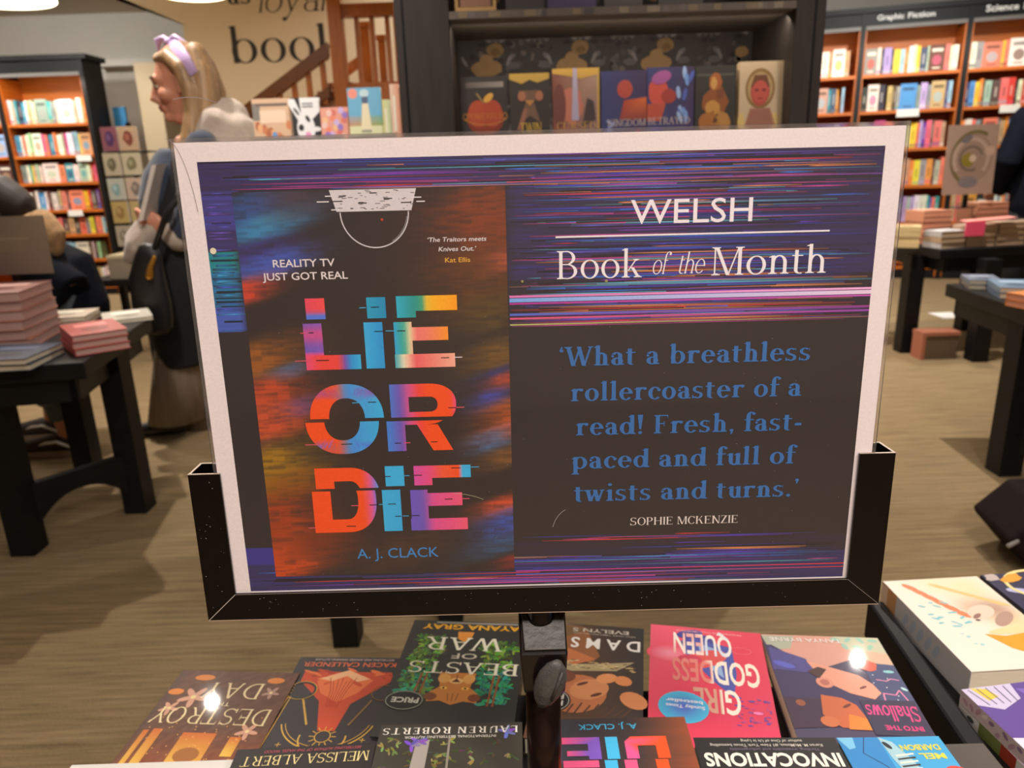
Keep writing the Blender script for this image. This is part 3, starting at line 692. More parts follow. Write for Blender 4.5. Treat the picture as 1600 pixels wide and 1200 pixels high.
# ---- holder and pole
stand = thing('sign_stand', 'black metal sign holder on a polished pole, clamped below the poster', 'sign stand', (0.0152, 0.470, 0.60))
def pbox(mb, u0, u1, v0, v1, w0, w1): mb.box(u0 / 1000, u1 / 1000, -v1 / 1000, -v0 / 1000, w0 / 1000, w1 / 1000, M=PM)
def side(u_in, u_out, v0):
    mb = MB(); lo, hi = min(u_in, u_out), max(u_in, u_out); t = 1.4; s = 1 if u_out > u_in else -1
    pbox(mb, lo, hi, v0, 287.6, 0.7, 2.1)                                  # front lip
    pbox(mb, *( (hi - t, hi) if s > 0 else (lo, lo + t)), v0, 307, -19.0, 0.7)       # outer web
    pbox(mb, *( (hi - 17, hi - t) if s > 0 else (lo + t, lo + 17)), v0, 307, -19.0, -17.6)    # back flange
    tri = [pl(u_in, 287.6, .7), pl(u_out, 287.6, .7), pl(u_out, 307.2, .7)]
    mb.prism(tri if s < 0 else tri[::-1], P_N * .0014)
    o = mb.build('side_channel', M_BLACKM, stand, world=True)
    e = MB()
    pbox(e, lo, hi, v0 - .35, v0, 0.6, 2.2); pbox(e, *( (hi - t, hi) if s > 0 else (lo, lo + t)), v0 - .35, v0, -19, .6); pbox(e, *( (hi - 17, hi - t) if s > 0 else (lo + t, lo + 17)), v0 - .35, v0, -19.1, -17.5)
    e.build('worn_edge', M_BARE, o, world=True)
side(2.2, -18.1, 202.0); side(411.4, 434.4, 199.0)
_bc = MB()
_bc.prism([pl(2.2, 287.6, .7), pl(-18.1, 307.2, .7), pl(434.4, 307.2, .7), pl(411.4, 287.6, .7)], P_N * 0.0014)
pbox(_bc, -18.1, 434.4, 305.8, 307.2, -19.0, 0.7); pbox(_bc, -16.5, 432.8, 290, 305.8, -19.0, -17.6)
bch = _bc.build('bottom_channel', M_BLACKM, stand, world=True)
_be = MB(); _ea = Art(_be, PM, 0.00022)
_ea.line([(-18, -307), (434.3, -307)], .55, (180, 150, 130), 10); _ea.line([(2.4, -287.9), (411.2, -287.9)], .35, (150, 136, 130), 10)
_ea.line([(-17.8, -306.9), (2.2, -287.8)], .45, (190, 176, 168), 10); _ea.line([(434.2, -306.9), (411.6, -287.8)], .35, (120, 110, 104), 10)
for _ in range(60):
    u, v = random.uniform(-14, 430), random.uniform(290, 305); _ea.ell(u, -v, random.uniform(.15, .5), random.uniform(.1, .3), (130, 116, 110), 11, 6)
for _ in range(16):
    u, v = random.uniform(-16, 0), random.uniform(206, 285); _ea.ell(u, -v, random.uniform(.15, .6), random.uniform(.1, .5), (130, 116, 110), 11, 6)
_be.build('scuffed_edge', M_MATTEC, bch, world=True)
HX, HY = 0.0155, 0.456
hd = MB()
prof = [(0.462, 0.825), (0.430, 0.8005), (0.4285, 0.772), (0.434, 0.766), (0.478, 0.766), (0.484, 0.774), (0.484, 0.825)]
def xs(half, sc=1.0): return [[Vector((HX + s * half, y, z)) for y, z in prof] for s in (-1, 1)]
n = len(prof)
L_, R_ = [Vector((HX - .0165 * (1.0 if z > .79 else .86), y, z)) for y, z in prof], [Vector((HX + .0165 * (1.0 if z > .79 else .86), y, z)) for y, z in prof]
hd.shared(L_ + R_, [tuple(range(n)), tuple(range(2 * n - 1, n - 1, -1))] + [(i, n + i, n + (i + 1) % n, (i + 1) % n) for i in range(n)])
head = hd.build('clamp_head', M_GLOSSB, stand, world=True, bevel=0.0016)
cp = MB()
ny = [(0.4615, 0.8262), (0.4298, 0.8020)]
cp.prism([(HX - .0150, 0.4602, 0.8248), (HX - .0128, 0.4315, 0.8029), (HX + .0150, 0.4315, 0.8029), (HX + .0156, 0.4602, 0.8248)], (0, -.0006, .0011))
cp.build('scuffed_cap', M_PLAST, head, world=True, bevel=0.0004)
bs = MB(); bs.cyl((HX - .001, 0.452), 0.0098, 0.815, 0.8305, 28); bs.build('boss', M_BLACKM, stand, world=True)
kb = MB()
K0, K1 = Vector((HX + .0095, .4225, .8015)), Vector((HX - .003, .4215, .7655))
kb.tube([K0 + (K1 - K0) * t for t in (0, .12, .3, .5, .7, .88, 1)], [.002, .0068, .0098, .0105, .0092, .0062, .002], 16, side=(1, 0, .35), flat=.5)
kb.tube([K0 * .25 + K1 * .75 + Vector((.004, -.0052, 0)), K0 * .85 + K1 * .15 + Vector((.004, -.0052, 0))], .0011, 6)
knob = kb.build('thumb_lever', M_PLAST, stand, smooth=True, world=True)
kn = MB(); kn.tube([(HX + .002, .4285, .783), (HX + .002, .4225, .783)], .004, 10); kn.build('lever_pin', M_GLOSSB, stand, world=True)
pm = MB(); pm.cyl((HX - .0003, .455), 0.0128, 0.607, 0.768, 32); pm.build('pole', M_POLE, stand, smooth=True, world=True)
pb = MB(); pb.cyl((HX - .0003, .455), 0.0135, 0.600, 0.607, 24); pb.build('foot_collar', M_GLOSSB, stand, world=True)

# ================================================================== the book rack below the poster
rack = thing('book_rack', 'low two-step black rack under the foreground paperbacks', 'rack', (0.03, 0.52, 0))
MB().box(-0.35, 0.40, 0.44, 0.70, 0.530, 0.548).build('lower_shelf', M_BLACKW, rack, world=True)
up_ = [(-0.26, 0.30), (0.412, 0.30), (0.412, 0.525), (0.28, 0.535), (-0.26, 0.555)]
MB().prism([(x, y, .578) for x, y in [(-0.44, 0.30)] + up_[1:4] + [(-0.26, .555), (-0.26, .505), (-0.44, .505)]], (0, 0, .022)).build('upper_shelf', M_BLACKW, rack, world=True)
for x in (-0.31, 0.37):
    MB().box(x - .02, x + .02, .60, .64, 0, .530).build('leg', M_BLACKW, rack, world=True)
    MB().box(x - .02, x + .02, .32, .36, 0, .578).build('leg', M_BLACKW, rack, world=True)
    MB().box(x - .012, x + .012, .36, .60, .16, .20).build('stretcher', M_BLACKW, rack, world=True)

# ================================================================== books lying on it
def lying_book(label, far_left, ang, w, L, z0, t, art, cov=(40, 36, 40), spine=None, group=None, upside=True, name='paperback', spine_art=None, spine_side=0):
    """far_left: the far left corner as seen from the camera; an upside book has its foot at the far edge"""
    a = math.radians(ang)
    if upside:
        o = Vector((far_left[0] + w * math.cos(a), far_left[1] + w * math.sin(a), z0)); rz = a + math.pi
    else:
        o = Vector((far_left[0] + L * math.sin(a), far_left[1] - L * math.cos(a), z0)); rz = a
    o.z += .0004
    th = thing(name, label, 'book', o, (0, 0, rz), group)
    c = MB(); k = 0.0007; sp = spine or cov
    c.box(0, w, 0, L, t - k, t, cov); c.box(0, w, 0, L, 0, k, cov)
    sx0, sx1 = ((0, k) if spine_side == 0 else (w - k, w)); c.box(sx0, sx1, 0, L, k, t - k, sp)
    A = Art(c, Matrix.Translation((0, 0, t + .00008)))
    art(A, w * 1000, L * 1000)
    if spine_art:
        SM = Matrix(((0, 0, -1, 0 if spine_side == 0 else 0), (1, 0, 0, 0), (0, 1, 0, 0), (0, 0, 0, 1))) if spine_side == 0 else Matrix(((0, 0, 1, w), (1, 0, 0, 0), (0, 1, 0, 0), (0, 0, 0, 1)))
        spine_art(Art(c, SM), L * 1000, t * 1000)
    c.build('cover', M_COVER, th)
    p = MB()
    p.box(k + .0002 if spine_side == 0 else .0015, w - (.0015 if spine_side == 0 else k + .0002), .0015, L - .0015, k, t - k); p.build('pages', M_PAGES, th)
    return th
FG = 'paperbacks lying on the rack below the poster'
def leaf(A, x, y, r, col, lv, n=5):
    for _ in range(n):
        a = random.uniform(0, 6.28); A.ell(x + math.cos(a) * r * .5, y + math.sin(a) * r * .5, r * .62, r * .22, tuple(max(0, k + random.uniform(-26, 26)) for k in col), lv, 8, a)
def art_destroy(A, w, L):
    def g(U, V):
        C = np.zeros(U.shape + (3,)); C[...] = (104, 62, 40)
        n = RNG.rand(*U.shape)[..., None]
        t = np.clip((V - .45) * 3, 0, 1)[..., None]; C[...] = C * (1 - t) + np.array((164, 74, 28)) * t
        C += (n - .5) * 26
        e = np.clip((U - .9) * 8, 0, 1)[..., None]; C[...] = C * (1 - e * .55) + np.array((60, 46, 44)) * e * .55
        return C
    A.grid(0, 0, w, L, 28, 40, g, 0)
    for x, y, r in ((104, 44, 15), (122, 62, 10), (22, 92, 11), (20, 34, 9), (34, 140, 8)):
        for k in range(5):
            a = k * 1.257 + .4; A.ell(x + math.cos(a) * r * .55, y + math.sin(a) * r * .55, r * .6, r * .24, (226, 168, 140) if r > 9.5 else (190, 150, 136), 2, 10, a)
        A.ell(x, y, r * .2, r * .2, (250, 226, 160), 2)
    for x, y, rx, ry in ((106, 12, 12, 5), (22, 14, 10, 5), (128, 36, 9, 5)): A.ell(x, y, rx, ry, (236, 140, 50), 1, 14)
    for x0, x1, y0, y1 in ((52, 88, 96, 150), (112, 122, 92, 150), (126, 132, 94, 150), (24, 36, 100, 126)):
        A.rect(x0, y0, x1, y1, (236, 140, 34), 1, [(220, 110, 24), (220, 110, 24), (255, 214, 84), (250, 196, 70)])
    A.ell(70, 126, 13, 10, (180, 110, 40), 2, 16)
    for _ in range(60): A.ell(random.uniform(6, w - 6), random.uniform(70, 150), .8, .8, (255, 190, 110), 2, 6)
    CR = (252, 232, 178)
    A.r('DAY', 32, 96, 20, 25, CR, 3, S=.10, h=.06, sl=.03); A.s('THE', 58, 78, 51, 6, CR, 3, .01); A.r('DESTROY', 8, 134, 60, 24, CR, 3, S=.10, h=.06, sl=.03)
lying_book('orange brown paperback titled Destroy the Day, leftmost in the far row', (-0.392, 0.7345), -5.2, .139, .198, .548, .0215, art_destroy, (84, 56, 44), group=FG)
def art_kacen(A, w, L):
    A.rect(0, 0, w, L, (50, 45, 52), 0)
    A.s('BESTSELLING AND AWARD WINNING AUTHOR', 14, 108, 3, 3.4, (214, 190, 186), 3, .01)
    A.s('KACEN CALLENDER', 10, w - 8, 9.5, 8, (240, 120, 74), 3, .01)
    O1, O2, O3 = (214, 74, 34), (240, 120, 62), (250, 190, 140)
    A.poly([(12, 26), (w - 14, 26), (w - 14, 42), (82, 74), (70, 118), (52, 118), (46, 78), (8, 40)], O1, 1)
    A.poly([(30, 40), (62, 24), (96, 38), (84, 62), (62, 76), (44, 62)], O2, 2); A.poly([(34, 38), (62, 23), (62, 33), (48, 43)], O3, 3); A.poly([(62, 23), (92, 38), (77, 42), (62, 33)], O3, 3)
    for k in range(7): A.line([(50 + k * 5, 36 + k % 3 * 3), (56 + k * 3, 58), (60 + k * 2, 84)], .9, (190, 56, 30), 3)
    for k in range(26): A.ell(random.uniform(10, w - 16), random.uniform(22, 46), random.uniform(4, 9), random.uniform(1.5, 3), random.choice([O1, O2, (180, 52, 30)]), 2, 8, random.uniform(-.6, .6))
    G = (222, 176, 74); G2 = (150, 110, 54)
    A.arc(62, 98, 50, 46, 15, 165, 1.5, G, 3, 36); A.arc(62, 98, 46, 42, 15, 165, .8, G, 3, 36)
    A.arc(62, 128, 24, 21, -10, 190, 1.6, G, 3, 30); A.arc(62, 126, 8, 8, 0, 360, 1.0, G, 3, 18)
    for k in range(12):
        a = k * math.pi / 6; A.line([(62 + 9 * math.cos(a), 126 + 9 * math.sin(a)), (62 + 14 * math.cos(a), 126 + 14 * math.sin(a))], 1, G, 3)
    A.line([(62 + 22, 110), (62 + 38, 72)], 2.2, G, 3); A.line([(62 - 22, 110), (62 - 38, 72)], 2.2, G2, 3)
    A.arc(106, 58, 15, 13, 0, 360, 3, (44, 40, 46), 3); A.arc(106, 58, 16.5, 14.5, 0, 360, .9, G, 4); A.arc(14, 60, 13, 12, 0, 360, .9, G2, 4)
    A.line([(w - 9, 68), (w - 3, 150)], 1.1, G, 3); A.line([(w - 12, 68), (w - 6, 150)], 1.1, G, 3)
    for k in range(6): A.line([(116, 50 + k * 4), (123, 46 + k * 5)], .7, G, 3)
    for x, y in ((104, 138), (110, 152), (98, 150), (20, 130), (90, 160)):
        for a in (0, 1.57): A.line([(x - 3 * math.cos(a), y - 3 * math.sin(a)), (x + 3 * math.cos(a), y + 3 * math.sin(a))], .9, G, 3)
lying_book('black paperback with a fiery orange figure and gold circles, author Kacen Callender', (-0.2605, 0.7535), -4.0, .127, .197, .548, .0200, art_kacen, (46, 42, 48), group=FG)
def jungle(A, x0, x1, y0, y1, n, cols, lv):
    for _ in range(n): leaf(A, random.uniform(x0, x1), random.uniform(y0, y1), random.uniform(4, 9), random.choice(cols), lv, 3)
def art_beasts(A, w, L):
    A.rect(0, 0, w, L, (48, 48, 46), 0)
    A.line([(12, 4), (w - 30, 4)], 3, (150, 146, 138), 2)
    A.s('AYANA GRAY', 8, w - 14, 8, 10, (240, 178, 44), 3, .03)
    GR = [(70, 110, 44), (100, 150, 50), (130, 180, 60), (60, 90, 40)]; TQ = [(40, 150, 110), (50, 170, 130), (30, 120, 90)]
    jungle(A, 96, w - 14, 34, 96, 80, GR, 1); jungle(A, 12, 48, 40, 96, 70, GR, 1); jungle(A, 100, w - 12, 92, 142, 70, TQ + GR[:2], 1); jungle(A, 12, 46, 92, 150, 70, TQ, 1)
    for x in (24, 30, 106, 112): A.line([(x, 100), (x + random.uniform(-4, 4), 150)], 2.2, (150, 84, 40), 2)
    A.poly([(64, 22), (84, 22), (82, 36), (74, 42), (66, 36)], (230, 150, 60), 2)
    # big cat face, ears towards the book's head
    A.poly([(50, 98), (92, 98), (88, 122), (100, 134), (98, 146), (84, 144), (71, 150), (58, 144), (44, 146), (42, 134), (54, 122)], (206, 132, 56), 2)
    for s in (-1, 1):
        A.ell(71 + s * 24, 138, 7, 6, (128, 70, 34), 3); A.ell(71 + s * 12, 124, 4, 2.2, (250, 200, 90), 3); A.ell(71 + s * 12, 124, 1.4, 1.6, (40, 30, 20), 4, 8); A.ell(71 + s * 14, 108, 7, 8, (230, 170, 90), 3)
    A.ell(71, 112, 8, 5, (240, 190, 120), 3); A.poly([(66, 114), (76, 114), (71, 108)], (90, 44, 34), 4); A.line([(71, 108), (71, 102)], .9, (70, 40, 30), 4)
    for k in range(3): A.line([(71 - 6 + k * 6, 132), (71 - 4 + k * 4, 144)], .9, (130, 76, 34), 3)
    WHT = (238, 236, 214)
    A.r('WAR', 26, w - 24, 34, 24, WHT, 4, S=.12, h=.07, sl=.07); A.s('OF', 54, 84, 64, 10, (214, 208, 190), 4, .01); A.r('BEASTS', 4, w - 14, 80, 20, WHT, 4, S=.13, h=.07, sl=.06)
    A.ell(w - 22, 146, 21, 15, (20, 20, 20), 4, 26); A.arc(w - 22, 146, 20, 14, 0, 360, .8, (180, 190, 170), 5); A.s('PRICE', w - 38, w - 8, 142, 8, (226, 226, 214), 5, .03)
lying_book('dark green paperback titled Beasts of War with an orange big cat', (-0.133, 0.8175), -6.4, .144, .200, .548, .0225, art_beasts, (44, 44, 42), group=FG)
def art_dams(A, w, L):
    A.rect(0, 0, w, L, (58, 50, 46), 0, [(40, 40, 42), (96, 70, 50), (110, 76, 52), (60, 50, 46)])
    A.poly([(70, 6), (w, 2), (w, 70), (100, 60), (60, 74), (50, 60)], (150, 96, 58), 1); A.poly([(64, 8), (w, 4), (w, 24), (90, 26)], (120, 92, 58), 2)
    A.poly([(54, 66), (86, 50), (w, 58), (w, 84), (84, 82)], (196, 118, 72), 2)
    A.poly([(10, 66), (40, 72), (80, 78), (w, 66), (w, 78), (80, 90), (30, 84)], (176, 160, 120), 2)
    for _ in range(70): A.ell(random.uniform(10, w - 6), random.uniform(68, 84), 3, 1, random.choice([(214, 196, 150), (120, 100, 70), (200, 176, 120)]), 3, 7, random.uniform(-.5, .5))
    A.ell(72, 126, 34, 30, (190, 116, 74), 2, 24, .4); A.ell(58, 118, 22, 16, (210, 140, 92), 3, 18, .4); A.ell(94, 100, 20, 12, (120, 70, 48), 3, 16)
    for x, y in ((66, 110), (50, 126)): A.ell(x, y, 7, 2.2, (96, 52, 38), 4, 12, .5)
    A.ell(40, 98, 12, 8, (226, 150, 96), 3, 14, .3); A.ell(22, 100, 10, 8, (220, 140, 84), 3, 14, -.3); A.ell(10, 130, 16, 12, (216, 140, 90), 3, 14, -.6)
    for k in range(10): A.line([(10 + k * 9, 140 + k % 2 * 3), (24 + k * 8, 160)], 2, (90, 60, 44), 2)
    A.s('EVELYN S', 18, 86, 9, 7, (206, 196, 182), 4, .02); A.s('NEW YORK TIMES BESTSELLING', 10, 84, 18, 2.6, (190, 178, 164), 4, .01)
    A.s('D A M S', 4, 86, 28, 20, (240, 236, 232), 4, .02)
    A.ell(w - 20, 140, 22, 19, (24, 22, 24), 4, 26); A.arc(w - 20, 140, 20, 17, 0, 360, .9, (196, 190, 180), 5); A.s('HALF', w - 34, w - 6, 140, 8, (230, 226, 220), 5, .02); A.s('PRICE', w - 34, w - 6, 130, 8, (230, 226, 220), 5, .02)
lying_book('brown paperback with a dark haired face, behind the pole on its right', (0.0355, 0.8070), -10.5, .1180, .198, .548, .0205, art_dams, (60, 50, 46), group=FG)
def art_ggq(A, w, L):
    A.rect(0, 0, w, L, (232, 72, 98), 0, [(226, 60, 86), (238, 96, 120), (226, 60, 90), (220, 60, 96)])
    A.ell(w - 22, 54, 26, 16, (244, 150, 172), 1, 20, 0, 0, (234, 80, 106)); A.ell(w - 46, 14, 16, 8, (72, 70, 150), 2, 16, .3); A.ell(w - 54, 30, 22, 14, (72, 66, 150), 1, 18, .5)
    A.poly([(36, 34), (84, 20), (90, 50), (60, 96), (40, 120), (34, 80)], (78, 86, 170), 1); A.poly([(52, 40), (74, 30), (70, 66), (48, 90)], (150, 176, 220), 2)
    A.ell(w - 60, 60, 30, 14, (220, 84, 84), 2, 18, .5); A.ell(84, 62, 14, 8, (206, 60, 90), 2, 14)
    for _ in range(46): A.ell(random.uniform(4, 40), random.uniform(118, 160), random.uniform(1, 3), random.uniform(.8, 2), random.choice([(140, 70, 140), (200, 70, 130), (110, 70, 160)]), 2, 7)
    A.ell(18, 140, 5, 2.2, (240, 130, 190), 3, 10)
    A.s('THE LEGENDARY AND SUNDAY TIMES BESTSELLER', 22, w - 30, 7, 3, (250, 190, 190), 3, .01)
    def stripe(x, y): return (250, 240, 230) if math.sin(x * .12 + y * .09) > .1 else ((238, 176, 170) if x > 70 else (216, 224, 240))
    A.s('QUEEN', 36, 102, 14, 40, 0, 3, .02, 0, stripe); A.s('GODDESS', 10, 104, 62, 40, 0, 3, .02, 0, lambda x, y: (250, 236, 220) if x < 60 else (226, 132, 124)); A.s('GIRL', 34, 82, 110, 38, 0, 3, .02, 0, lambda x, y: (250, 238, 226) if x < 52 else (216, 160, 140))
    A.ell(w - 36, 142, 26, 24, (90, 100, 210), 3, 28, 0, 0, (70, 190, 230)); A.s('bestseller', w - 56, w - 18, 131, 5, (236, 236, 250), 4, .02); A.s('Sunday Times', w - 58, w - 18, 139, 5, (236, 236, 250), 4, .02)
    A.arc(26, 38, 12, 6, 0, 360, .6, (240, 130, 140), 2)
lying_book('bright pink red paperback titled Girl Goddess Queen in tall pale letters', (0.1612, 0.7920), -11.7, .1290, .198, .548, .0225, art_ggq, (232, 72, 98), (244, 214, 208), group=FG)
def art_shallows(A, w, L):
    A.rect(0, 0, w, L, (70, 62, 92), 0)
    A.poly([(0, 0), (w, 0), (w - 6, 30), (84, 62), (30, 36), (0, 46)], (218, 158, 142), 1); A.poly([(0, 0), (52, 0), (38, 26), (0, 46)], (198, 196, 168), 2); A.poly([(0, 30), (30, 24), (36, 44), (0, 52)], (214, 178, 150), 3)
    A.poly([(96, 2), (w, 2), (w - 4, 30), (106, 26)], (176, 180, 160), 2)
    for k in range(7): A.ell(8 + k * 7, 6 + (k * 13) % 26, 6, 3, (150, 196, 176), 3, 8, k)
    A.poly([(w, 20), (w - 8, 20), (90, 58), (78, 74), (56, 96), (56, 140), (w, 140)], (60, 50, 92), 2); A.poly([(w - 4, 24), (94, 44), (86, 70), (w, 64)], (78, 72, 140), 3); A.ell(w - 14, 56, 12, 5, (92, 96, 196), 4, 12, -.4)
    A.poly([(94, 48), (66, 60), (44, 70), (34, 84), (30, 98), (40, 108), (62, 100), (84, 82)], (232, 160, 136), 4)       # upper face
    A.ell(84, 84, 9, 9, (226, 150, 128), 5, 16); A.ell(84, 84, 5, 5, (190, 110, 96), 6, 12); A.ell(46, 90, 5, 1.6, (120, 66, 60), 6, 10, .5)
    A.poly([(88, 78), (76, 62), (84, 58), (98, 66)], (74, 40, 40), 5)
    A.poly([(94, 104), (74, 108), (62, 118), (58, 136), (62, 152), (86, 152), (100, 134)], (204, 104, 62), 5); A.poly([(74, 132), (58, 138), (58, 154), (80, 154)], (226, 134, 50), 6); A.ell(96, 144, 9, 8, (210, 116, 70), 6, 14); A.ell(72, 120, 6, 1.8, (110, 50, 40), 6, 10, .6)
    A.poly([(96, 110), (76, 112), (70, 124), (84, 150), (w, 156), (w, 110)], (64, 40, 66), 4); A.ell(w - 16, 118, 5, 5, (150, 84, 60), 5, 10)
    A.ell(30, 52, 11, 10, (214, 98, 74), 5, 16, 0, .12)
    A.poly([(0, 50), (20, 48), (34, 62), (34, 120), (0, 120)], (70, 76, 116), 3); A.line([(4, 76), (12, 74), (18, 78), (28, 76)], 1.3, (226, 150, 176), 5)
    A.line([(6, 112), (10, 92), (16, 100), (28, 98), (30, 110), (36, 112)], 1.4, (236, 140, 176), 5); A.ell(10, 62, 6, 2.4, (140, 200, 206), 5, 10); A.ell(4, 90, 2, 4, (180, 220, 220), 5, 8, .8)
    for k in range(14): A.ell(random.uniform(2, 34), random.uniform(60, 150), .8, .8, (230, 230, 240), 6, 6)
    A.s('TANYA BYRNE', 44, w - 8, 6, 7.5, (240, 232, 226), 6, .005)
    A.poly([(1, 108), (57, 110), (57, 160), (1, 160)], (52, 46, 74), 7)
    for q in fit(serif('Shallows', S=.12, h=.10, sl=.02, slant=.2), 3, 55, 117, 22): A.poly(q, (242, 68, 142), 8)
    for q in fit(sans('INTO THE', .02), 8, 44, 146, 9): A.poly(q, (236, 62, 136), 8)
lying_book('paperback with two painted faces, pink lettered Shallows, rightmost in the far row', (0.2890, 0.7680), -6.5, .1340, .197, .548, .0200, art_shallows, (66, 58, 84), group=FG)
# ---- near row
def art_mel(A, w, L):
    A.rect(0, 0, w, L, (40, 34, 36), 0)
    A.s('BESTSELLING AUTHOR OF THE HAZEL WOOD', 12, w - 26, 3.5, 3.2, (190, 84, 100), 3, .005, .25); A.r('MELISSA ALBERT', 4, w - 8, 10, 11, (236, 216, 150), 3, S=.11, h=.05, sl=.05)
    A.ell(w / 2, 110, 40, 46, (120, 60, 50), 1, 24)
lying_book('black paperback by Melissa Albert at the near left of the rack', (-0.2590, 0.5520), 1.6, .1245, .198, .600, .0200, art_mel, (40, 34, 36), group=FG)
def art_lauren(A, w, L):
    A.rect(0, 0, w, L, (62, 58, 50), 0)
    for _ in range(80): leaf(A, random.uniform(2, w - 2), random.uniform(18, 90), random.uniform(3, 6), random.choice([(110, 120, 60), (84, 90, 54), (140, 150, 76), (74, 70, 50)]), 1, 3)
    for x, y in ((14, 12), (94, 22), (100, 26)): leaf(A, x, y, 8, (120, 104, 200), 2, 6)
    A.poly([(84, 20), (96, 20), (100, 80), (86, 80)], (176, 168, 160), 2); A.line([(66, 18), (66, 80)], 2, (150, 142, 130), 2)
    A.r('LAUREN ROBERTS', 4, w - 3, 5, 8, (244, 240, 230), 3, S=.16, h=.06, sl=.06, track=.12); A.s('INTERNATIONAL BESTSELLING AUTHOR', 24, w - 24, 15.5, 3, (230, 226, 214), 3, .01)
lying_book('dark leafy paperback by Lauren Roberts, left of the pole at the rack edge', (-0.1325, 0.5765), -0.9, .1315, .205, .600, .0205, art_lauren, (58, 54, 48), group=FG)
def art_lie(A, w, L):
    def g(U, V):
        C = np.zeros(U.shape + (3,)); C[...] = (58, 48, 50); n = RNG.rand(U.shape[0], 1)
        t = (np.clip(.5 - U * 1.2 + .1 * n, 0, 1))[..., None] * 1.3; t = np.clip(t, 0, 1); C[...] = C * (1 - t) + np.array((176, 80, 36)) * t
        t2 = np.clip((U - .72) * 2.2, 0, .7)[..., None]; C[...] = C * (1 - t2) + np.array((60, 70, 90)) * t2
        return C
    A.grid(0, 0, w, L, 30, 50, g, 0)
    A.s('A. J. CLACK', 46, 100, 8, 7, (70, 180, 226), 3, .01)
    O_, B_, P_, U_ = (244, 84, 30), (70, 186, 236), (236, 90, 140), (130, 92, 200)
    for dx, y0, y1, top in ((0, 24, 50, 0), (3, 51.2, 64, 1)):
        if not top:
            A.poly([(22 , 24), (54, 24), (60, 30), (60, 50), (49, 50), (49, 35), (33, 35), (33, 50), (22, 50)], O_, 3, [O_, O_, P_, (226, 90, 150), (226, 90, 160), O_, O_, O_, O_])
            A.rect(66, 24, 77, 50, B_, 3); A.poly([(82, 24), (116, 24), (116, 32), (93, 32), (93, 40), (112, 40), (112, 46), (93, 46), (93, 50), (82, 50)], U_, 3, [U_, P_, P_, U_, U_, P_, P_, U_, U_, U_])
        else: A.rect(22 + dx, y0, 33 + dx, y1, O_, 3); A.rect(49 + dx, y0, 60 + dx, y1, P_, 3); A.rect(66 + dx, y0, 77 + dx, y1, B_, 3); A.rect(82 + dx, y0, 116, y1 - 5, P_, 3)
    A.rect(20, 72, 110, 110, O_, 3)
lying_book('colour lettered paperback by A. J. Clack, right of the pole at the rack edge', (0.0315, 0.5770), -1.0, .1190, .197, .600, .0200, art_lie, (58, 48, 50), group=FG)
def art_invoc(A, w, L):
    A.rect(0, 0, w, L, (34, 31, 33), 0)
    A.s('author of One of Us Is Lying', 30, 84, 3, 3.0, (206, 198, 186), 3, .01); A.s('Karen M. McManus, #1 New York Times bestselling', 14, 112, 8, 3.2, (206, 198, 186), 3, .01); A.s('Thrilling, irresistible and unforgettable', 18, 96, 13, 2.8, (120, 106, 130), 3, .005)
    A.s('INVOCATIONS', 3, w - 5, 19, 15, (244, 238, 222), 3, .03)
    A.rect(10, 38, w - 10, 80, (150, 70, 30), 2, [(120, 50, 24), (190, 90, 30), (150, 60, 24), (90, 40, 20)])
lying_book('black paperback titled Invocations in cream capitals, near edge of the rack', (0.1525, 0.5490), -2.6, .1250, .197, .600, .0195, art_invoc, (34, 31, 33), group=FG)
lying_book('plain dark grey paperback lying under the blue one', (0.290, 0.5405), -0.5, .119, .19, .600, .0115, lambda A, w, L: A.rect(0, 0, w, L, (70, 64, 62), 0, [(84, 76, 70), (60, 56, 56), (60, 56, 56), (80, 72, 68)]), (70, 64, 62), group=FG)
def art_blue(A, w, L):
    A.rect(0, 0, w, L, (62, 164, 218), 0); A.rect(54, 0, w, L, (44, 132, 198), 1)
    A.line([(66, 0), (74, 18), (60, 34), (58, 60)], .8, (30, 60, 110), 2); A.poly([(76, 0), (90, 0), (84, 14), (78, 12)], (120, 190, 226), 2)
    A.poly([(54, 0), (44, 6), (36, 26), (30, 60), (44, 60), (52, 24)], (160, 200, 214), 2)
    for k in range(5): A.line([(32, 20 + k * 4), (48, 22 + k * 4)], 1.8, (60, 44, 40) if k % 2 else (236, 226, 210), 3)
    A.ell(50, 10, 2.2, 5, (30, 34, 44), 3, 12, .5)
    A.s('DARBON', 6, 40, 10, 6.5, (226, 214, 70), 3, .03); A.s('MEL', 6, 28, 20, 6.5, (226, 214, 70), 3, .03); A.ell(6, 42, 10, 8, (226, 70, 60), 3, 18)
lying_book('bright blue paperback with yellow lettering Mel Darbon', (0.2785, 0.5422), -1.1, .0900, .17, .6115, .0085, art_blue, (62, 164, 218), (40, 110, 170), group=FG)
pp = onz(112, 1194.5, .6012)
sh_ = thing('paper_sheet', 'white sheet of paper at the bottom left edge of the rack', 'paper', (pp.x + .07, pp.y - .06, .600))
MB().box(pp.x, -0.2600, pp.y - .14, pp.y, .600, .6006).build('sheet', M_WHITE, sh_, world=True)

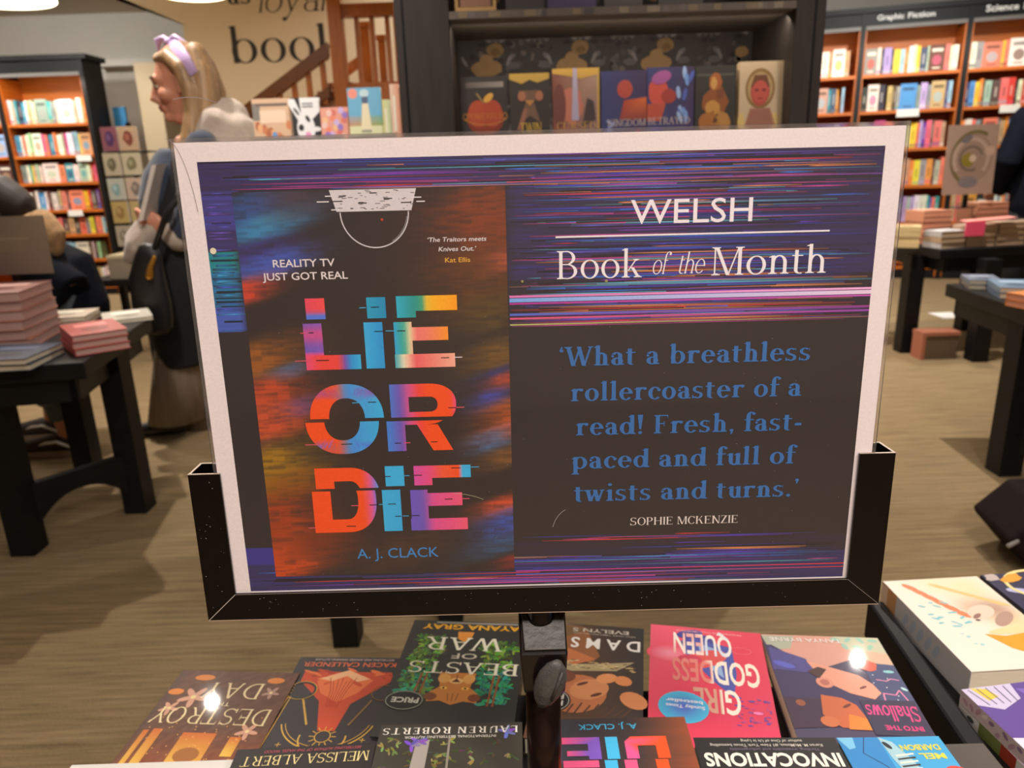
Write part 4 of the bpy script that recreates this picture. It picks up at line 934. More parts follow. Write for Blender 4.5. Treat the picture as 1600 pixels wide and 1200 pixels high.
# ================================================================== side tray with manga volumes
tray = thing('display_tray', 'black rimmed low table edge beside the pale manga volume', 'table', (0.62, 0.60, 0))
e0, e1 = Vector((0.4575, 0.846)), Vector((0.4140, 0.34)); dd = (e0 - e1).normalized(); nn = Vector((dd.y, -dd.x))
def tr(u, v, z): q = e1 + dd * u + nn * v; return (q.x, q.y, z)
Ln = (e0 - e1).length
MB().prism([tr(0, .006, .520), tr(0, .46, .520), tr(Ln, .46, .520), tr(Ln, .006, .520)], (0, 0, .022)).build('tray_board', M_BLACKW, tray, world=True)
MB().prism([tr(0, -.004, .505), tr(0, .020, .505), tr(Ln, .018, .505), tr(Ln, -.003, .505)], (0, 0, .054)).build('rim', M_BLACKW, tray, world=True, bevel=.004)
for u, v in ((.06, .03), (.06, .42), (Ln - .06, .03), (Ln - .06, .42)):
    q = tr(u, v, 0); MB().box(q[0] - .018, q[0] + .018, q[1] - .018, q[1] + .018, 0, .52).build('leg', M_BLACKW, tray, world=True)
def art_manga(A, w, L):
    A.rect(0, 0, w, L, (238, 228, 214), 0)
    def g(U, V):
        C = np.zeros(U.shape + (3,)); C[...] = (238, 228, 214)
        for cx, cy, s, c in ((.75, .86, .2, (246, 220, 170)), (.5, .95, .25, (244, 226, 190)), (.6, .62, .15, (214, 180, 150)), (.85, .45, .2, (246, 214, 160)), (.8, .6, .16, (180, 140, 120))):
            t = np.exp(-((U - cx) / s) ** 2 - ((V - cy) / (s * .7)) ** 2)[..., None] * .85; C[...] = C * (1 - t) + np.array(c) * t
        return C
    A.grid(0, 0, w, L, 24, 34, g, 1)
    for k in range(6): A.ell(26 + k * 6, L - 18 - k * 12, 5, 11, (234, 130, 84), 2, 12, .6)
    for k in range(5): A.ell(64 + k * 12, L - 20 - k * 10, 4, 14, (242, 196, 130), 2, 12, .9)
    A.ell(80, 104, 20, 12, (232, 206, 186), 3, 18, .5); A.ell(98, 88, 20, 8, (180, 146, 130), 3, 16, .7); A.ell(70, 96, 8, 3, (150, 110, 96), 4, 10, .6); A.ell(66, 88, 3, 2, (90, 70, 70), 4, 8)
    A.poly([(56, 62), (78, 56), (w, 64), (w, 16), (96, 14), (70, 34)], (244, 158, 32), 3); A.ell(92, 66, 30, 6, (246, 214, 160), 4, 14, .1)
    for k in range(16): A.ell(random.uniform(14, 56), random.uniform(78, 128), random.uniform(3, 7), 1.6, (120, 196, 206), 3, 8, random.uniform(-.8, .8))
    for k in range(6): A.ell(random.uniform(22, 50), random.uniform(40, 70), 3, 1.2, (170, 210, 214), 3, 7)
MG = 'manga volumes on the side tray'
def sp_manga(A, L, t):
    A.rect(0, 0, L, t, (200, 196, 196), 0); A.rect(L - 34, 2, L, t, (206, 150, 100), 1); A.rect(L - 14, 2, L, t - 2, (226, 196, 170), 2)
    for k in range(5): A.ell(60 + k * 16, t * .5, 5, t * .3, (176, 186, 200), 1, 8, .4)
lying_book('white manga volume with an orange painted figure, on the side tray', (0.4770, 0.8545), 2.2, .1260, .1810, .542, .0380, art_manga, (238, 228, 214), (200, 196, 196), MG, False, 'manga_volume', sp_manga)
def art_navy(A, w, L):
    A.rect(0, 0, w, L, (44, 40, 76), 0)
    for k in range(10): A.ell(random.uniform(20, w), random.uniform(40, L), random.uniform(6, 16), random.uniform(4, 9), random.choice([(150, 160, 220), (190, 190, 230), (70, 66, 120), (30, 28, 56)]), 1 + k % 3, 12, random.uniform(0, 3))
    A.arc(64, L - 30, 46, 34, 60, 230, 5, (240, 220, 150), 4, 20); A.ell(34, L - 12, 16, 7, (226, 160, 50), 5, 9, .3, .3); A.ell(10, L - 8, 10, 7, (190, 176, 170), 5, 10, .4, .3)
    for k in range(5): A.ell(18 + k * 16, L - 70 - k * 14, 14, 5, (206, 210, 236), 5, 10, .5)
lying_book('dark blue manga volume behind the white one at the right frame edge', (0.6095, 0.8620), 3.0, .1260, .1810, .542, .0380, art_navy, (44, 40, 76), (60, 56, 70), MG, False, 'manga_volume')
def art_purple(A, w, L):
    A.rect(0, 0, w, L, (96, 70, 150), 0); A.poly([(0, L), (56, L), (50, L - 22), (22, L - 34), (0, L - 24)], (206, 196, 226), 1); A.poly([(10, L), (26, L - 4), (30, L - 16), (16, L - 20)], (226, 200, 70), 2)
    for k in range(5): A.line([(6 + k * 10, L - 2), (12 + k * 8, L - 26)], 1.2, (70, 60, 110), 2)
    A.poly([(56, L - 8), (w, L - 20), (w, L - 70), (70, L - 46)], (126, 100, 190), 1); A.poly([(70, L - 30), (w, L - 40), (w, L - 60), (80, L - 48)], (160, 140, 220), 2)
    A.poly([(0, L - 70), (60, L - 80), (60, L - 110), (0, L - 104)], (226, 216, 236), 2)
def sp_purple(A, L, t):
    A.rect(0, 0, L, t, (214, 190, 190), 0)
    for k in range(14): A.ell(L - 8 - k * 9, t * random.uniform(.25, .75), random.uniform(3, 6), 2.5, random.choice([(190, 150, 160), (150, 120, 150), (230, 214, 200)]), 1, 8, random.uniform(0, 3))
def sp_mix(A, L, t):
    A.rect(0, 0, L, t, (226, 220, 214), 0); A.rect(L - 60, 0, L - 30, t, (120, 130, 70), 1); A.rect(L - 80, 0, L - 60, t, (170, 60, 40), 1); A.ell(L - 18, t / 2, 5, 3, (90, 90, 90), 1)
lying_book('white and green spined manga volume under the purple one', (0.4640, 0.6560), 6.0, .1260, .1800, .542, .0150, art_purple, (206, 196, 190), (226, 220, 214), MG, False, 'manga_volume', sp_mix)
lying_book('purple manga volume, top of the near pile on the side tray', (0.4630, 0.6550), 7.0, .1260, .1790, .557, .0160, art_purple, (96, 70, 150), (214, 190, 190), MG, False, 'manga_volume', sp_purple)
# ================================================================== book-lined shelves
ORD = ['first', 'second', 'third', 'fourth', 'fifth', 'sixth', 'seventh', 'eighth', 'ninth', 'tenth', 'eleventh', 'twelfth', 'thirteenth', 'fourteenth', 'fifteenth', 'sixteenth', 'seventeenth', 'eighteenth', 'nineteenth', 'twentieth', 'twenty-first', 'twenty-second', 'twenty-third', 'twenty-fourth', 'twenty-fifth', 'twenty-sixth', 'twenty-seventh', 'twenty-eighth', 'twenty-ninth', 'thirtieth', 'thirty-first', 'thirty-second', 'thirty-third', 'thirty-fourth', 'thirty-fifth', 'thirty-sixth', 'thirty-seventh', 'thirty-eighth', 'thirty-ninth', 'fortieth']
PAL = [('cream', (236, 226, 204)), ('white', (240, 238, 232)), ('pale blue', (150, 190, 214)), ('teal', (60, 150, 160)), ('red', (206, 66, 54)), ('coral', (226, 120, 96)), ('pink', (222, 90, 140)), ('orange', (232, 140, 60)), ('yellow', (236, 206, 50)), ('grey', (150, 150, 148)), ('dark brown', (92, 62, 52)), ('navy blue', (52, 66, 110)), ('pale green', (168, 196, 160)), ('lilac', (176, 160, 206)), ('black', (44, 42, 46)), ('tan', (196, 160, 120)), ('sky blue', (70, 150, 210)), ('purple', (110, 70, 150))]
PD = dict(PAL)
def hidden(p, lowsign=True):
    x, y = proj(p)
    if x < -30 or x > 1630 or y < -30 or y > 1230: return True
    if 300 + (y - 230) * .12 < x < 1405 - (y - 210) * .1 and 235 < y < 930: return True
    if 632 < x < 1268 and y < 240: return True
    return False
def shelf_row(M, width, height, depth, where, group, weights, seq=None, gap=0.25, face=0.12, lowest=0.62, kind='novel', tidy=False):
    """stand books along local x of frame M (y back, z up); where ends every label"""
    x = 0.004; k = 0; rr = random
    while x < width - 0.02:
        if seq and k < len(seq): cn, wd, fo = seq[k]
        else:
            cn = rr.choices([p[0] for p in PAL], weights)[0]; fo = rr.random() < face; wd = rr.uniform(.10, .13) if fo else rr.uniform(.016, .042)
        if x + wd > width: break
        h = height * (rr.uniform(lowest, .80) if not fo else rr.uniform(.72, .82)); y0 = 0.012 + (rr.uniform(0, .02) if not tidy else 0)
        col = PD[cn]; col = tuple(max(0, min(255, c + rr.uniform(-14, 14))) for c in col)
        k += 1
        c = M @ Vector((x + wd / 2, 0, h * .5))
        if not hidden(c):
            b = MB(); d = .02 if fo else min(depth - .04, .13)
            b.box(0, wd - .0012, 0, d, 0, h, col)
            lt = (226, 218, 204) if sum(col) < 420 else tuple(c * .62 for c in col)
            def mix(c2, t=.45): return tuple(a_ * (1 - t) + b_ * t for a_, b_ in zip(col, c2))
            A = Art(b, Matrix(((1, 0, 0, 0), (0, 0, -1, -.0004), (0, 1, 0, 0), (0, 0, 0, 1))), .0002)
            w1, h1 = (wd - .0012) * 1000, h * 1000
            if fo:
                A.ell(w1 / 2, h1 * .42, w1 * .3, h1 * .2, mix(PD[rr.choice(PAL)[0]], .6), 1, 12); A.rect(w1 * .15, h1 * .74, w1 * .85, h1 * .86, lt, 1); A.rect(w1 * .25, h1 * .1, w1 * .75, h1 * .15, lt, 1)
            else:
                A.rect(w1 * .36, h1 * .34, w1 * .64, h1 * rr.uniform(.62, .85), mix(lt, .6), 1); A.rect(0, h1 * .05, w1, h1 * rr.uniform(.1, .2), mix(PD[rr.choice(PAL)[0]]), 1)
            lo = M.to_translation(); rot = M.to_euler()
            o = b.build('book', M_MATTEC); o.matrix_world = M @ Matrix.Translation((x, y0, .0008))
            f = 'cover' if fo else 'spine'
            tag(o, '%s book %s, %s from left, %s' % (cn, f, ORD[min(k - 1, 39)], where), 'book', group)
        x += wd
        if rr.random() < gap * .12: x += rr.uniform(.01, .03)
    return k
def bookcase(label, M, bays, bayw, depth, top, shelves, post=0.04, headz=None, group=None, heads=()):
    """black frame with orange oak interior; M: left front foot, x along the front, y back"""
    t = thing('bookcase', label, 'bookcase', M.to_translation(), M.to_euler())
    n = bays; Wd = n * bayw + (n + 1) * post
    for i in range(n + 1):
        x = i * (bayw + post)
        MB().box(x, x + post, -.012, depth, 0, top - .03).build('upright', M_BLACKW, t)
    MB().box(-.05, Wd + .05, -.03, depth, top - .03, top + .012).build('cornice', M_BLACKW, t)
    MB().box(0, Wd, 0.01, depth, 0, min(.09, shelves[-1] - .03)).build('plinth', M_BLACKW, t)
    hz = headz or top - .22
    for i in range(n):
        x0 = post + i * (bayw + post); x1 = x0 + bayw
        MB().box(x0, x1, depth - .02, depth - .004, .02, top - .03).build('back_panel', M_ORANGE, t)
        for xa, xb in ((x0, x0 + .012), (x1 - .012, x1)): MB().box(xa, xb, .004, depth - .02, .02, hz).build('side_lining', M_ORANGE, t)
        hd = MB().box(x0, x1, -.004, .02, hz + .03, top - .03).build('header_board', M_BLACKW, t)
        MB().box(x0, x1, -.010, .024, hz, hz + .03).build('light_rail', M_GREYR, t)
        if i < len(heads) and heads[i]:
            txt, xa, xb, za, zc = heads[i]; ws = txt.split(); tot = len(txt); at = 0
            for wd in ws:
                b = MB(); A = Art(b, Matrix(((1, 0, 0, x0), (0, 0, -1, -.0046), (0, 1, 0, hz), (0, 0, 0, 1))), .0003)
                A.s(wd, (xa + (xb - xa) * at / tot) * 1000, (xa + (xb - xa) * (at + len(wd)) / tot) * 1000, za * 1000, zc * 1000, (250, 248, 244), 1, .025); b.build('header_lettering', M_MATTEC, hd); at += len(wd) + 1
        for z in shelves: MB().box(x0 + .012, x1 - .012, 0.0, depth - .02, z - .026, z).build('shelf', M_ORANGE, t)
    return t
WARM = [14, 10, 6, 4, 3, 5, 3, 4, 3, 5, 4, 2, 6, 3, 2, 6, 3, 1]
# ---- left bookcase
LY = 7.4
lx1 = ony(140, 200, LY).x
lbay = lx1 - ony(8, 200, LY).x - .02
LM = Matrix.Translation((lx1 - 2 * lbay - 2 * .04, LY, 0)) @ Matrix.Rotation(0, 4, 'Z')
lz = [ony(75, y, LY).z for y in (193, 243, 285.5, 329, 367.5, 407, 449)]
ltop = ony(75, 88, LY).z
bookcase('black bookcase with orange shelves, at the far left behind the woman', LM, 2, lbay, .34, ltop, lz, .04, ony(75, 119, LY).z, heads=(None, ('Stories', -.28, .03, .07, .055)))
NM = ['topmost', 'second', 'third', 'fourth', 'fifth', 'sixth', 'seventh']
for i, z in enumerate(lz):
    h = (lz[i - 1] - z - .026) if i else .27
    if i == 0: h = .29
    for b in (0, 1):
        if b == 0 and (i > 2): continue
        m = LM @ Matrix.Translation((.04 + b * (lbay + .04) + .014, .02, z))
        sq = None
        if b == 1:
            sq = {1: [('sky blue', .05, False), ('cream', .02, False), ('coral', .035, False), ('cream', .03, False), ('pale green', .03, False), ('white', .09, True), ('pink', .03, False), ('coral', .03, False), ('teal', .05, False), ('orange', .03, False), ('white', .05, False), ('pale green', .02, False), ('pink', .035, False), ('white', .05, False), ('pale blue', .05, False), ('yellow', .015, False), ('tan', .10, True), ('black', .03, False)],
                  2: [('grey', .05, False), ('cream', .03, False), ('teal', .02, False), ('yellow', .02, False), ('tan', .03, False), ('pale green', .02, False), ('cream', .03, False), ('dark brown', .015, False), ('cream', .15, True), ('coral', .06, False), ('teal', .08, True), ('cream', .05, False), ('pale green', .08, True), ('cream', .03, False), ('red', .03, False), ('pink', .03, False), ('coral', .03, False)],
                  3: [('red', .03, False), ('white', .035, False), ('dark brown', .02, False), ('cream', .03, False), ('sky blue', .06, False), ('cream', .03, False), ('dark brown', .03, False), ('cream', .05, False), ('grey', .03, False), ('tan', .02, False), ('coral', .05, False), ('dark brown', .03, False), ('coral', .14, True), ('yellow', .04, False), ('red', .03, False), ('dark brown', .05, False), ('purple', .03, False), ('red', .03, False)],
                  5: [('dark brown', .05, False)] * 4 + [('purple', .04, False), ('pale blue', .09, True), ('pale blue', .05, False), ('cream', .13, True), ('dark brown', .03, False), ('cream', .02, False), ('dark brown', .03, False)],
                  4: [('dark brown', .05, False)] * 5 + [('coral', .05, False), ('dark brown', .05, False), ('tan', .06, False), ('dark brown', .05, False), ('coral', .06, True), ('grey', .04, False), ('yellow', .045, False), ('dark brown', .02, False), ('coral', .05, False), ('white', .02, False), ('teal', .03, False)]}.get(i)
        shelf_row(m, lbay - .03, h * (1.0 if i else .95), .3, '%s shelf, %s' % (NM[i], 'left bookcase' if b else 'bay at left frame edge'), 'books in the left bookcase', WARM, sq, lowest=.70)
for (px, py, i) in ((131, 243, 1), (118, 329, 3)):
    q = ony(px, py, LY - .004); b = MB().box(q.x - .07, q.x + .07, LY - .014, LY - .003, q.z - .052, q.z + .004)
    tag(b.build('shelf_label', M_WHITE), 'white label clipped to the %s shelf of the left bookcase' % NM[i], 'label', 'white shelf labels')
# ---- right bookcases, turned towards the middle of the shop
RP = ony(1346, 40, 6.95); RQ = ony(1513, 30, 6.70)
ryaw = math.atan2(RQ.y - RP.y, RQ.x - RP.x); rbay = math.hypot(RQ.x - RP.x, RQ.y - RP.y) - .04
R0 = Vector((RP.x, RP.y, 0)) - Vector((math.cos(ryaw), math.sin(ryaw), 0)) * (rbay + .04)
RM = Matrix.Translation(R0) @ Matrix.Rotation(ryaw, 4, 'Z')
RYM = (RP.y + RQ.y) / 2
rz_ = [max(.11, ony(1425, y, RYM).z) for y in (113, 171, 231, 289, 347, 405, 452)]
rtop = ony(1425, 9, RYM).z
bookcase('wide black bookcase with orange shelves and genre headers, on the right', RM, 3, rbay, .34, rtop, rz_, .04, ony(1425, 42, RYM).z, heads=(None, ('Graphic Fiction', .08, .52, .072, .042), ('Science Fiction', .08, .58, .072, .05)))
RIGHTW = [10, 9, 5, 3, 3, 6, 4, 4, 3, 5, 4, 3, 3, 5, 2, 6, 3, 3]
BN = ['right bay beside black post', 'middle right bay', 'Science Fiction bay']
for i, z in enumerate(rz_):
    for b in range(3):
        m = RM @ Matrix.Translation((.04 + b * (rbay + .04) + .014, .02, z))
        h = (rz_[i - 1] - z - .026) if i else .29
        sq = {(0, 1): [('grey', .10, True), ('cream', .03, False), ('black', .02, False), ('lilac', .06, False), ('black', .02, False), ('yellow', .05, False), ('pale blue', .035, False), ('orange', .03, False), ('white', .03, False), ('cream', .03, False), ('yellow', .03, False), ('navy blue', .05, False), ('pale green', .015, False), ('dark brown', .12, True), ('coral', .04, False)],
              (1, 1): [('black', .05, False), ('cream', .09, True), ('black', .05, False), ('tan', .04, False), ('dark brown', .03, False), ('grey', .03, False), ('sky blue', .13, True), ('grey', .03, False), ('lilac', .05, False), ('grey', .03, False), ('tan', .11, True), ('navy blue', .02, False), ('pale blue', .03, False)],
              (2, 1): [('grey', .08, False), ('purple', .05, False), ('pink', .09, True), ('coral', .06, False), ('dark brown', .05, False), ('black', .06, False), ('pale green', .03, False), ('yellow', .05, False), ('coral', .025, False), ('lilac', .02, False), ('purple', .03, False), ('pink', .04, False), ('dark brown', .02, False), ('coral', .06, False), ('tan', .03, False), ('orange', .05, False)],
              (3, 1): [('tan', .05, False)] * 9 + [('orange', .03, False), ('yellow', .05, False), ('grey', .05, False), ('orange', .05, False), ('dark brown', .02, False), ('pale green', .04, False), ('coral', .03, False)],
              (0, 2): [('white', .045, False), ('grey', .05, False), ('coral', .14, True), ('yellow', .02, False), ('coral', .03, False), ('white', .14, True)],
              (1, 2): [('navy blue', .03, False), ('sky blue', .04, False), ('yellow', .035, False), ('orange', .02, False), ('dark brown', .02, False), ('pale green', .05, False), ('dark brown', .06, False), ('coral', .06, False), ('red', .05, False), ('black', .02, False), ('cream', .03, False), ('red', .05, False), ('coral', .04, False), ('purple', .03, False), ('white', .03, False)],
              (0, 0): [('white', .05, False)] * 9 + [('white', .07, False), ('tan', .03, False), ('white', .10, True), ('tan', .04, False), ('coral', .05, False), ('red', .07, False)]}.get((i, b))
        shelf_row(m, rbay - .03, h * (1 if i else .95), .3, '%s shelf, %s' % (NM[i], BN[b]), 'books in the right bookcase', RIGHTW, sq, lowest=.70)
for px, py, w, nm in ((1418, 172, 15, 'second shelf of the middle right-hand bay'), (1577, 165, 13, 'second shelf under Science Fiction')):
    y = RYM - .07 if px < 1500 else RQ.y - .16
    q = ony(px, py, y); k = w * y / F; rot = Matrix.Translation((q.x, q.y, q.z)) @ Matrix.Rotation(ryaw, 4, 'Z')
    b = MB().box(-k, k, -.03, -.022, -.055, .006); o = b.build('shelf_label', M_WHITE); o.matrix_world = rot
    tag(o, 'white label clipped to the %s' % nm, 'label', 'white shelf labels')

# ================================================================== dark oak display unit behind the poster
DY = 2.05
def dp(px, py, y=DY): return ony(px, py, y)
ux0, ux1, ux2, ux3 = dp(614, 0).x, dp(700, 0).x, dp(1244, 20).x, dp(1293, 0).x
unit = thing('display_unit', 'dark oak display unit with patterned back, behind the poster', 'shelving unit', ((ux0 + ux3) / 2, DY, 0))
UD = .36
for a, b in ((ux0, ux1), (ux2, ux3)):
    p = MB().box(a, b, DY, DY + UD, 0, 2.3).build('post', M_DARKW, unit, world=True, bevel=.003)
    g0 = a + .018 if a == ux0 else b - .03
    MB().box(g0, g0 + .006, DY - .0008, DY + .001, .1, 2.29).build('groove', M_BLACKW, p, world=True)
MB().box(ux0, ux3, DY, DY + UD, 2.3, 2.36).build('cornice', M_DARKW, unit, world=True)
MB().box(ux1, ux2, DY + .01, DY + UD, 0, .12).build('plinth', M_DARKW, unit, world=True)
def wallpaper(A, w, h):
    A.rect(0, 0, w, h, (58, 52, 54), 0)
    pit, K = 248.0, 1.95
    for _ in range(420):
        A.ell(random.uniform(14, w - 14), random.uniform(14, h - 14), random.uniform(5, 14), random.uniform(4, 10), random.choice([(86, 80, 82), (70, 64, 66), (46, 40, 44), (100, 92, 88), (40, 34, 38)]), .1, 8, random.uniform(0, 3))
    q0 = ony(760, 104, DY + UD - .02); ox, oy = (q0.x - ux1) * 1000, (q0.z - 1.18) * 1000
    for k in range(-2, int(w / pit) + 2):
        for j in (-1, 0, 1):
            x = ox + k * pit * 1.02; y = oy + j * 190 - 6
            def E(dx, dy, rx, ry, c, lv, rot=0):
                cx, cy = x + dx, y + dy; m = max(rx, ry)
                if m < cx < w - m and m < cy < h - m: A.ell(cx, cy, rx, ry, c, lv, 14, rot, .08)
            G, Lg, Dk, Go, Am = (104, 98, 100), (124, 118, 120), (38, 32, 36), (132, 104, 68), (146, 96, 42)
            E(0, 0, 48, 24, (150, 118, 80), 1.2); E(0, 24, 20, 16, (150, 118, 80), 1.2); E(26, 50, 26, 20, Go, 1.2); E(28, 44, 14, 10, (110, 84, 50), 2.4)
            E(28, 84, 10, 14, G, 1.2); E(28, 112, 8, 22, Lg, 2.4)
            for s in (-1, 1):
                E(28 + s * 16, 120, 6, 20, G, 2.4, -s * .6); E(28 + s * 30, 104, 11, 20, Dk, 1.2, s * .3); E(28 + s * 22, 78, 12, 6, Lg, 2.4, s * .5); E(28 + s * 40, 66, 12, 7, Dk, 1.2); E(28 + s * 8, 138, 4, 12, G, 2.4, -s * .4); E(s * 74, 30, 14, 7, G, 1.2, s * .6); E(s * 80, 6, 20, 10, (92, 86, 90), 1.2); E(s * 66, 20, 5, 16, Lg, 2.4, -s * .5)
            E(152, 116, 34, 26, Go, 1.2); E(152, 116, 14, 24, Am, 2.4)
            for s in (-1, 1): E(152 + s * 24, 130, 12, 12, (120, 92, 60), 1.2); E(152 + s * 26, 82, 10, 13, G, 2.4, s * .3); E(152 + s * 8, 78, 6, 10, (92, 84, 84), 2.4); E(152 + s * 12, 58, 10, 5, Dk, 2.4)
wp = MB().box(ux1, ux2, DY + UD - .02, DY + UD, .12, 2.3, (58, 52, 54))
wallpaper(Art(wp, Matrix(((1, 0, 0, ux1 + .001), (0, 0, -1, DY + UD - .0203), (0, 1, 0, 1.18), (0, 0, 0, 1))), .0003), (ux2 - ux1 - .002) * 1000, 620)
wp.build('patterned_back', mat('patterned_wallpaper', attr=True, rough=.7, noise=(60.0, .18)), unit, world=True)
zs = dp(960, 222, DY + .06).z
MB().box(ux1, ux2, DY + .012, DY + UD - .02, zs - .03, zs).build('shelf', M_DARKW, unit, world=True)
zt = dp(960, 22, DY).z
st_ = MB().box(ux1, ux2, DY, DY + UD - .02, zt, zt + .018, (112, 102, 96))
_sa = Art(st_, Matrix(((1, 0, 0, ux1), (0, 0, -1, DY - .0003), (0, 1, 0, zt), (0, 0, 0, 1))), .0003)
for k in range(22):
    x = random.uniform(6, (ux2 - ux1) * 1000 - 40); _sa.rect(x, 2, x + random.uniform(10, 32), 16, random.choice([(140, 124, 100), (86, 82, 84), (150, 138, 120), (120, 112, 110)]), 1)
st_.build('patterned_shelf', mat('patterned_wallpaper'), unit, world=True)
for z in (.35, .75): MB().box(ux1, ux2, DY + .012, DY + UD - .02, z - .03, z).build('shelf', M_DARKW, unit, world=True)
# ---- standing books
def standing_book(label, x, y, z, w, h, t, art, cov=(40, 36, 40), lean=5.0, rz=0.0, group=None, name='hardback_novel', page=M_PAGES):
    a = math.radians(lean)
    th = thing(name, label, 'book', (x, y, z), (0, 0, 0), group)
    z += .0008 + t * math.sin(a); th.location.z = z
    MM = Matrix.Rotation(math.radians(rz), 4, 'Z') @ Matrix.Rotation(-a, 4, 'X')
    c = MB(); k = .0016
    c.box(0, w, 0, k, 0, h, cov, MM); c.box(0, w, t - k, t, 0, h, cov, MM); c.box(0, k, k, t - k, 0, h, cov, MM)
    art(Art(c, MM @ Matrix(((1, 0, 0, 0), (0, 0, -1, -.0001), (0, 1, 0, 0), (0, 0, 0, 1))), .00025), w * 1000, h * 1000)
    c.build('cover', M_COVER, th)
    p = MB(); p.box(k + .0003, w - .003, k, t - k, .002, h - .003, M=MM); p.build('pages', page, th)
    return th
def edges_px(x0, x1, ytop, y, zb):
    """left x, width and height of a standing book from its outline at depth y"""
    a = ony(x0, (ytop + 205) / 2, y); b = ony(x1, (ytop + 205) / 2, y); return a.x, b.x - a.x, ony((x0 + x1) / 2, ytop, y).z - zb
BY = DY + .05
DG = 'novels facing out on the display unit shelf'
def a_apple(A, w, h):
    A.rect(0, 0, w, h, (48, 42, 42), 0); A.rect(w * .08, h * .84, w * .92, h * .92, (150, 140, 132), 1, [(90, 80, 78), (150, 140, 132), (150, 140, 132), (90, 80, 78)])
    A.ell(w * .5, h * .40, w * .42, h * .26, (172, 64, 34), 1, 24, 0, 0, (130, 44, 26)); A.ell(w * .34, h * .46, w * .22, h * .20, (184, 74, 40), 2); A.ell(w * .66, h * .46, w * .22, h * .20, (180, 70, 40), 2)
    A.line([(w * .47, h * .62), (w * .32, h * .76)], 5, (150, 120, 70), 3); A.ell(w * .58, h * .69, w * .13, h * .05, (226, 170, 70), 3, 14, .7)
    A.r('POWERFUL', w * .1, w * .9, h * .38, h * .09, (206, 130, 50), 4, S=.1, h=.05, sl=.05); A.arc(w * .5, h * .42, w * .46, h * .12, 190, 350, 2.4, (196, 130, 50), 4); A.rect(w * .32, h * .05, w * .68, h * .09, (120, 110, 106), 1)
    for s in (.06, .93): A.arc(w * s, h * .42, w * .05, h * .05, 0, 360, 2, (190, 130, 50), 4, 10)
def a_twin(A, w, h):
    A.rect(0, 0, w, h, (52, 44, 40), 0); A.poly([(0, h), (w, h), (w, h - 14), (w * .7, h - 24), (w * .5, h - 16), (w * .3, h - 26), (0, h - 14)], (196, 160, 72), 1)
    A.poly([(w * .2, h * .76), (w * .8, h * .76), (w * .6, h * .6), (w * .76, h * .3), (w * .5, h * .4), (w * .24, h * .3), (w * .4, h * .6)], (120, 90, 70), 1)
    A.ell(w * .3, h * .68, w * .1, h * .07, (176, 112, 84), 2); A.ell(w * .74, h * .68, w * .1, h * .07, (176, 112, 84), 2); A.poly([(w * .16, h * .2), (w * .34, h * .5), (w * .44, h * .5), (w * .3, h * .2)], (160, 104, 84), 2); A.poly([(w * .38, h * .62), (w * .62, h * .62), (w * .5, h * .54)], (196, 140, 70), 3)
    A.r('TWIN', w * .24, w * .78, h * .16, h * .14, (226, 186, 70), 4, S=.13, h=.06, sl=.06); A.r('CROWNS', w * .03, w * .97, h * .02, h * .12, (226, 186, 70), 4, S=.13, h=.06, sl=.06)
def a_cursed(A, w, h):
    A.rect(0, 0, w, h, (150, 84, 70), 0, [(150, 80, 64), (130, 100, 120), (180, 150, 130), (130, 76, 66)]); A.poly([(0, h), (w, h), (w, h - 16), (w * .6, h - 26), (w * .3, h - 18), (0, h - 12)], (214, 170, 76), 1); A.rect(w * .95, 0, w, h, (206, 166, 84), 1)
    A.ell(w * .4, h * .5, w * .24, h * .26, (206, 126, 104), 1, 16, 0, .1); A.poly([(w * .62, h * .2), (w * .92, h * .3), (w * .88, h * .55), (w * .74, h * .6)], (70, 54, 56), 2); A.ell(w * .14, h * .5, w * .14, h * .3, (120, 66, 58), 2)
    A.poly([(w * .44, h), (w * .52, h), (w * .56, h * .3), (w * .40, h * .3)], (190, 180, 210), 3)
    A.r('CURSED', w * .08, w * .92, h * .17, h * .11, (214, 164, 96), 4, S=.13, h=.06, sl=.06); A.r('CROWNS', w * .08, w * .92, h * .03, h * .11, (214, 164, 96), 4, S=.13, h=.06, sl=.06)
def a_duo(n):
    def f(A, w, h):
        A.rect(0, 0, w, h, (52, 50, 96), 0, [(60, 70, 130), (70, 44, 110), (60, 44, 80), (56, 60, 120)])
        if n == 0:
            A.ell(w * .52, h * .74, w * .17, h * .13, (190, 76, 64), 1); A.poly([(w * .5, h * .58), (w, h * .62), (w, h * .3), (w * .4, h * .3)], (204, 84, 44), 1, [(190, 70, 50), (226, 110, 50), (140, 60, 50), (150, 60, 60)])
            for k in range(8): A.ell(w * random.uniform(.12, .4), h * random.uniform(.10, .34), 9, 4, random.choice([(110, 140, 214), (150, 170, 226), (70, 80, 170)]), 2, 8, random.uniform(0, 3))
            A.ell(w * .8, h * .1, w * .1, h * .03, (190, 70, 90), 2, 8, .8); A.r('KINGDOM', w * .14, w * .98, h * .21, h * .10, (206, 190, 190), 4, S=.12, h=.06, sl=.06)
        else:
            A.ell(w * .24, h * .66, w * .22, h * .2, (214, 84, 70), 1, 14, 0, .1); A.ell(w * .3, h * .86, w * .22, h * .09, (170, 90, 160), 2, 12, .3); A.ell(w * .46, h * .6, w * .16, h * .1, (170, 60, 50), 2); A.poly([(0, h * .5), (w * .4, h * .5), (w * .3, h * .26), (0, h * .26)], (196, 84, 60), 1)
            for k in range(10): A.ell(w * random.uniform(.66, .96), h * random.uniform(.3, .96), 6, 17, random.choice([(120, 160, 230), (160, 190, 240), (80, 100, 190)]), 2, 8, random.uniform(-.5, .5))
            A.ell(w * .2, h * .1, w * .14, h * .08, (84, 50, 160), 2); A.r('BETRAYED', w * .02, w * .92, h * .21, h * .10, (206, 190, 190), 4, S=.12, h=.06, sl=.06)
    return f
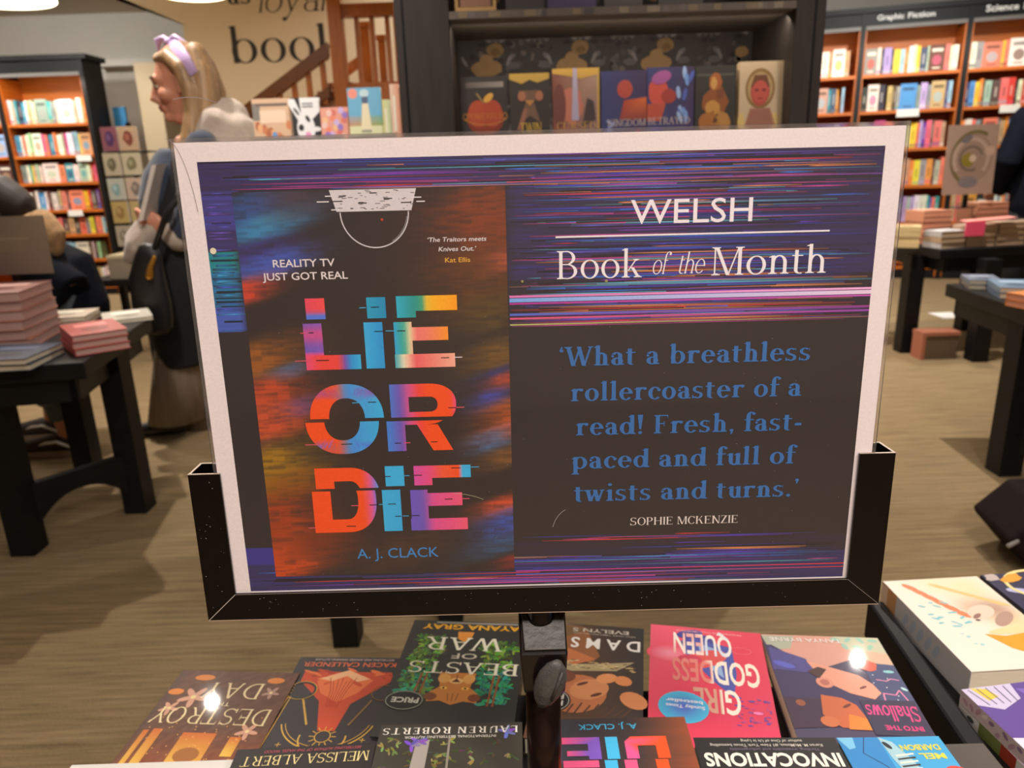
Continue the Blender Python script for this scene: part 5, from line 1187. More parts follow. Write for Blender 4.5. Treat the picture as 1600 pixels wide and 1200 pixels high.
def a_brown(A, w, h):
    A.rect(0, 0, w, h, (46, 44, 38), 0); A.rect(w * .04, h * .86, w * .96, h * .89, (84, 84, 76), 1)
    for cx, cy, rx, ry, c in ((.5, .78, .16, .12, (176, 96, 46)), (.46, .76, .08, .09, (214, 160, 84)), (.5, .5, .34, .2, (150, 84, 36)), (.44, .42, .2, .1, (206, 150, 70)), (.34, .2, .26, .15, (176, 110, 46)), (.66, .2, .24, .16, (190, 136, 66)), (.5, .1, .3, .08, (150, 96, 44)), (.62, .62, .1, .1, (130, 70, 36)), (.5, .3, .08, .1, (96, 56, 30))): A.ell(w * cx, h * cy, w * rx, h * ry, c, 2, 14, 0, .12)
def a_face(A, w, h):
    A.rect(0, 0, w, h, (214, 190, 156), 0); A.ell(w * .48, h * .64, w * .34, h * .27, (150, 114, 62), 1, 24); A.ell(w * .48, h * .64, w * .29, h * .22, (190, 160, 110), 2, 24); A.ell(w * .48, h * .60, w * .22, h * .19, (196, 84, 70), 3, 20); A.poly([(w * .26, h * .66), (w * .7, h * .66), (w * .62, h * .82), (w * .34, h * .82)], (120, 70, 44), 4); A.ell(w * .48, h * .6, w * .19, h * .15, (206, 90, 76), 5, 18)
    for s in (-1, 1): A.ell(w * (.48 + s * .085), h * .62, w * .05, h * .016, (110, 50, 44), 6, 10)
    A.ell(w * .48, h * .51, w * .06, h * .012, (150, 50, 50), 6, 10); A.poly([(w * .14, h * .14), (w * .5, h * .04), (w * .86, h * .14), (w * .72, h * .38), (w * .26, h * .38)], (176, 120, 98), 3)
    for k in range(9): A.line([(w * (.2 + k * .07), h * .14), (w * (.3 + k * .045), h * .36)], 1.6, (140, 84, 70), 4)
    for s in (.06, .84): A.ell(w * s, h * .2, w * .08, h * .12, (226, 196, 120), 2)
for (x0, x1, yt, art, cov, lab) in ((722, 793, 120, a_apple, (48, 42, 42), 'dark novel with a red apple, leftmost on the display unit shelf'), (797, 859, 115, a_twin, (52, 44, 40), 'dark novel with gold lettering Twin Crowns on the display unit'), (864, 937, 107, a_cursed, (150, 84, 70), 'reddish novel with gold lettering Cursed Crowns on the display unit'), (940, 1011, 111, a_duo(0), (52, 50, 96), 'blue and red novel, left one of the matching pair'), (1012, 1085, 105, a_duo(1), (60, 50, 110), 'blue and red novel with pale blue plume, right one of the matching pair'), (1087, 1150, 103, a_brown, (46, 44, 38), 'black novel with a brown painted figure on the display unit'), (1156, 1224, 96, a_face, (214, 190, 156), 'cream novel with a red face, rightmost on the display unit shelf')):
    x, w, h = edges_px(x0, x1, yt, BY, zs)
    standing_book(lab, x, BY, zs, w, h, .026, art, cov, 4.0, 0, DG)
# things on the upper shelf, only their feet in view
def a_plain(c1, c2):
    def f(A, w, h): A.rect(0, 0, w, h, c1, 0, [c1, c1, c2, c2]); A.rect(w * .2, h * .3, w * .8, h * .5, c2, 1)
    return f
fx0, fx1 = dp(703, 5, DY + .03).x + .012, dp(775, 5, DY + .03).x
fr = thing('framed_notice', 'small gold framed brown notice at the left of the upper display shelf', 'notice', (fx0, DY + .03, zt + .0186))
MB().box(fx0, fx1, DY + .03, DY + .045, zt + .0186, zt + .032).box(fx0, fx0 + .008, DY + .03, DY + .045, zt + .032, zt + .14).box(fx1 - .008, fx1, DY + .03, DY + .045, zt + .032, zt + .14).box(fx0, fx1, DY + .03, DY + .045, zt + .14, zt + .152).build('moulding', mat('gilt_moulding', (190, 150, 90), .5), fr, world=True)
_fp = MB().box(fx0 + .008, fx1 - .008, DY + .037, DY + .042, zt + .032, zt + .14, (84, 58, 44)); _fa = Art(_fp, Matrix(((1, 0, 0, fx0), (0, 0, -1, DY + .0366), (0, 1, 0, zt), (0, 0, 0, 1))), .0003)
_fa.rect(14, 34, (fx1 - fx0) * 1000 - 14, 52, (150, 110, 90), 1); _fp.build('panel', M_MATTEC, fr, world=True)
for k, (x0, x1, c1, c2, lab) in enumerate(((790, 850, (50, 42, 44), (70, 60, 62), 'dark book on the upper display shelf above Twin Crowns'), (856, 932, (66, 52, 96), (84, 60, 110), 'purple book on the upper display shelf above Cursed Crowns'), (945, 1005, (54, 48, 52), (190, 180, 172), 'dark book with pale lettering on the upper display shelf'), (1030, 1100, (70, 60, 56), (90, 76, 70), 'brown book towards the right of the upper display shelf'))):
    a, b = dp(x0, 5, DY + .05).x, dp(x1, 5, DY + .05).x
    standing_book(lab, a, DY + .06, zt + .018, b - a, .198, .022, a_plain(c1, c2), c1, 4, 0, 'books on the upper display shelf')

# ================================================================== shoulder-high fixture with children's books, left of the unit
GY = 2.52
gz = ony(500, 221, GY).z
gx0, gx1 = ony(392, 215, GY).x, ony(627, 215, GY + .1).x
gon = thing('low_bookcase', 'shoulder-high black bookcase with grey trays, left of the display unit', 'bookcase', ((gx0 + gx1) / 2, GY, 0))
MB().box(gx0, gx0 + .03, GY + .01, GY + .36, 0, gz - .02).build('side_panel', M_BLACKW, gon, world=True); MB().box(gx1 - .03, gx1, GY + .01, GY + .36, 0, gz - .02).build('side_panel', M_BLACKW, gon, world=True)
MB().box(gx0, gx1, GY + .34, GY + .36, 0, gz - .02).build('back_panel', M_BLACKW, gon, world=True)
for z in (.12, .45, .78, gz - .0): MB().box(gx0 + .03 * (z < 1), gx1 - .03 * (z < 1), GY + .01, GY + .34, z - .04, z - .02).build('shelf', M_BLACKW, gon, world=True)
_gm = ony(541, 213, GY).x
for a, b in ((gx0, _gm - .006), (_gm + .006, gx1)):
    MB().box(a, b, GY, GY + .3, gz - .02, gz - .012).box(a, b, GY, GY + .006, gz - .012, gz + .018).build('tray', M_SILVER, gon, world=True)
def a_crowd(A, w, h):
    A.rect(0, 0, w, h, (214, 178, 146), 0); A.rect(0, h * .55, w * .2, h * .9, (130, 126, 118), 1); A.rect(w * .18, h * .5, w * .84, h * .76, (236, 208, 180), 1); A.rect(w * .1, h * .84, w * .9, h * .9, (110, 96, 90), 1)
    for k in range(14): A.ell(w * (.06 + (k * .37) % .9), h * (.08 + (k * .23) % .4), w * .07, h * .1, [(206, 130, 84), (176, 104, 70), (226, 170, 120), (190, 110, 90)][k % 4], 2, 10)
    A.ell(w * .52, h * .22, w * .07, h * .09, (110, 150, 200), 3); A.ell(w * .86, h * .1, w * .07, h * .1, (224, 96, 150), 3)
def a_cow(A, w, h):
    A.rect(0, 0, w, h, (36, 36, 40), 0); WH = (236, 234, 234)
    A.poly([(w * .0, h * .98), (w * .2, h * .98), (w * .5, h * .5), (w * .34, h * .46), (w * .0, h * .86)], WH, 1); A.poly([(w * .36, h), (w, h), (w, h * .7), (w * .7, h * .52), (w * .4, h * .62)], WH, 1); A.ell(w * .52, h * .36, w * .3, h * .3, WH, 2); A.poly([(w * .3, 0), (w, 0), (w, h * .1), (w * .75, h * .2), (w * .4, h * .12)], WH, 1); A.ell(w * .86, h * .34, w * .16, h * .05, WH, 2)
    A.ell(w * .36, h * .38, w * .09, h * .07, (40, 40, 44), 3); A.ell(w * .6, h * .56, w * .06, h * .08, (40, 40, 44), 3, 12, .5); A.ell(w * .24, h * .72, w * .04, h * .1, (40, 40, 44), 3, 10, .6); A.ell(w * .58, h * .22, w * .10, h * .07, (236, 150, 196), 3); A.rect(w * .44, h * .80, w * .8, h * .83, (110, 110, 114), 4); A.rect(w * .44, h * .86, w * .8, h * .89, (110, 110, 114), 4)
def a_party(A, w, h):
    A.rect(0, 0, w, h, (230, 160, 140), 0)
    for k in range(18): A.ell(w * ((k * .37) % 1) * .86 + w * .07, h * ((k * .23) % 1) * .84 + h * .08, w * .11, h * .09, [(240, 140, 110), (206, 180, 230), (150, 120, 200), (240, 190, 140), (220, 120, 110), (236, 200, 190)][k % 6], 1 + k % 3, 10)
def a_light(A, w, h):
    A.rect(0, 0, w, h, (112, 180, 214), 0); A.ell(w * .16, h * .9, w * .14, h * .09, (240, 150, 130), 1); A.rect(0, 0, w, h * .32, (226, 226, 180), 1); A.rect(0, h * .32, w, h * .5, (190, 170, 110), 1, [(206, 150, 110), (150, 170, 90), (112, 180, 170), (150, 170, 190)])
    A.poly([(w * .34, h * .2), (w * .68, h * .2), (w * .6, h * .72), (w * .42, h * .72)], (240, 226, 190), 2); A.rect(w * .42, h * .72, w * .6, h * .84, (84, 96, 130), 2); A.ell(w * .5, h * .9, w * .14, h * .07, (200, 224, 230), 1); A.rect(w * .36, h * .2, w * .66, h * .25, (160, 160, 140), 3); A.rect(w * .4, h * .08, w * .62, h * .11, (170, 170, 150), 3)
def a_slim(c1, c2):
    def f(A, w, h): A.rect(0, 0, w, h, c1, 0, [c1, c2, c2, c1]); A.rect(w * .3, h * .2, w * .55, h * .8, (240, 232, 210), 1)
    return f
for (x0, x1, yt, yb, art, cov, lab) in ((398, 459, 154, 212, a_crowd, (206, 160, 130), "peach picture book with a crowd of figures, leftmost on the grey tray"), (455, 502, 153, 211, a_cow, (236, 234, 234), 'black and white picture book with a pink nosed cow'), (503, 545, 168, 209, a_party, (230, 160, 140), 'small orange and lilac picture book beside the cow book'), (547, 599, 137, 208, a_light, (226, 226, 180), 'tall picture book with a white lighthouse on blue'), (600, 612, 156, 207, a_slim((226, 220, 150), (200, 214, 170)), (226, 220, 160), 'slim pale green book beside the lighthouse book'), (613, 627, 131, 207, a_slim((236, 206, 180), (226, 150, 120)), (236, 216, 196), 'slim peach book nearest the black post on the tray')):
    yy = GY + .03; a = ony(x0, yb, yy); b = ony(x1, yb, yy); z0 = gz - .012
    standing_book(lab, a.x, yy, z0, b.x - a.x, ony((x0 + x1) / 2, yt, yy).z - z0, .016, art, cov, 3.0, 0, 'picture books on the grey trays', 'picture_book')
# ================================================================== staircase
SY = 5.2
stair = thing('staircase', 'varnished wooden staircase with slatted balustrade before the lettered wall', 'staircase', (ony(522, 165, SY).x, SY, 0))
def sp(px, py, y=SY): return ony(px, py, y)
nw0, nw1 = sp(512, 12), sp(534, 12)
MB().box(nw0.x, nw1.x, SY - .045, SY + .045, 0, CEIL - .02).build('newel_post', M_STAIR, stair, world=True, bevel=.004)
def bar(name, p0, p1, th, dep, y=SY, m=M_STAIR):
    a, b = sp(*p0, y), sp(*p1, y)
    mb = MB(); mb.prism([(a.x, y - dep / 2, a.z - th / 2), (b.x, y - dep / 2, b.z - th / 2), (b.x, y - dep / 2, b.z + th / 2), (a.x, y - dep / 2, a.z + th / 2)], (0, dep, 0))
    return mb.build(name, m, stair, world=True)
bar('handrail', (364, 192), (513, 78), .085, .07, SY, M_RAIL)
bar('string_board', (400, 230), (516, 142), .06, .06, SY, M_RAIL)
for px, py in ((394, 168), (415, 152), (437, 136), (459, 119), (481, 102), (503, 86)):
    a, b = sp(px, py + 6), sp(px + 11, py + 62)
    mb = MB(); mb.box(a.x - .016, a.x + .016, SY - .018, SY + .018, b.z - .06, a.z - .01); mb.build('baluster', M_STAIR, stair, world=True)
# landing balustrade to the right of the newel
bar('landing_rail', (532, 18), (616, 15), .075, .07)
for px in (556, 580, 604, 617):
    a, b = sp(px, 20), sp(px + 9, 140); mb = MB(); mb.box(a.x - .014, a.x + .014, SY - .016, SY + .016, b.z - .3, a.z); mb.build('baluster', M_STAIR, stair, world=True)
bar('landing_string', (540, 146), (630, 143), .12, .06)
for px, w, yt in ((569, 7, 44), (596, 5, 64)):
    a = sp(px, yt, SY + .5); k = w * (SY + .5) / F
    MB().box(a.x - k, a.x + k, SY + .5 - k, SY + .5 + k, 0, a.z).build('newel_post', M_STAIR, stair, world=True)
    MB().box(a.x - k * 1.3, a.x + k * 1.3, SY + .5 - k * 1.3, SY + .5 + k * 1.3, a.z, a.z + .035).build('newel_cap', M_STAIR, stair, world=True)
bar('rear_handrail', (540, 112), (562, 96), .07, .05, SY + .35)
# treads behind the balustrade
for k in range(9):
    a = sp(400 + k * 16, 236 - k * 12.4, SY + .35); MB().box(a.x, a.x + .16, SY + .04, SY + .9, a.z - .035, a.z).build('tread', M_STAIR, stair, world=True)

# ================================================================== lamps
for px, py, y, r, lab in ((-4, -2, 4.6, .29, 'round white pendant lamp at the top left frame edge'), (300, -9, 4.9, .2, 'round white pendant lamp just touching the top frame edge')):
    c = ony(px, py + 1, y); t = thing('pendant_lamp', lab, 'lamp', (c.x, c.y, CEIL), group='round pendant lamps')
    MB().cyl((c.x, c.y), r, c.z, min(c.z + .2, CEIL - .12), 40).build('shade', M_LAMP, t, world=True)
    MB().cyl((c.x, c.y), .008, min(c.z + .2, CEIL - .12), CEIL, 10).build('cord', M_BLACKM, t, world=True)
    MB().cyl((c.x, c.y), .05, CEIL - .03, CEIL, 16).build('ceiling_rose', M_WHITE, t, world=True)

# ================================================================== tables
def table(label, corners, z, feet, name='display_table', th=.05, apron=.07, lw=.075, arches=(), name2=None):
    cx = sum(c[0] for c in corners) / len(corners); cy = sum(c[1] for c in corners) / len(corners)
    t = thing(name, label, 'table', (cx, cy, 0))
    MB().prism([(x, y, z - th) for x, y in corners], (0, 0, th)).build('table_top', M_BLACKW, t, world=True, bevel=.004)
    ins = [(cx + (x - cx) * .93, cy + (y - cy) * .93) for x, y in corners]
    ap = MB()
    for i in range(len(ins)):
        (x0, y0), (x1, y1) = ins[i], ins[(i + 1) % len(ins)]; d = Vector((x1 - x0, y1 - y0, 0)).normalized(); nn_ = Vector((-d.y, d.x, 0)) * .02
        ap.prism([(x0, y0, z - th - apron), (x1, y1, z - th - apron), (x1 + nn_.x, y1 + nn_.y, z - th - apron), (x0 + nn_.x, y0 + nn_.y, z - th - apron)], (0, 0, apron))
    ap.build('apron', M_BLACKW, t, world=True)
    for (x, y) in feet:
        MB().box(x - lw / 2, x + lw / 2, y - lw / 2, y + lw / 2, 0, z - th).build('leg', M_BLACKW, t, world=True)
    for i, j in arches:
        a, b = Vector((feet[i][0], feet[i][1], 0)), Vector((feet[j][0], feet[j][1], 0)); d = (b - a); Ln_ = d.length; d.normalize(); nn_ = Vector((-d.y, d.x, 0)) * .03
        n = 14; mb = MB(); top = .215
        for k in range(n):
            u0, u1 = Ln_ * k / n, Ln_ * (k + 1) / n
            def zz(u): q = (u / Ln_ - .5) * 2; return .155 - .13 * abs(q) ** 2.2
            p = [a + d * u0 + Vector((0, 0, zz(u0))), a + d * u1 + Vector((0, 0, zz(u1))), a + d * u1 + Vector((0, 0, top)), a + d * u0 + Vector((0, 0, top))]
            mb.prism([q - nn_ * .5 for q in p], nn_)
        mb.build('arched_stretcher', M_BLACKW, t, world=True)
    return t
TZ = .62
def tz(px, py, z=TZ): p = onz(px, py, z); return (p.x, p.y)
c1, c2 = Vector(tz(130, 566)), Vector(tz(232, 498))
back = c2 + (c2 - c1) * .05
dl = Vector((-(c2 - c1).y, (c2 - c1).x)).normalized()
lt_c = [tuple(c1 + dl * 1.15), tuple(c1), tuple(back), tuple(back + dl * 1.15)]
fB, fC, fA = tz(236, 795, 0), tz(38, 868, 0), tz(150, 742, 0)
fB = (fB[0] - .035, fB[1]); fC = (fC[0], fC[1] + .03)
fD = (fC[0] + (fA[0] - fB[0]) - .05, fC[1] + (fA[1] - fB[1]) + .05)
table('low black table with splayed arched legs and book piles, at the left', lt_c, TZ, [fB, fC, (fA[0] - .02, fA[1]), fD], arches=((0, 1),))
# table behind the poster; only one foot shows under the sign
f0 = tz(540, 1016, 0)
table('low black table standing behind the poster, one tapering foot showing', [(-.52, 1.56), (.62, 1.52), (.64, 1.94), (-.50, 1.98)], .60, [(f0[0] + .0, f0[1] + .04), tuple(tz(706, 962, 0)), (.5, 1.88), (-.42, 1.92)], lw=.062, arches=((0, 1),))
# right-hand middle table
mc = [Vector(tz(1470, 391, .607)), Vector(tz(1600, 384, .607)), Vector(tz(1405, 379, .607))]
e_r = (mc[1] - mc[0]).normalized(); e_l = (mc[2] - mc[0]).normalized()
mq = [tuple(mc[0]), tuple(mc[0] + e_r * 1.15), tuple(mc[0] + e_r * 1.15 + e_l * .62), tuple(mc[0] + e_l * .62)]
mfeet = [tz(1524, 563, 0), tz(1412, 549, 0)]
mfeet += [(mfeet[0][0] + .75 * e_r.x, mfeet[0][1] + .75 * e_r.y + .3), (mfeet[1][0] + .55 * e_r.x + .1, mfeet[1][1] + .5)]
table('low black table crowded with book piles, beyond the poster on the right', mq, .607, [mfeet[0], mfeet[1], mfeet[2], mfeet[3]], lw=.085, arches=((3, 2),))
# right-hand near table
n0, n1 = Vector(tz(1478, 443, .607)), Vector(tz(1603, 484, .607))
e_n = (n1 - n0).normalized(); p_n = Vector((-e_n.y, e_n.x))
if p_n.x < 0: p_n = -p_n
nq = [tuple(n0), tuple(n0 + e_n * 1.0), tuple(n0 + e_n * 1.0 + p_n * .8), tuple(n0 + p_n * .8)]
nf = tz(1558, 738, 0)
table('low black table with orange books cut by the right frame edge', nq, .607, [(nf[0] + .02, nf[1]), (nf[0] + .32, nf[1] - .30), (nf[0] + .75, nf[1] + .1), (nf[0] + .45, nf[1] + .45)], arches=((0, 1), (2, 3)), lw=.08)

# ---- books piled on the tables
def pile(x, y, z, rz, n, w, d, t, cols, labels, group, jit=.004, cat='book', name='hardback_book', pagec=M_PAGES):
    z += .0006
    for k in range(n):
        tt = t[k % len(t)]; th = thing(name, labels[k], cat, (x + random.uniform(-jit, jit), y + random.uniform(-jit, jit), z), (0, 0, math.radians(rz + random.uniform(-2, 2))), group)
        c = MB(); col = cols[k % len(cols)]; s = .0018
        c.box(-w / 2, w / 2, -d / 2, d / 2, tt - s, tt, col); c.box(-w / 2, w / 2, -d / 2, d / 2, 0, s, col); c.box(-w / 2, -w / 2 + s, -d / 2, d / 2, s, tt - s, col)
        if k == n - 1:
            A = Art(c, Matrix.Translation((-w / 2, -d / 2, tt + .0002)), .0002); A.rect(w * 200, d * 600, w * 800, d * 800, tuple(min(255, q + 60) for q in col), 1); A.ell(w * 500, d * 350, w * 250, d * 160, tuple(max(0, q - 40) for q in col), 1)
        c.build('cover', M_COVER, th); p = MB(); p.box(-w / 2 + s, w / 2 - .003, -d / 2 + .003, d / 2 - .003, s, tt - s); p.build('pages', pagec, th)
        z += tt + .0006
    return z
def L(fmt, n): return [fmt % ORD[k] for k in range(n)]
M_PINKP = mat('pinkish_page_block', (196, 158, 150), .8, noise=(200.0, .12, (.2, .2, 6)))
bq = tz(36, 560, .64)
pile(bq[0] - .045, bq[1] + .028, TZ, 4, 2, .19, .20, [.017], [(46, 58, 82)], L('dark blue hardback, %s from the bottom of the low pile at the left table edge', 2), 'books on the left table')
rq = tz(152, 528, .65)
pile(rq[0] - .02, rq[1] + .02, TZ, 38, 3, .15, .22, [.02], [(190, 84, 80)], L('red hardback, %s from the bottom of the pile on the left table corner', 3), 'books on the left table', pagec=M_PINKP)
sq_ = tz(12, 512, .68)
pile(sq_[0] - .03, sq_[1] + .065, TZ, 10, 6, .19, .26, [.029], [(190, 120, 100), (176, 130, 120)], L('pinkish hardback, %s from the bottom of the tall pile on the left table', 6), 'books on the left table', pagec=M_PINKP)
wq = tz(110, 490, .64)
pile(wq[0] + .022, wq[1] - .07, TZ, 12, 2, .19, .17, [.016], [(206, 176, 160), (214, 196, 176)], L('glossy cream book, %s from the bottom at the back of the left table', 2), 'books on the left table')
xq = tz(176, 496, .63)
pile(xq[0] + .035, xq[1] + .03, TZ, 30, 1, .16, .2, [.014], [(196, 190, 176)], ['pale grey book at the far corner of the left table'], 'books on the left table')
# middle right table piles
def mp(u, v): q = mc[0] + e_r * u + e_l * v; return q.x, q.y
mz = .607; myaw = math.degrees(math.atan2(e_r.y, e_r.x))
M_BUFF = mat('buff_page_block', (196, 168, 138), .8, noise=(200.0, .12, (.2, .2, 6)))
mcols = [(206, 186, 160), (190, 160, 130), (214, 200, 180)]
pile(*mp(-.10, .25), mz, myaw + 55, 4, .14, .20, [.028], [(214, 190, 140)], L('cream book, %s from the bottom of the pile beside the poster edge', 4), 'books on the right table', pagec=M_BUFF)
pile(*mp(.09, .12), mz, myaw + 4, 3, .16, .13, [.03], [(200, 196, 196), (190, 160, 130)], L('grey book, %s from the bottom of the front left pile on the right table', 3), 'books on the right table', pagec=M_BUFF)
pile(*mp(.27, .12), mz, myaw, 4, .17, .13, [.028], [(190, 160, 136)], L('buff book, %s from the bottom of the front middle pile on the right table', 4), 'books on the right table', pagec=M_BUFF)
pile(*mp(.45, .12), mz, myaw, 4, .17, .13, [.03], [(180, 150, 124)], L('brown book, %s from the bottom of the third front pile on the right table', 4), 'books on the right table', pagec=M_BUFF)
pile(*mp(.64, .12), mz, myaw, 4, .17, .13, [.03], [(170, 136, 112)], L('tan book, %s from the bottom of the pile at the right frame edge', 4), 'books on the right table', pagec=M_BUFF)
zt2 = pile(*mp(.14, .36), mz, myaw, 6, .18, .16, [.03], [(216, 150, 120)], L('salmon book, %s from the bottom of the tall pile under the spiral sign', 6), 'books on the right table', pagec=mat('salmon_page_block', (214, 150, 122), .8, noise=(200.0, .1, (.2, .2, 6))))
pile(*mp(.485, .37), mz, myaw, 7, .2, .16, [.03], [(206, 140, 110)], L('terracotta book, %s from the bottom of the highest pile right of the spiral sign', 7), 'books on the right table', pagec=MATS['salmon_page_block'])
pk = mp(.31, .055)
zpk = max(ony(1508, 347, pk[1] - .02).z, mz + 4 * .0306 + .003)
pk_o = thing('pink_card', 'bright pink card sign hanging on the right table piles', 'sign', (pk[0], pk[1], mz))
q0 = ony(1508, 347, pk[1] - .02); q1 = ony(1535, 368, pk[1] - .02)
MB().box(q0.x, q1.x, pk[1] - .034, pk[1] - .028, q1.z, zpk + .002).build('card', mat('bright_pink_card', (246, 84, 120), .6), pk_o, world=True)
MB().prism([(q0.x, pk[1] - .034, zpk), (q1.x + .18, pk[1] - .01, zpk + .012), (q1.x + .18, pk[1] + .05, zpk + .014), (q0.x, pk[1] + .03, zpk + .002)], (0, 0, .004)).build('folded_top', mat('pale_pink_card', (250, 160, 150), .6), pk_o, world=True)
# near right table books
def np_(u, v): q = n0 + e_n * u + p_n * v; return q.x, q.y
nyaw = math.degrees(math.atan2(e_n.y, e_n.x))
pile(*np_(.50, .09), .607, nyaw + 20, 2, .13, .2, [.022], [(236, 150, 84)], L('orange book, %s from the bottom at the right table edge', 2), 'books on the near right table', pagec=MATS['salmon_page_block'])
pile(*np_(.27, .11), .607, nyaw + 75, 2, .13, .2, [.02], [(110, 130, 160), (120, 146, 170)], L('grey blue book, %s from the bottom on the tip of the near right table', 2), 'books on the near right table')
pile(*np_(.46, .36), .607, nyaw + 30, 3, .14, .22, [.026], [(240, 150, 96)], L('glowing orange book, %s from the bottom at the back of the near right table', 3), 'books on the near right table', pagec=MATS['salmon_page_block'])
pile(*np_(.09, .085), .607, nyaw + 75, 2, .11, .15, [.018], [(150, 140, 130), (120, 130, 150)], L('small grey book, %s from the bottom at the corner of the near right table', 2), 'books on the near right table')
pile(*np_(.22, .36), .607, nyaw + 25, 3, .14, .2, [.02], [(200, 170, 90), (120, 140, 170)], L('yellowish book, %s from the bottom behind the grey blue ones', 3), 'books on the near right table')
pile(*np_(.70, .11), .607, nyaw, 2, .13, .2, [.022], [(130, 120, 140)], L('mauve book, %s from the bottom beside the orange ones', 2), 'books on the near right table')
# crate and paper under the middle table
kq = onz(1420, 563, 0); kr = onz(1512, 562, 0)
cr = thing('book_crate', 'brown ribbed crate with salmon edges on the floor under the right table', 'crate', ((kq.x + kr.x) / 2, kq.y, 0))
kz = ony(1470, 519, kq.y).z
MB().box(kq.x + .08, kr.x - .05, kq.y - .0, kq.y + .10, 0, kz - .02).build('body', mat('brown_ribbed_card', (104, 86, 66), .8, wave=(22.0, .3, (1, .02, .02))), cr, world=True)
MB().box(kq.x + .06, kr.x - .045, kq.y - .006, kq.y + .106, kz - .02, kz).build('lid_edge', mat('salmon_card', (176, 110, 84), .8), cr, world=True)
MB().box(kq.x + .06, kq.x + .08, kq.y - .006, kq.y + .10, 0, kz - .02).build('side_panel', mat('salmon_card'), cr, world=True)
wp_ = onz(1480, 493, 0); o = MB().box(wp_.x - .08, wp_.x + .08, wp_.y - .1, wp_.y + .1, 0, .003).build('paper_sheet', M_WHITE); tag(o, 'white sheet of paper lying on the carpet under the right table', 'paper')

# ---- small signs on the tables
def easel_sign(label, P, name, art, px0, px1, yt, yb, y, tilt, footz, mcol):
    a, b = ony(px0, yb, y), ony(px1, yb, y); h = ony(px0, yt, y).z - a.z; w = b.x - a.x
    t = thing(name, label, 'sign', ((a.x + b.x) / 2, y, footz))
    MM = Matrix.Translation((a.x, y, a.z)) @ Matrix.Rotation(-tilt, 4, 'X')
    c = MB().box(0, w, 0, .006, 0, h, mcol, MM)
    art(Art(c, MM @ Matrix(((1, 0, 0, 0), (0, 0, -1, -.0002), (0, 1, 0, 0), (0, 0, 0, 1))), .0003), w * 1000, h * 1000)
    c.build('panel', M_COVER, t, world=True)
    MB().box((a.x + b.x) / 2 - .012, (a.x + b.x) / 2 + .012, y + .004, y + .02, footz + .006, a.z + .02).build('stem', M_GLOSSB, t, world=True)
    MB().box((a.x + b.x) / 2 - .06, (a.x + b.x) / 2 + .06, y - .02, y + .06, footz, footz + .006).build('foot', M_GLOSSB, t, world=True)
    return t
def a_spiral(A, w, h):
    A.rect(0, 0, w, h, (166, 140, 124), 0)
    cx, cy = w * .5, h * .52
    A.ell(cx, cy, w * .44, h * .36, (150, 126, 110), 1, 28); A.arc(cx + w * .06, cy, w * .44, h * .38, 60, 250, h * .05, (112, 98, 60), 2, 30); A.arc(cx, cy, w * .34, h * .28, -40, 220, h * .06, (176, 152, 136), 2, 30)
    A.arc(cx, cy, w * .22, h * .17, 20, 300, h * .035, (112, 96, 84), 3, 24); A.ell(cx - w * .06, cy - h * .02, w * .13, h * .10, (134, 120, 44), 4, 18); A.ell(cx + w * .03, cy, w * .07, h * .055, (196, 174, 150), 5, 14); A.ell(cx - w * .12, h * .80, w * .12, h * .05, (112, 104, 106), 3, 10, .5); A.ell(cx - w * .02, h * .18, w * .2, h * .08, (124, 116, 118), 3, 12); A.ell(cx + w * .36, h * .62, w * .1, h * .07, (190, 160, 140), 3)
spx = mp(.12, .33)
easel_sign('cream sign with a painted spiral shell standing on the right table', None, 'table_sign', a_spiral, 1472, 1549, 196, 305, spx[1] - .02, 	.04, zt2 + .008, (166, 140, 124))
def a_board(A, w, h):
    A.rect(0, 0, w, h, (122, 106, 90), 0, [(110, 90, 84), (120, 104, 90), (140, 124, 104), (118, 102, 86)])
    A.rect(w * .30, h * .40, w * .72, h * .72, (130, 114, 94), 1); A.rect(w * .3, h * .6, w * .78, h * .64, (146, 130, 108), 2)
bt = c2 + dl * .42 - (c2 - c1) * .12
bds = easel_sign('greyish brown sign board seen from the back on the left table', None, 'table_sign', a_board, -40, 84, 340, 431, bt.y - .02, .02, TZ + .0008, (122, 106, 90))

# ================================================================== greeting card spinner
KY = 5.6
kc = ony(218, 300, KY)
spin = thing('card_spinner', 'black wire spinner of greeting cards between the bookcase and the woman', 'card rack', (kc.x, KY, 0))
MB().cyl((kc.x, KY), .24, 0, .03, 28).build('base', M_BLACKM, spin, world=True); MB().cyl((kc.x, KY), .018, .03, ony(196, 192, KY).z, 12).build('pole', M_BLACKM, spin, world=True)
tiers = [(237, 200), (274, 240), (311, 278), (346, 313), (381, 350)]
def a_card(bg, fg):
    def f(A, w, h): A.rect(0, 0, w, h, bg, 0); A.ell(w * .5, h * .5, w * .28, h * .3, fg, 1, 12, 0, .15); A.ell(w * .44, h * .56, w * .12, h * .14, tuple(min(255, c + 40) for c in fg), 2, 10)
    return f
CC = [[((190, 180, 130), (150, 140, 90)), ((150, 96, 120), (90, 60, 120)), ((196, 170, 150), (130, 70, 60))], [((206, 200, 186), (120, 116, 100)), ((200, 194, 176), (130, 126, 100))], [((206, 214, 216), (150, 190, 206)), ((206, 186, 176), (130, 120, 120))], [((206, 186, 130), (170, 140, 90)), ((196, 176, 130), (150, 130, 90))], [((196, 190, 180), (150, 140, 130)), ((206, 200, 190), (160, 150, 140))]]
CN = [['yellow green', 'mauve', 'pale pink'], ['cream grey', 'ivory'], ['pale blue', 'pinkish grey'], ['sandy yellow', 'tan'], ['pale grey', 'white']]
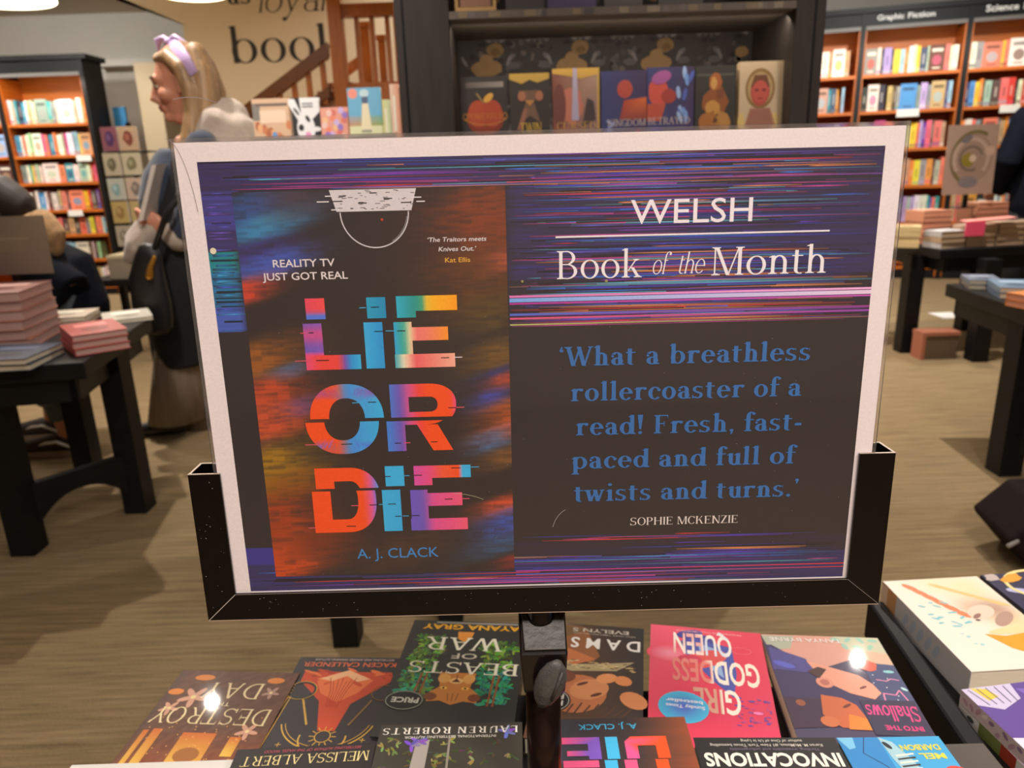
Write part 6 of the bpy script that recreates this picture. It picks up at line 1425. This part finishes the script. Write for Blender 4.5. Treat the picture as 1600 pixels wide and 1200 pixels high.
for i, (yb, yt) in enumerate(tiers):
    z0 = ony(196, yb, KY).z; z1 = ony(196, yt, KY).z
    ring = MB()
    for k in range(24):
        a0, a1 = 2 * math.pi * k / 24, 2 * math.pi * (k + 1) / 24; ring.tube([(kc.x + .19 * math.cos(a0), KY + .19 * math.sin(a0), z0 - .004), (kc.x + .19 * math.cos(a1), KY + .19 * math.sin(a1), z0 - .004)], .004, 6)
    for k in range(4): a0 = math.pi * k / 2; ring.tube([(kc.x, KY, z0 - .004), (kc.x + .19 * math.cos(a0), KY + .19 * math.sin(a0), z0 - .004)], .003, 6)
    ring.build('wire_tier', M_BLACKM, spin, world=True)
    pos = [(-.15, -.06, -62), (-.055, -.15, -8), (.075, -.15, 10)] if i == 0 else [(-.07, -.15, -8), (.07, -.15, 10)]
    for k, (dx, dy, rz) in enumerate(pos):
        bg, fg = CC[i][k]; w = .12
        th = thing('greeting_card', '%s greeting card on the %s tier of the card spinner' % (CN[i][k], NM[i]), 'card', (kc.x + dx, KY + dy - .04, z0), (0, 0, math.radians(rz)), 'greeting cards on the spinner')
        c = MB().box(-w / 2, w / 2, 0, .003, 0, z1 - z0, bg); a_card(bg, fg)(Art(c, Matrix(((1, 0, 0, -w / 2), (0, 0, -1, -.0002), (0, 1, 0, 0), (0, 0, 0, 1))), .0003), w * 1000, (z1 - z0) * 1000)
        c.build('front', M_MATTEC, th); e = MB().box(-w / 2, w / 2, .003, .02, 0, z1 - z0 - .003); e.build('card_stack', M_WHITE, th)
bl = ony(198, 184, 7.9); b = MB().box(bl.x - .06, bl.x + .06, 7.76, 7.79, bl.z - .09, bl.z + .09, (40, 120, 176)).build('blue_notice', M_MATTEC); tag(b, 'small blue notice on the pale column behind the card spinner', 'notice')
# beige box on a black stool beside the woman
gy = 4.6; g0, g1 = ony(173, 436, gy), ony(212, 398, gy)
st2 = thing('stool', 'low black stool under the beige box near the woman', 'stool', ((g0.x + g1.x) / 2, gy + .12, 0))
MB().box(g0.x - .12, g1.x + .08, gy - .06, gy + .34, g0.z - .04, g0.z).build('seat', M_BLACKW, st2, world=True)
for x in (g0.x - .08, g1.x + .03):
    for y in (gy - .02, gy + .28): MB().box(x - .02, x + .02, y - .02, y + .02, 0, g0.z - .04).build('leg', M_BLACKW, st2, world=True)
bx = thing('storage_box', 'beige lidded box on the low stool near the woman', 'box', ((g0.x + g1.x) / 2, gy + .1, g0.z))
MB().box(g0.x, g1.x, gy, gy + .2, g0.z, g1.z - .02).build('body', mat('beige_card', (150, 138, 120), .8), bx, world=True); MB().box(g0.x - .004, g1.x + .004, gy - .004, gy + .204, g1.z - .02, g1.z).build('lid', mat('pale_card', (206, 194, 160), .8), bx, world=True)
# ================================================================== people
def jacket_like(name, chains, m, parent, vox=.012, relax=3):
    mb = MB()
    for path, rad, kw in chains: mb.tube(path, rad, 16, round_ends=True, **kw)
    return mb.build(name, m, parent, world=True, remesh=vox, relax=relax)
def hand(mb, wrist, palm_dir, spread, nrm, curl=.5, s=1.0):
    """palm plus four bent fingers and a thumb; spread points towards the little finger"""
    w = Vector(wrist); d = Vector(palm_dir).normalized(); sp_ = Vector(spread).normalized(); n = Vector(nrm).normalized()
    mb.tube([w, w + d * .045 * s, w + d * .085 * s], [.022 * s, .036 * s, .036 * s], 14, side=sp_, flat=.45, round_ends=True)
    for k, (ln, of) in enumerate(((.070, -.030), (.080, -.010), (.074, .010), (.058, .029))):
        b = w + d * .088 * s + sp_ * of * s
        p1 = b + (d * math.cos(curl * .6) + n * math.sin(curl * .6)) * ln * .45 * s
        p2 = p1 + (d * math.cos(curl * 1.6) + n * math.sin(curl * 1.6)) * ln * .33 * s
        p3 = p2 + (d * math.cos(curl * 2.4) + n * math.sin(curl * 2.4)) * ln * .25 * s
        mb.tube([b - d * .012, b, p1, p2, p3], [.0095 * s, .0095 * s, .009 * s, .008 * s, .0068 * s], 8, round_ends=True)
    t0 = w + d * .025 * s - sp_ * .026 * s; t1 = t0 + (d * .6 - sp_ * .7 + n * .35).normalized() * .035 * s; t2 = t1 + (d * .9 - sp_ * .1 + n * .5).normalized() * .03 * s
    mb.tube([t0, t1, t2], [.013 * s, .0105 * s, .0085 * s], 8, round_ends=True)
def head_blob(mb, C, f, up, s=1.0):
    """skull, jaw, nose, lips, brow and ears; f = facing, up = crown"""
    f = Vector(f).normalized(); up = (Vector(up) - f * Vector(up).dot(f)).normalized(); sd = up.cross(f); C = Vector(C)
    def P(a, b, c): return C + f * a * s + up * b * s + sd * c * s
    mb.tube([P(-.03, -.02, 0), P(-.02, .03, 0), P(-.015, .07, 0)], [.078 * s, .084 * s, .068 * s], 18, side=f, flat=.86, round_ends=True)
    mb.tube([P(.0, .06, 0), P(.018, .01, 0), P(.022, -.05, 0), P(.036, -.092, 0)], [.068 * s, .070 * s, .058 * s, .034 * s], 16, side=f, flat=.86, round_ends=True)
    mb.tube([P(.084, .018, 0), P(.098, -.012, 0), P(.108, -.026, 0), P(.092, -.036, 0)], [.010 * s, .012 * s, .014 * s, .012 * s], 10, round_ends=True)
    mb.tube([P(.074, .030, -.034), P(.086, .034, -.010), P(.086, .034, .010), P(.074, .030, .034)], [.010 * s] * 4, 8, round_ends=True)
    mb.tube([P(.078, -.056, -.02), P(.088, -.056, 0), P(.078, -.056, .02)], [.007 * s, .009 * s, .007 * s], 8, round_ends=True)
    mb.tube([P(.076, -.068, -.018), P(.085, -.068, 0), P(.076, -.068, .018)], [.007 * s, .009 * s, .007 * s], 8, round_ends=True)
    mb.ball(P(.070, -.094, 0), .020 * s, .020 * s, .017 * s)
    for k in (-1, 1):
        mb.tube([P(-.008, .018, k * .072), P(-.018, -.005, k * .078), P(-.008, -.03, k * .072)], [.010 * s, .014 * s, .010 * s], 8, round_ends=True)
        mb.ball(P(.048, -.026, k * .036), .030 * s, .028 * s, .028 * s)
    mb.tube([P(-.022, -.06, 0), P(-.036, -.125, 0), P(-.045, -.185, 0)], [.052 * s, .050 * s, .060 * s], 14, round_ends=True)
    return P
def face_bits(P, parent, s=1.0, eye=(70, 60, 50), lip=(168, 86, 78), brow=(110, 82, 56)):
    for k in (-1, 1):
        b = MB(); b.ball(P(.070, .004, k * .032), .0095 * s, .0095 * s, .0045 * s); e = b.build('eye', mat('eye_white', (224, 214, 206), .3), parent, smooth=True, world=True)
        b = MB(); b.ball(P(.078, .003, k * .033), .0042 * s, .0042 * s, .004 * s); b.build('iris', mat('iris_brown', eye, .2), e, smooth=True, world=True)
        b = MB(); b.tube([P(.084, .032, k * .014), P(.087, .038, k * .028), P(.073, .034, k * .048)], [.003 * s, .004 * s, .003 * s], 6); b.build('eyebrow', mat('brow_%d' % brow[0], brow, .8), parent, smooth=True, world=True)
    b = MB(); b.tube([P(.082, -.0565, -.02), P(.094, -.057, 0), P(.082, -.0565, .02)], [.0045 * s, .006 * s, .0045 * s], 8, round_ends=True); b.tube([P(.081, -.067, -.018), P(.091, -.067, 0), P(.081, -.067, .018)], [.0045 * s, .006 * s, .0045 * s], 8, round_ends=True)
    b.build('lips', mat('lip_%d' % lip[0], lip, .45), parent, world=True, remesh=.003)

# ---- the woman with the lilac headband
WY = 3.2
def w(px, py, dy=0.0): return ony(px, py, WY + dy)
foot_l, foot_r = w(268, 668, .0), w(328, 690, -.05)
wom = thing('person', 'woman in profile with long blonde hair, lilac bow headband and dark coat', 'person', ((foot_l.x + foot_r.x) / 2, WY, 0))
H0 = w(284, 133)
fdir = Vector((-1, -.10, -.16))
bod = MB()
Pw = head_blob(bod, H0, fdir, (-.12, 0, 1), 1.16)
neck = Pw(-.045, -.16, 0); chest = w(345, 292); hip = w(330, 455); 
shn = w(318, 232, -.18); shf = w(322, 232, .19)
bod.tube([neck, w(322, 226), w(316, 270), w(308, 340), w(300, 430)], [.06, .11, .115, .10, .125], 18, side=(1, 0, 0), flat=[1, 1.35, 1.35, 1.3, 1.3], round_ends=True)
hz_ = .84; hx = H0.x + .10
kneeL, kneeR = w(288, 545, -.05), w(312, 550, .10)
ankL, ankR = Vector((w(276, 660).x, WY - .05, .09)), Vector((w(322, 668).x, WY + .10, .10))
for kn_, an in ((kneeL, ankL), (kneeR, ankR)):
    top_ = w(300, 440, (kn_.y - WY) * .6); bod.tube([top_, kn_ * .5 + top_ * .5, kn_, kn_ * .45 + an * .55, an], [.088, .078, .058, .05, .036], 12, round_ends=True)
    bod.tube([an + Vector((.02, 0, -.03)), an + Vector((-.06, 0, -.055)), an + Vector((-.14, 0, -.065))], [.034, .034, .026], 10, round_ends=True)
elN = w(292, 376, -.22); haN = w(266, 364, -.22)
bod.tube([shn, elN, haN + (elN - haN) * .12], [.052, .04, .027], 10, round_ends=True)
hand(bod, haN + (elN - haN) * .10, haN - elN, (0, .35, -1), (-.5, .9, .1), .95, 1.12)
elF = w(318, 350, .26); haF = w(300, 430, .25)
bod.tube([shf, elF, haF], [.052, .042, .028], 10, round_ends=True); hand(bod, haF, (-.2, -.1, -1), (1, 0, 0), (0, -1, 0), .5, 1.0)
bod.build('body', M_SKIN, wom, world=True, remesh=.0065, relax=6)
face_bits(Pw, wom, 1.16)
# hair: crown shell, long locks falling to the chest
hr = MB(); s = 1.16
hr.tube([Pw(-.066, -.05, 0), Pw(-.052, .03, 0), Pw(-.026, .084, 0)], [.074 * s, .080 * s, .058 * s], 18, side=fdir, flat=1.0, round_ends=True)
for dy in (-.115, .115):
    hr.tube([w(247, 92, dy * .15), w(262, 88, dy * .6), w(283, 106, dy * .92), w(298, 140, dy), w(303, 178, dy), w(300, 214, dy * 1.1), w(288, 246, dy * 1.15), w(276, 272, dy * 1.1)], [.022, .030, .034, .036, .038, .042, .040, .018], 12, round_ends=True)
    hr.tube([w(306, 84, dy * .5), w(318, 118, dy * .7), w(323, 160, dy * .8), w(324, 204, dy * .85), w(318, 246, dy * .85)], [.045, .052, .052, .05, .03], 12, round_ends=True)
hr.tube([w(312, 96), w(322, 140), w(326, 190), w(322, 240)], [.05, .055, .055, .035], 12, round_ends=True)
hr.build('hair', M_HAIR, wom, world=True, remesh=.008, relax=2)
hb = MB()
for sg in (-1, 1):
    hb.tube([w(264, 66, 0), w(276, 76, sg * .075), w(288, 92, sg * .118), w(303, 116, sg * .130)], [.026, .027, .026, .020], 12, side=(-.8, 0, -.6), flat=.34)
hb.tube([w(268, 69), w(256, 60), w(247, 64), w(247, 78)], [.016, .026, .026, .008], 12, side=(0, 1, 0), flat=.5, round_ends=True)
hb.tube([w(262, 66), w(274, 58), w(288, 66)], [.016, .026, .016], 12, side=(0, 1, 0), flat=.45, round_ends=True)
hb.ball(w(265, 66), .017, .03, .017)
hbo = hb.build('headband', M_LILAC, wom, smooth=True, world=True)
# denim jacket, coat over it, pale hood, wide trousers, shoes
def zloft(name, rows_, m, n=24, cap=True):
    mb = MB(); rs = []
    for px, py, rx, ry, dy in rows_:
        c = w(px, py, dy); rs.append([Vector((c.x + rx * math.cos(2 * math.pi * i / n), WY + dy + ry * math.sin(2 * math.pi * i / n), c.z)) for i in range(n)])
    mb.rings(rs, cap=cap); return mb
tx = H0.x + .10
dj = zloft('', [(262, 232, .03, .05, 0), (286, 236, .09, .15, 0), (284, 268, .135, .20, 0), (276, 310, .135, .20, 0), (278, 348, .12, .17, 0)], M_DENIM)
dj.tube([shn, elN, haN + (elN - haN) * .30], [.072, .064, .05], 14, round_ends=True)
dj.build('denim_jacket', M_DENIM, wom, world=True, remesh=.012, relax=3)
ct = zloft('', [(322, 226, .08, .14, 0), (322, 250, .13, .21, 0), (312, 320, .165, .225, 0), (296, 380, .165, .225, 0), (290, 440, .17, .23, 0), (296, 500, .16, .22, .02), (304, 560, .13, .2, .04)], M_BLACKC)
ct.tube([shf, elF, haF * .8 + elF * .2], [.082, .075, .06], 14, round_ends=True)
ct.build('black_coat', M_BLACKC, wom, world=True, remesh=.014, relax=3)
jacket_like('hood', [([w(318, 216, -.13), w(336, 196, -.14), w(358, 186, -.04), w(358, 186, .06), w(330, 200, .13)], [.045, .07, .085, .085, .05], {}), ([w(352, 208, -.13), w(378, 202, -.12), w(400, 210, -.06)], [.06, .058, .05], {}), ([w(345, 235, -.14), w(385, 235, -.12)], [.07, .07], {})], M_CREAM, wom, .012, 14)
for c0, c1, dy in ((284, 276, -.05), (316, 320, .10)):
    tr_ = zloft('', [(c0 + 8, 420, .10, .10, dy), (c0, 500, .10, .10, dy), (c1, 580, .10, .10, dy), (c1, 655 + (8 if dy > 0 else 0), .12, .115, dy)], M_TAUPE); tr_.build('trouser_leg', M_TAUPE, wom, smooth=True, world=True)
for an in (ankL, ankR):
    sh2 = MB(); sh2.tube([an + Vector((.035, 0, -.045)), an + Vector((-.05, 0, -.05)), an + Vector((-.15, 0, -.06))], [.042, .044, .032], 12, side=(0, 1, 0), flat=.85, round_ends=True); sh2.build('shoe', M_LEATH, wom, smooth=True, world=True)
# pale cuff over the forearm, book and bag
jacket_like('pale_cuff', [([haN + (elN - haN) * .22, haN + (elN - haN) * .5], [.05, .06], {}), ([w(240, 356, -.2), w(222, 384, -.18), w(208, 400, -.16)], [.045, .062, .04], {}), ([w(226, 352, -.19), w(210, 374, -.17)], [.036, .038], {})], M_CREAM, wom)
ph = thing('book', 'grey covered book held up in the woman\'s hand', 'book', w(232, 300, -.22))
pa, pb = w(247, 258, -.22), w(226, 345, -.24)
dv = (pa - pb).normalized(); b = MB()
for nm, o0, o1, m in (('cover', 0.0, .012, mat('grey_cover', (214, 202, 192), .5)), ):
    b.prism([pb + Vector((-.012, -.03, 0)), pa + Vector((-.012, -.03, 0)), pa + Vector((.006, .08, .0)), pb + Vector((.006, .08, .0))], Vector((.02, -.002, .003)))
    b.build(nm, m, ph, world=True)
b = MB(); b.prism([pb + Vector((-.009, -.026, .003)), pa + Vector((-.009, -.026, -.003)), pa + Vector((.007, .076, -.003)), pb + Vector((.007, .076, .003))], Vector((.014, -.002, .002))); b.build('pages', M_PAGES, ph, world=True)
bagc = w(233, 452, -.31)
bag = thing('handbag', 'black handbag with a gold clasp hanging at the woman\'s hip', 'bag', (bagc.x, bagc.y, bagc.z - .14))
mb = MB(); mb.tube([bagc + Vector((.02, 0, .13)), bagc + Vector((0, 0, .04)), bagc + Vector((0, 0, -.06)), bagc + Vector((.01, 0, -.12))], [.05, .072, .078, .066], 18, side=(1, 0, 0), flat=.45, round_ends=True); mb.build('body', M_LEATH, bag, smooth=True, world=True)
mb = MB(); a0 = w(241, 402, -.35); a1 = w(233, 432, -.36); mb.tube([a0, a0 * .5 + a1 * .5 + Vector((-.006, 0, 0)), a1], [.007, .009, .014], 10, round_ends=True); mb.build('clasp', M_GOLD, bag, smooth=True, world=True)
mb = MB(); mb.tube([bagc + Vector((.03, 0, .12)), bagc + Vector((.12, -.02, .28)), w(330, 240, -.26)], .012, 8); mb.build('strap', M_LEATH, bag, smooth=True, world=True)

# ---- person bending over the left table
BY2 = 3.06
def v(px, py, dy=0.0): return ony(px, py, BY2 + dy)
sho = onz(104, 708, 0)
bnd = thing('person', 'person in a navy padded jacket bending over behind the left table', 'person', (sho.x, sho.y, 0))
bd = MB(); hipb = v(98, 446)
shb = v(30, 386); nkb = v(4, 352); hdb = v(-6, 326)
Pb = head_blob(bd, hdb, (-.75, -.2, -.6), (-.6, 0, .8), 1.0)
bd.tube([hipb, hipb * .5 + shb * .5 + Vector((0, 0, .02)), shb, nkb], [.105, .10, .10, .055], 16, side=(0, 1, 0), flat=.8, round_ends=True)
for dy, an in ((-.08, Vector((sho.x + .03, sho.y, .10))), (.10, Vector((sho.x - .16, sho.y + .22, .10)))):
    tp = hipb + Vector((0, dy, 0)); kn_ = tp * .5 + an * .5 + Vector((-.05, 0, 0)); bd.tube([tp, kn_, an], [.1, .065, .042], 12, round_ends=True); bd.tube([an + Vector((.02, 0, -.04)), an + Vector((-.14, -.02, -.07))], [.036, .03], 10, round_ends=True)
    pt = MB(); pt.tube([tp, kn_, an + Vector((.0, 0, .06))], [.118, .082, .062], 16); pt.build('trouser_leg', M_GREYJ, bnd, smooth=True, world=True)
    so = MB(); so.tube([an + Vector((.05, 0, -.052)), an + Vector((-.05, -.01, -.048)), an + Vector((-.17, -.025, -.06))], [.042, .048, .034], 12, side=(0, 1, 0), flat=.9, round_ends=True); sho_o = so.build('shoe', mat('brown_black_suede', (58, 46, 42), .8), bnd, smooth=True, world=True)
    sl_ = MB(); sl_.prism([an + Vector((.075, -.04, -.099)), an + Vector((-.19, -.06, -.099)), an + Vector((-.19, .02, -.099)), an + Vector((.075, .04, -.099))], (0, 0, .026)); sl_.build('sole', mat('pale_rubber', (170, 150, 130), .7), sho_o, world=True)
    stp = MB(); stp.tube([an + Vector((.03, -.047, -.06)), an + Vector((-.03, -.052, -.03)), an + Vector((-.08, -.052, -.035)), an + Vector((-.12, -.048, -.05))], .006, 6); stp.build('side_stripe', M_WHITE, sho_o, world=True)
elb = v(114, 452, -.13); hnb = v(74, 462, -.18)
bd.tube([shb + Vector((.05, -.15, 0)), elb, hnb], [.05, .04, .028], 10, round_ends=True); hand(bd, hnb, hnb - elb, (0, 1, 0), (0, 0, -1), .3)
el2 = shb + Vector((-.02, .2, -.2)); hn2 = shb + Vector((-.2, .12, -.32)); bd.tube([shb + Vector((0, .15, 0)), el2, hn2], [.05, .04, .028], 10, round_ends=True); hand(bd, hn2, (-1, 0, -.4), (0, -1, 0), (0, 0, -1), .3)
bd.build('body', M_SKIN, bnd, world=True, remesh=.009, relax=2)
face_bits(Pb, bnd)
jacket_like('padded_jacket', [([hipb + Vector((.05, 0, -.10)), hipb + Vector((.02, 0, .06)), hipb * .5 + shb * .5 + Vector((0, 0, .02)), shb, nkb + Vector((.04, 0, -.01))], [.13, .135, .125, .125, .08], dict(side=(0, 1, 0), flat=.9)), ([shb + Vector((.06, -.15, 0)), elb + Vector((.0, 0, 0)), hnb * .8 + elb * .2], [.075, .075, .06], {}), ([shb + Vector((0, .15, 0)), el2, hn2 * .75 + el2 * .25], [.085, .08, .06], {})], M_NAVY, bnd)
jacket_like('fur_hood', [([v(66, 346, -.10), v(80, 366, -.10), v(84, 388, -.08)], [.05, .055, .04], {}), ([v(30, 358), v(50, 354), v(70, 362)], [.05, .06, .04], {})], mat('tan_fur', (176, 140, 100), .95, noise=(40.0, .3, (1, 1, 1)), bump=.6), bnd)
hbn = MB(); hbn.tube([Pb(-.06, -.03, 0), Pb(-.04, .03, 0), Pb(-.02, .075, 0)], [.08, .092, .07], 16, side=(-.75, -.2, -.6), flat=1.0, round_ends=True); hbn.build('hair', mat('dark_brown_hair', (46, 36, 32), .6), bnd, world=True, remesh=.01)

# ---- person in a navy coat at the right frame edge, behind the right table
ny_ = mc[0].y + 1.15
def rr_(px, py, dy=0): return ony(px, py, ny_ + dy)
shl = rr_(1602, 186); nx_ = shl.x + .20
nav = thing('person', 'person in a dark navy coat behind the right table, cut by the frame edge', 'person', (nx_, ny_, 0))
bd = MB(); top = shl.z + .10
Pn = head_blob(bd, (nx_, ny_, top + .16), (.3, .95, -.1), (0, 0, 1), 1.0)
bd.tube([(nx_, ny_, top), (nx_, ny_, top - .16), (nx_, ny_, top - .42), (nx_, ny_, .88)], [.07, .17, .145, .16], 16, side=(1, 0, 0), flat=.65, round_ends=True)
for sx in (-1, 1):
    bd.tube([(nx_ + sx * .19, ny_, top - .10), (nx_ + sx * .27, ny_ - .02, top - .38), (nx_ + sx * .22, ny_ + .16, top - .56)], [.055, .045, .03], 10, round_ends=True); hand(bd, (nx_ + sx * .22, ny_ + .16, top - .56), (-sx * .3, 1, -.2), (-sx, 0, 0), (0, 0, -1), .5)
    bd.tube([(nx_ + sx * .09, ny_, .88), (nx_ + sx * .1, ny_ + .02, .48), (nx_ + sx * .1, ny_, .09)], [.095, .064, .042], 12, round_ends=True); bd.tube([(nx_ + sx * .1, ny_ - .02, .05), (nx_ + sx * .11, ny_ + .14, .035)], [.036, .03], 10, round_ends=True)
    t_ = MB(); t_.tube([(nx_ + sx * .09, ny_, .84), (nx_ + sx * .1, ny_ + .02, .48), (nx_ + sx * .1, ny_, .08)], [.112, .085, .075], 14); t_.build('trouser_leg', M_BLACKC, nav, smooth=True, world=True)
    t_ = MB(); t_.tube([(nx_ + sx * .1, ny_ - .04, .045), (nx_ + sx * .11, ny_ + .16, .042)], [.045, .042], 12, round_ends=True); t_.build('shoe', M_LEATH, nav, smooth=True, world=True)
bd.build('body', M_SKIN, nav, world=True, remesh=.01, relax=2)
face_bits(Pn, nav)
jacket_like('navy_coat', [([(nx_, ny_, top - .01), (nx_, ny_, top - .12), (nx_, ny_, top - .42), (nx_, ny_, .92), (nx_, ny_, .74)], [.11, .22, .20, .20, .21], dict(side=(1, 0, 0), flat=.72)), ([(nx_ - .19, ny_, top - .10), (nx_ - .28, ny_ - .02, top - .36), (nx_ - .22, ny_ + .12, top - .52)], [.09, .085, .07], {}), ([(nx_ + .19, ny_, top - .10), (nx_ + .28, ny_ - .02, top - .36), (nx_ + .22, ny_ + .12, top - .52)], [.09, .085, .07], {})], mat('navy_wool', (12, 14, 24), .9, spec=.1, noise=(30.0, .2, (1, 1, 1))), nav)
hbn = MB(); hbn.tube([Pn(-.06, -.03, 0), Pn(-.04, .03, 0), Pn(-.02, .075, 0)], [.08, .092, .07], 16, side=(.3, .95, -.1), flat=1.0, round_ends=True); hbn.build('hair', mat('dark_brown_hair'), nav, world=True, remesh=.01)

# ---- dark bag on the floor at the right edge
gq = onz(1600, 905, 0)
bg_ = thing('shopping_bag', 'dark maroon bag with a pale zip on the carpet at the right frame edge', 'bag', (gq.x + .15, gq.y + .1, 0))
zt_ = ony(1590, 790, gq.y + .05).z
mb = MB(); mb.prism([(gq.x - .045, gq.y + .02, zt_ * .52), (gq.x + .04, gq.y, 0.0), (gq.x + .4, gq.y - .05, 0.0), (gq.x + .42, gq.y - .02, zt_ * 1.02), (gq.x + .05, gq.y + .02, zt_ * .98)], (.03, .22, 0)); mb.build('body', mat('maroon_leather', (28, 15, 17), .8, spec=.15, noise=(40.0, .3, (1, 1, 1)), bump=.2), bg_, world=True, bevel=.012)
mb = MB(); a0, a1 = ony(1576, 853, gq.y - .03), ony(1590, 846, gq.y - .03); mb.tube([a0, a1], [.006, .005], 8, round_ends=True); mb.build('zip_pull', M_SILVER, bg_, world=True)
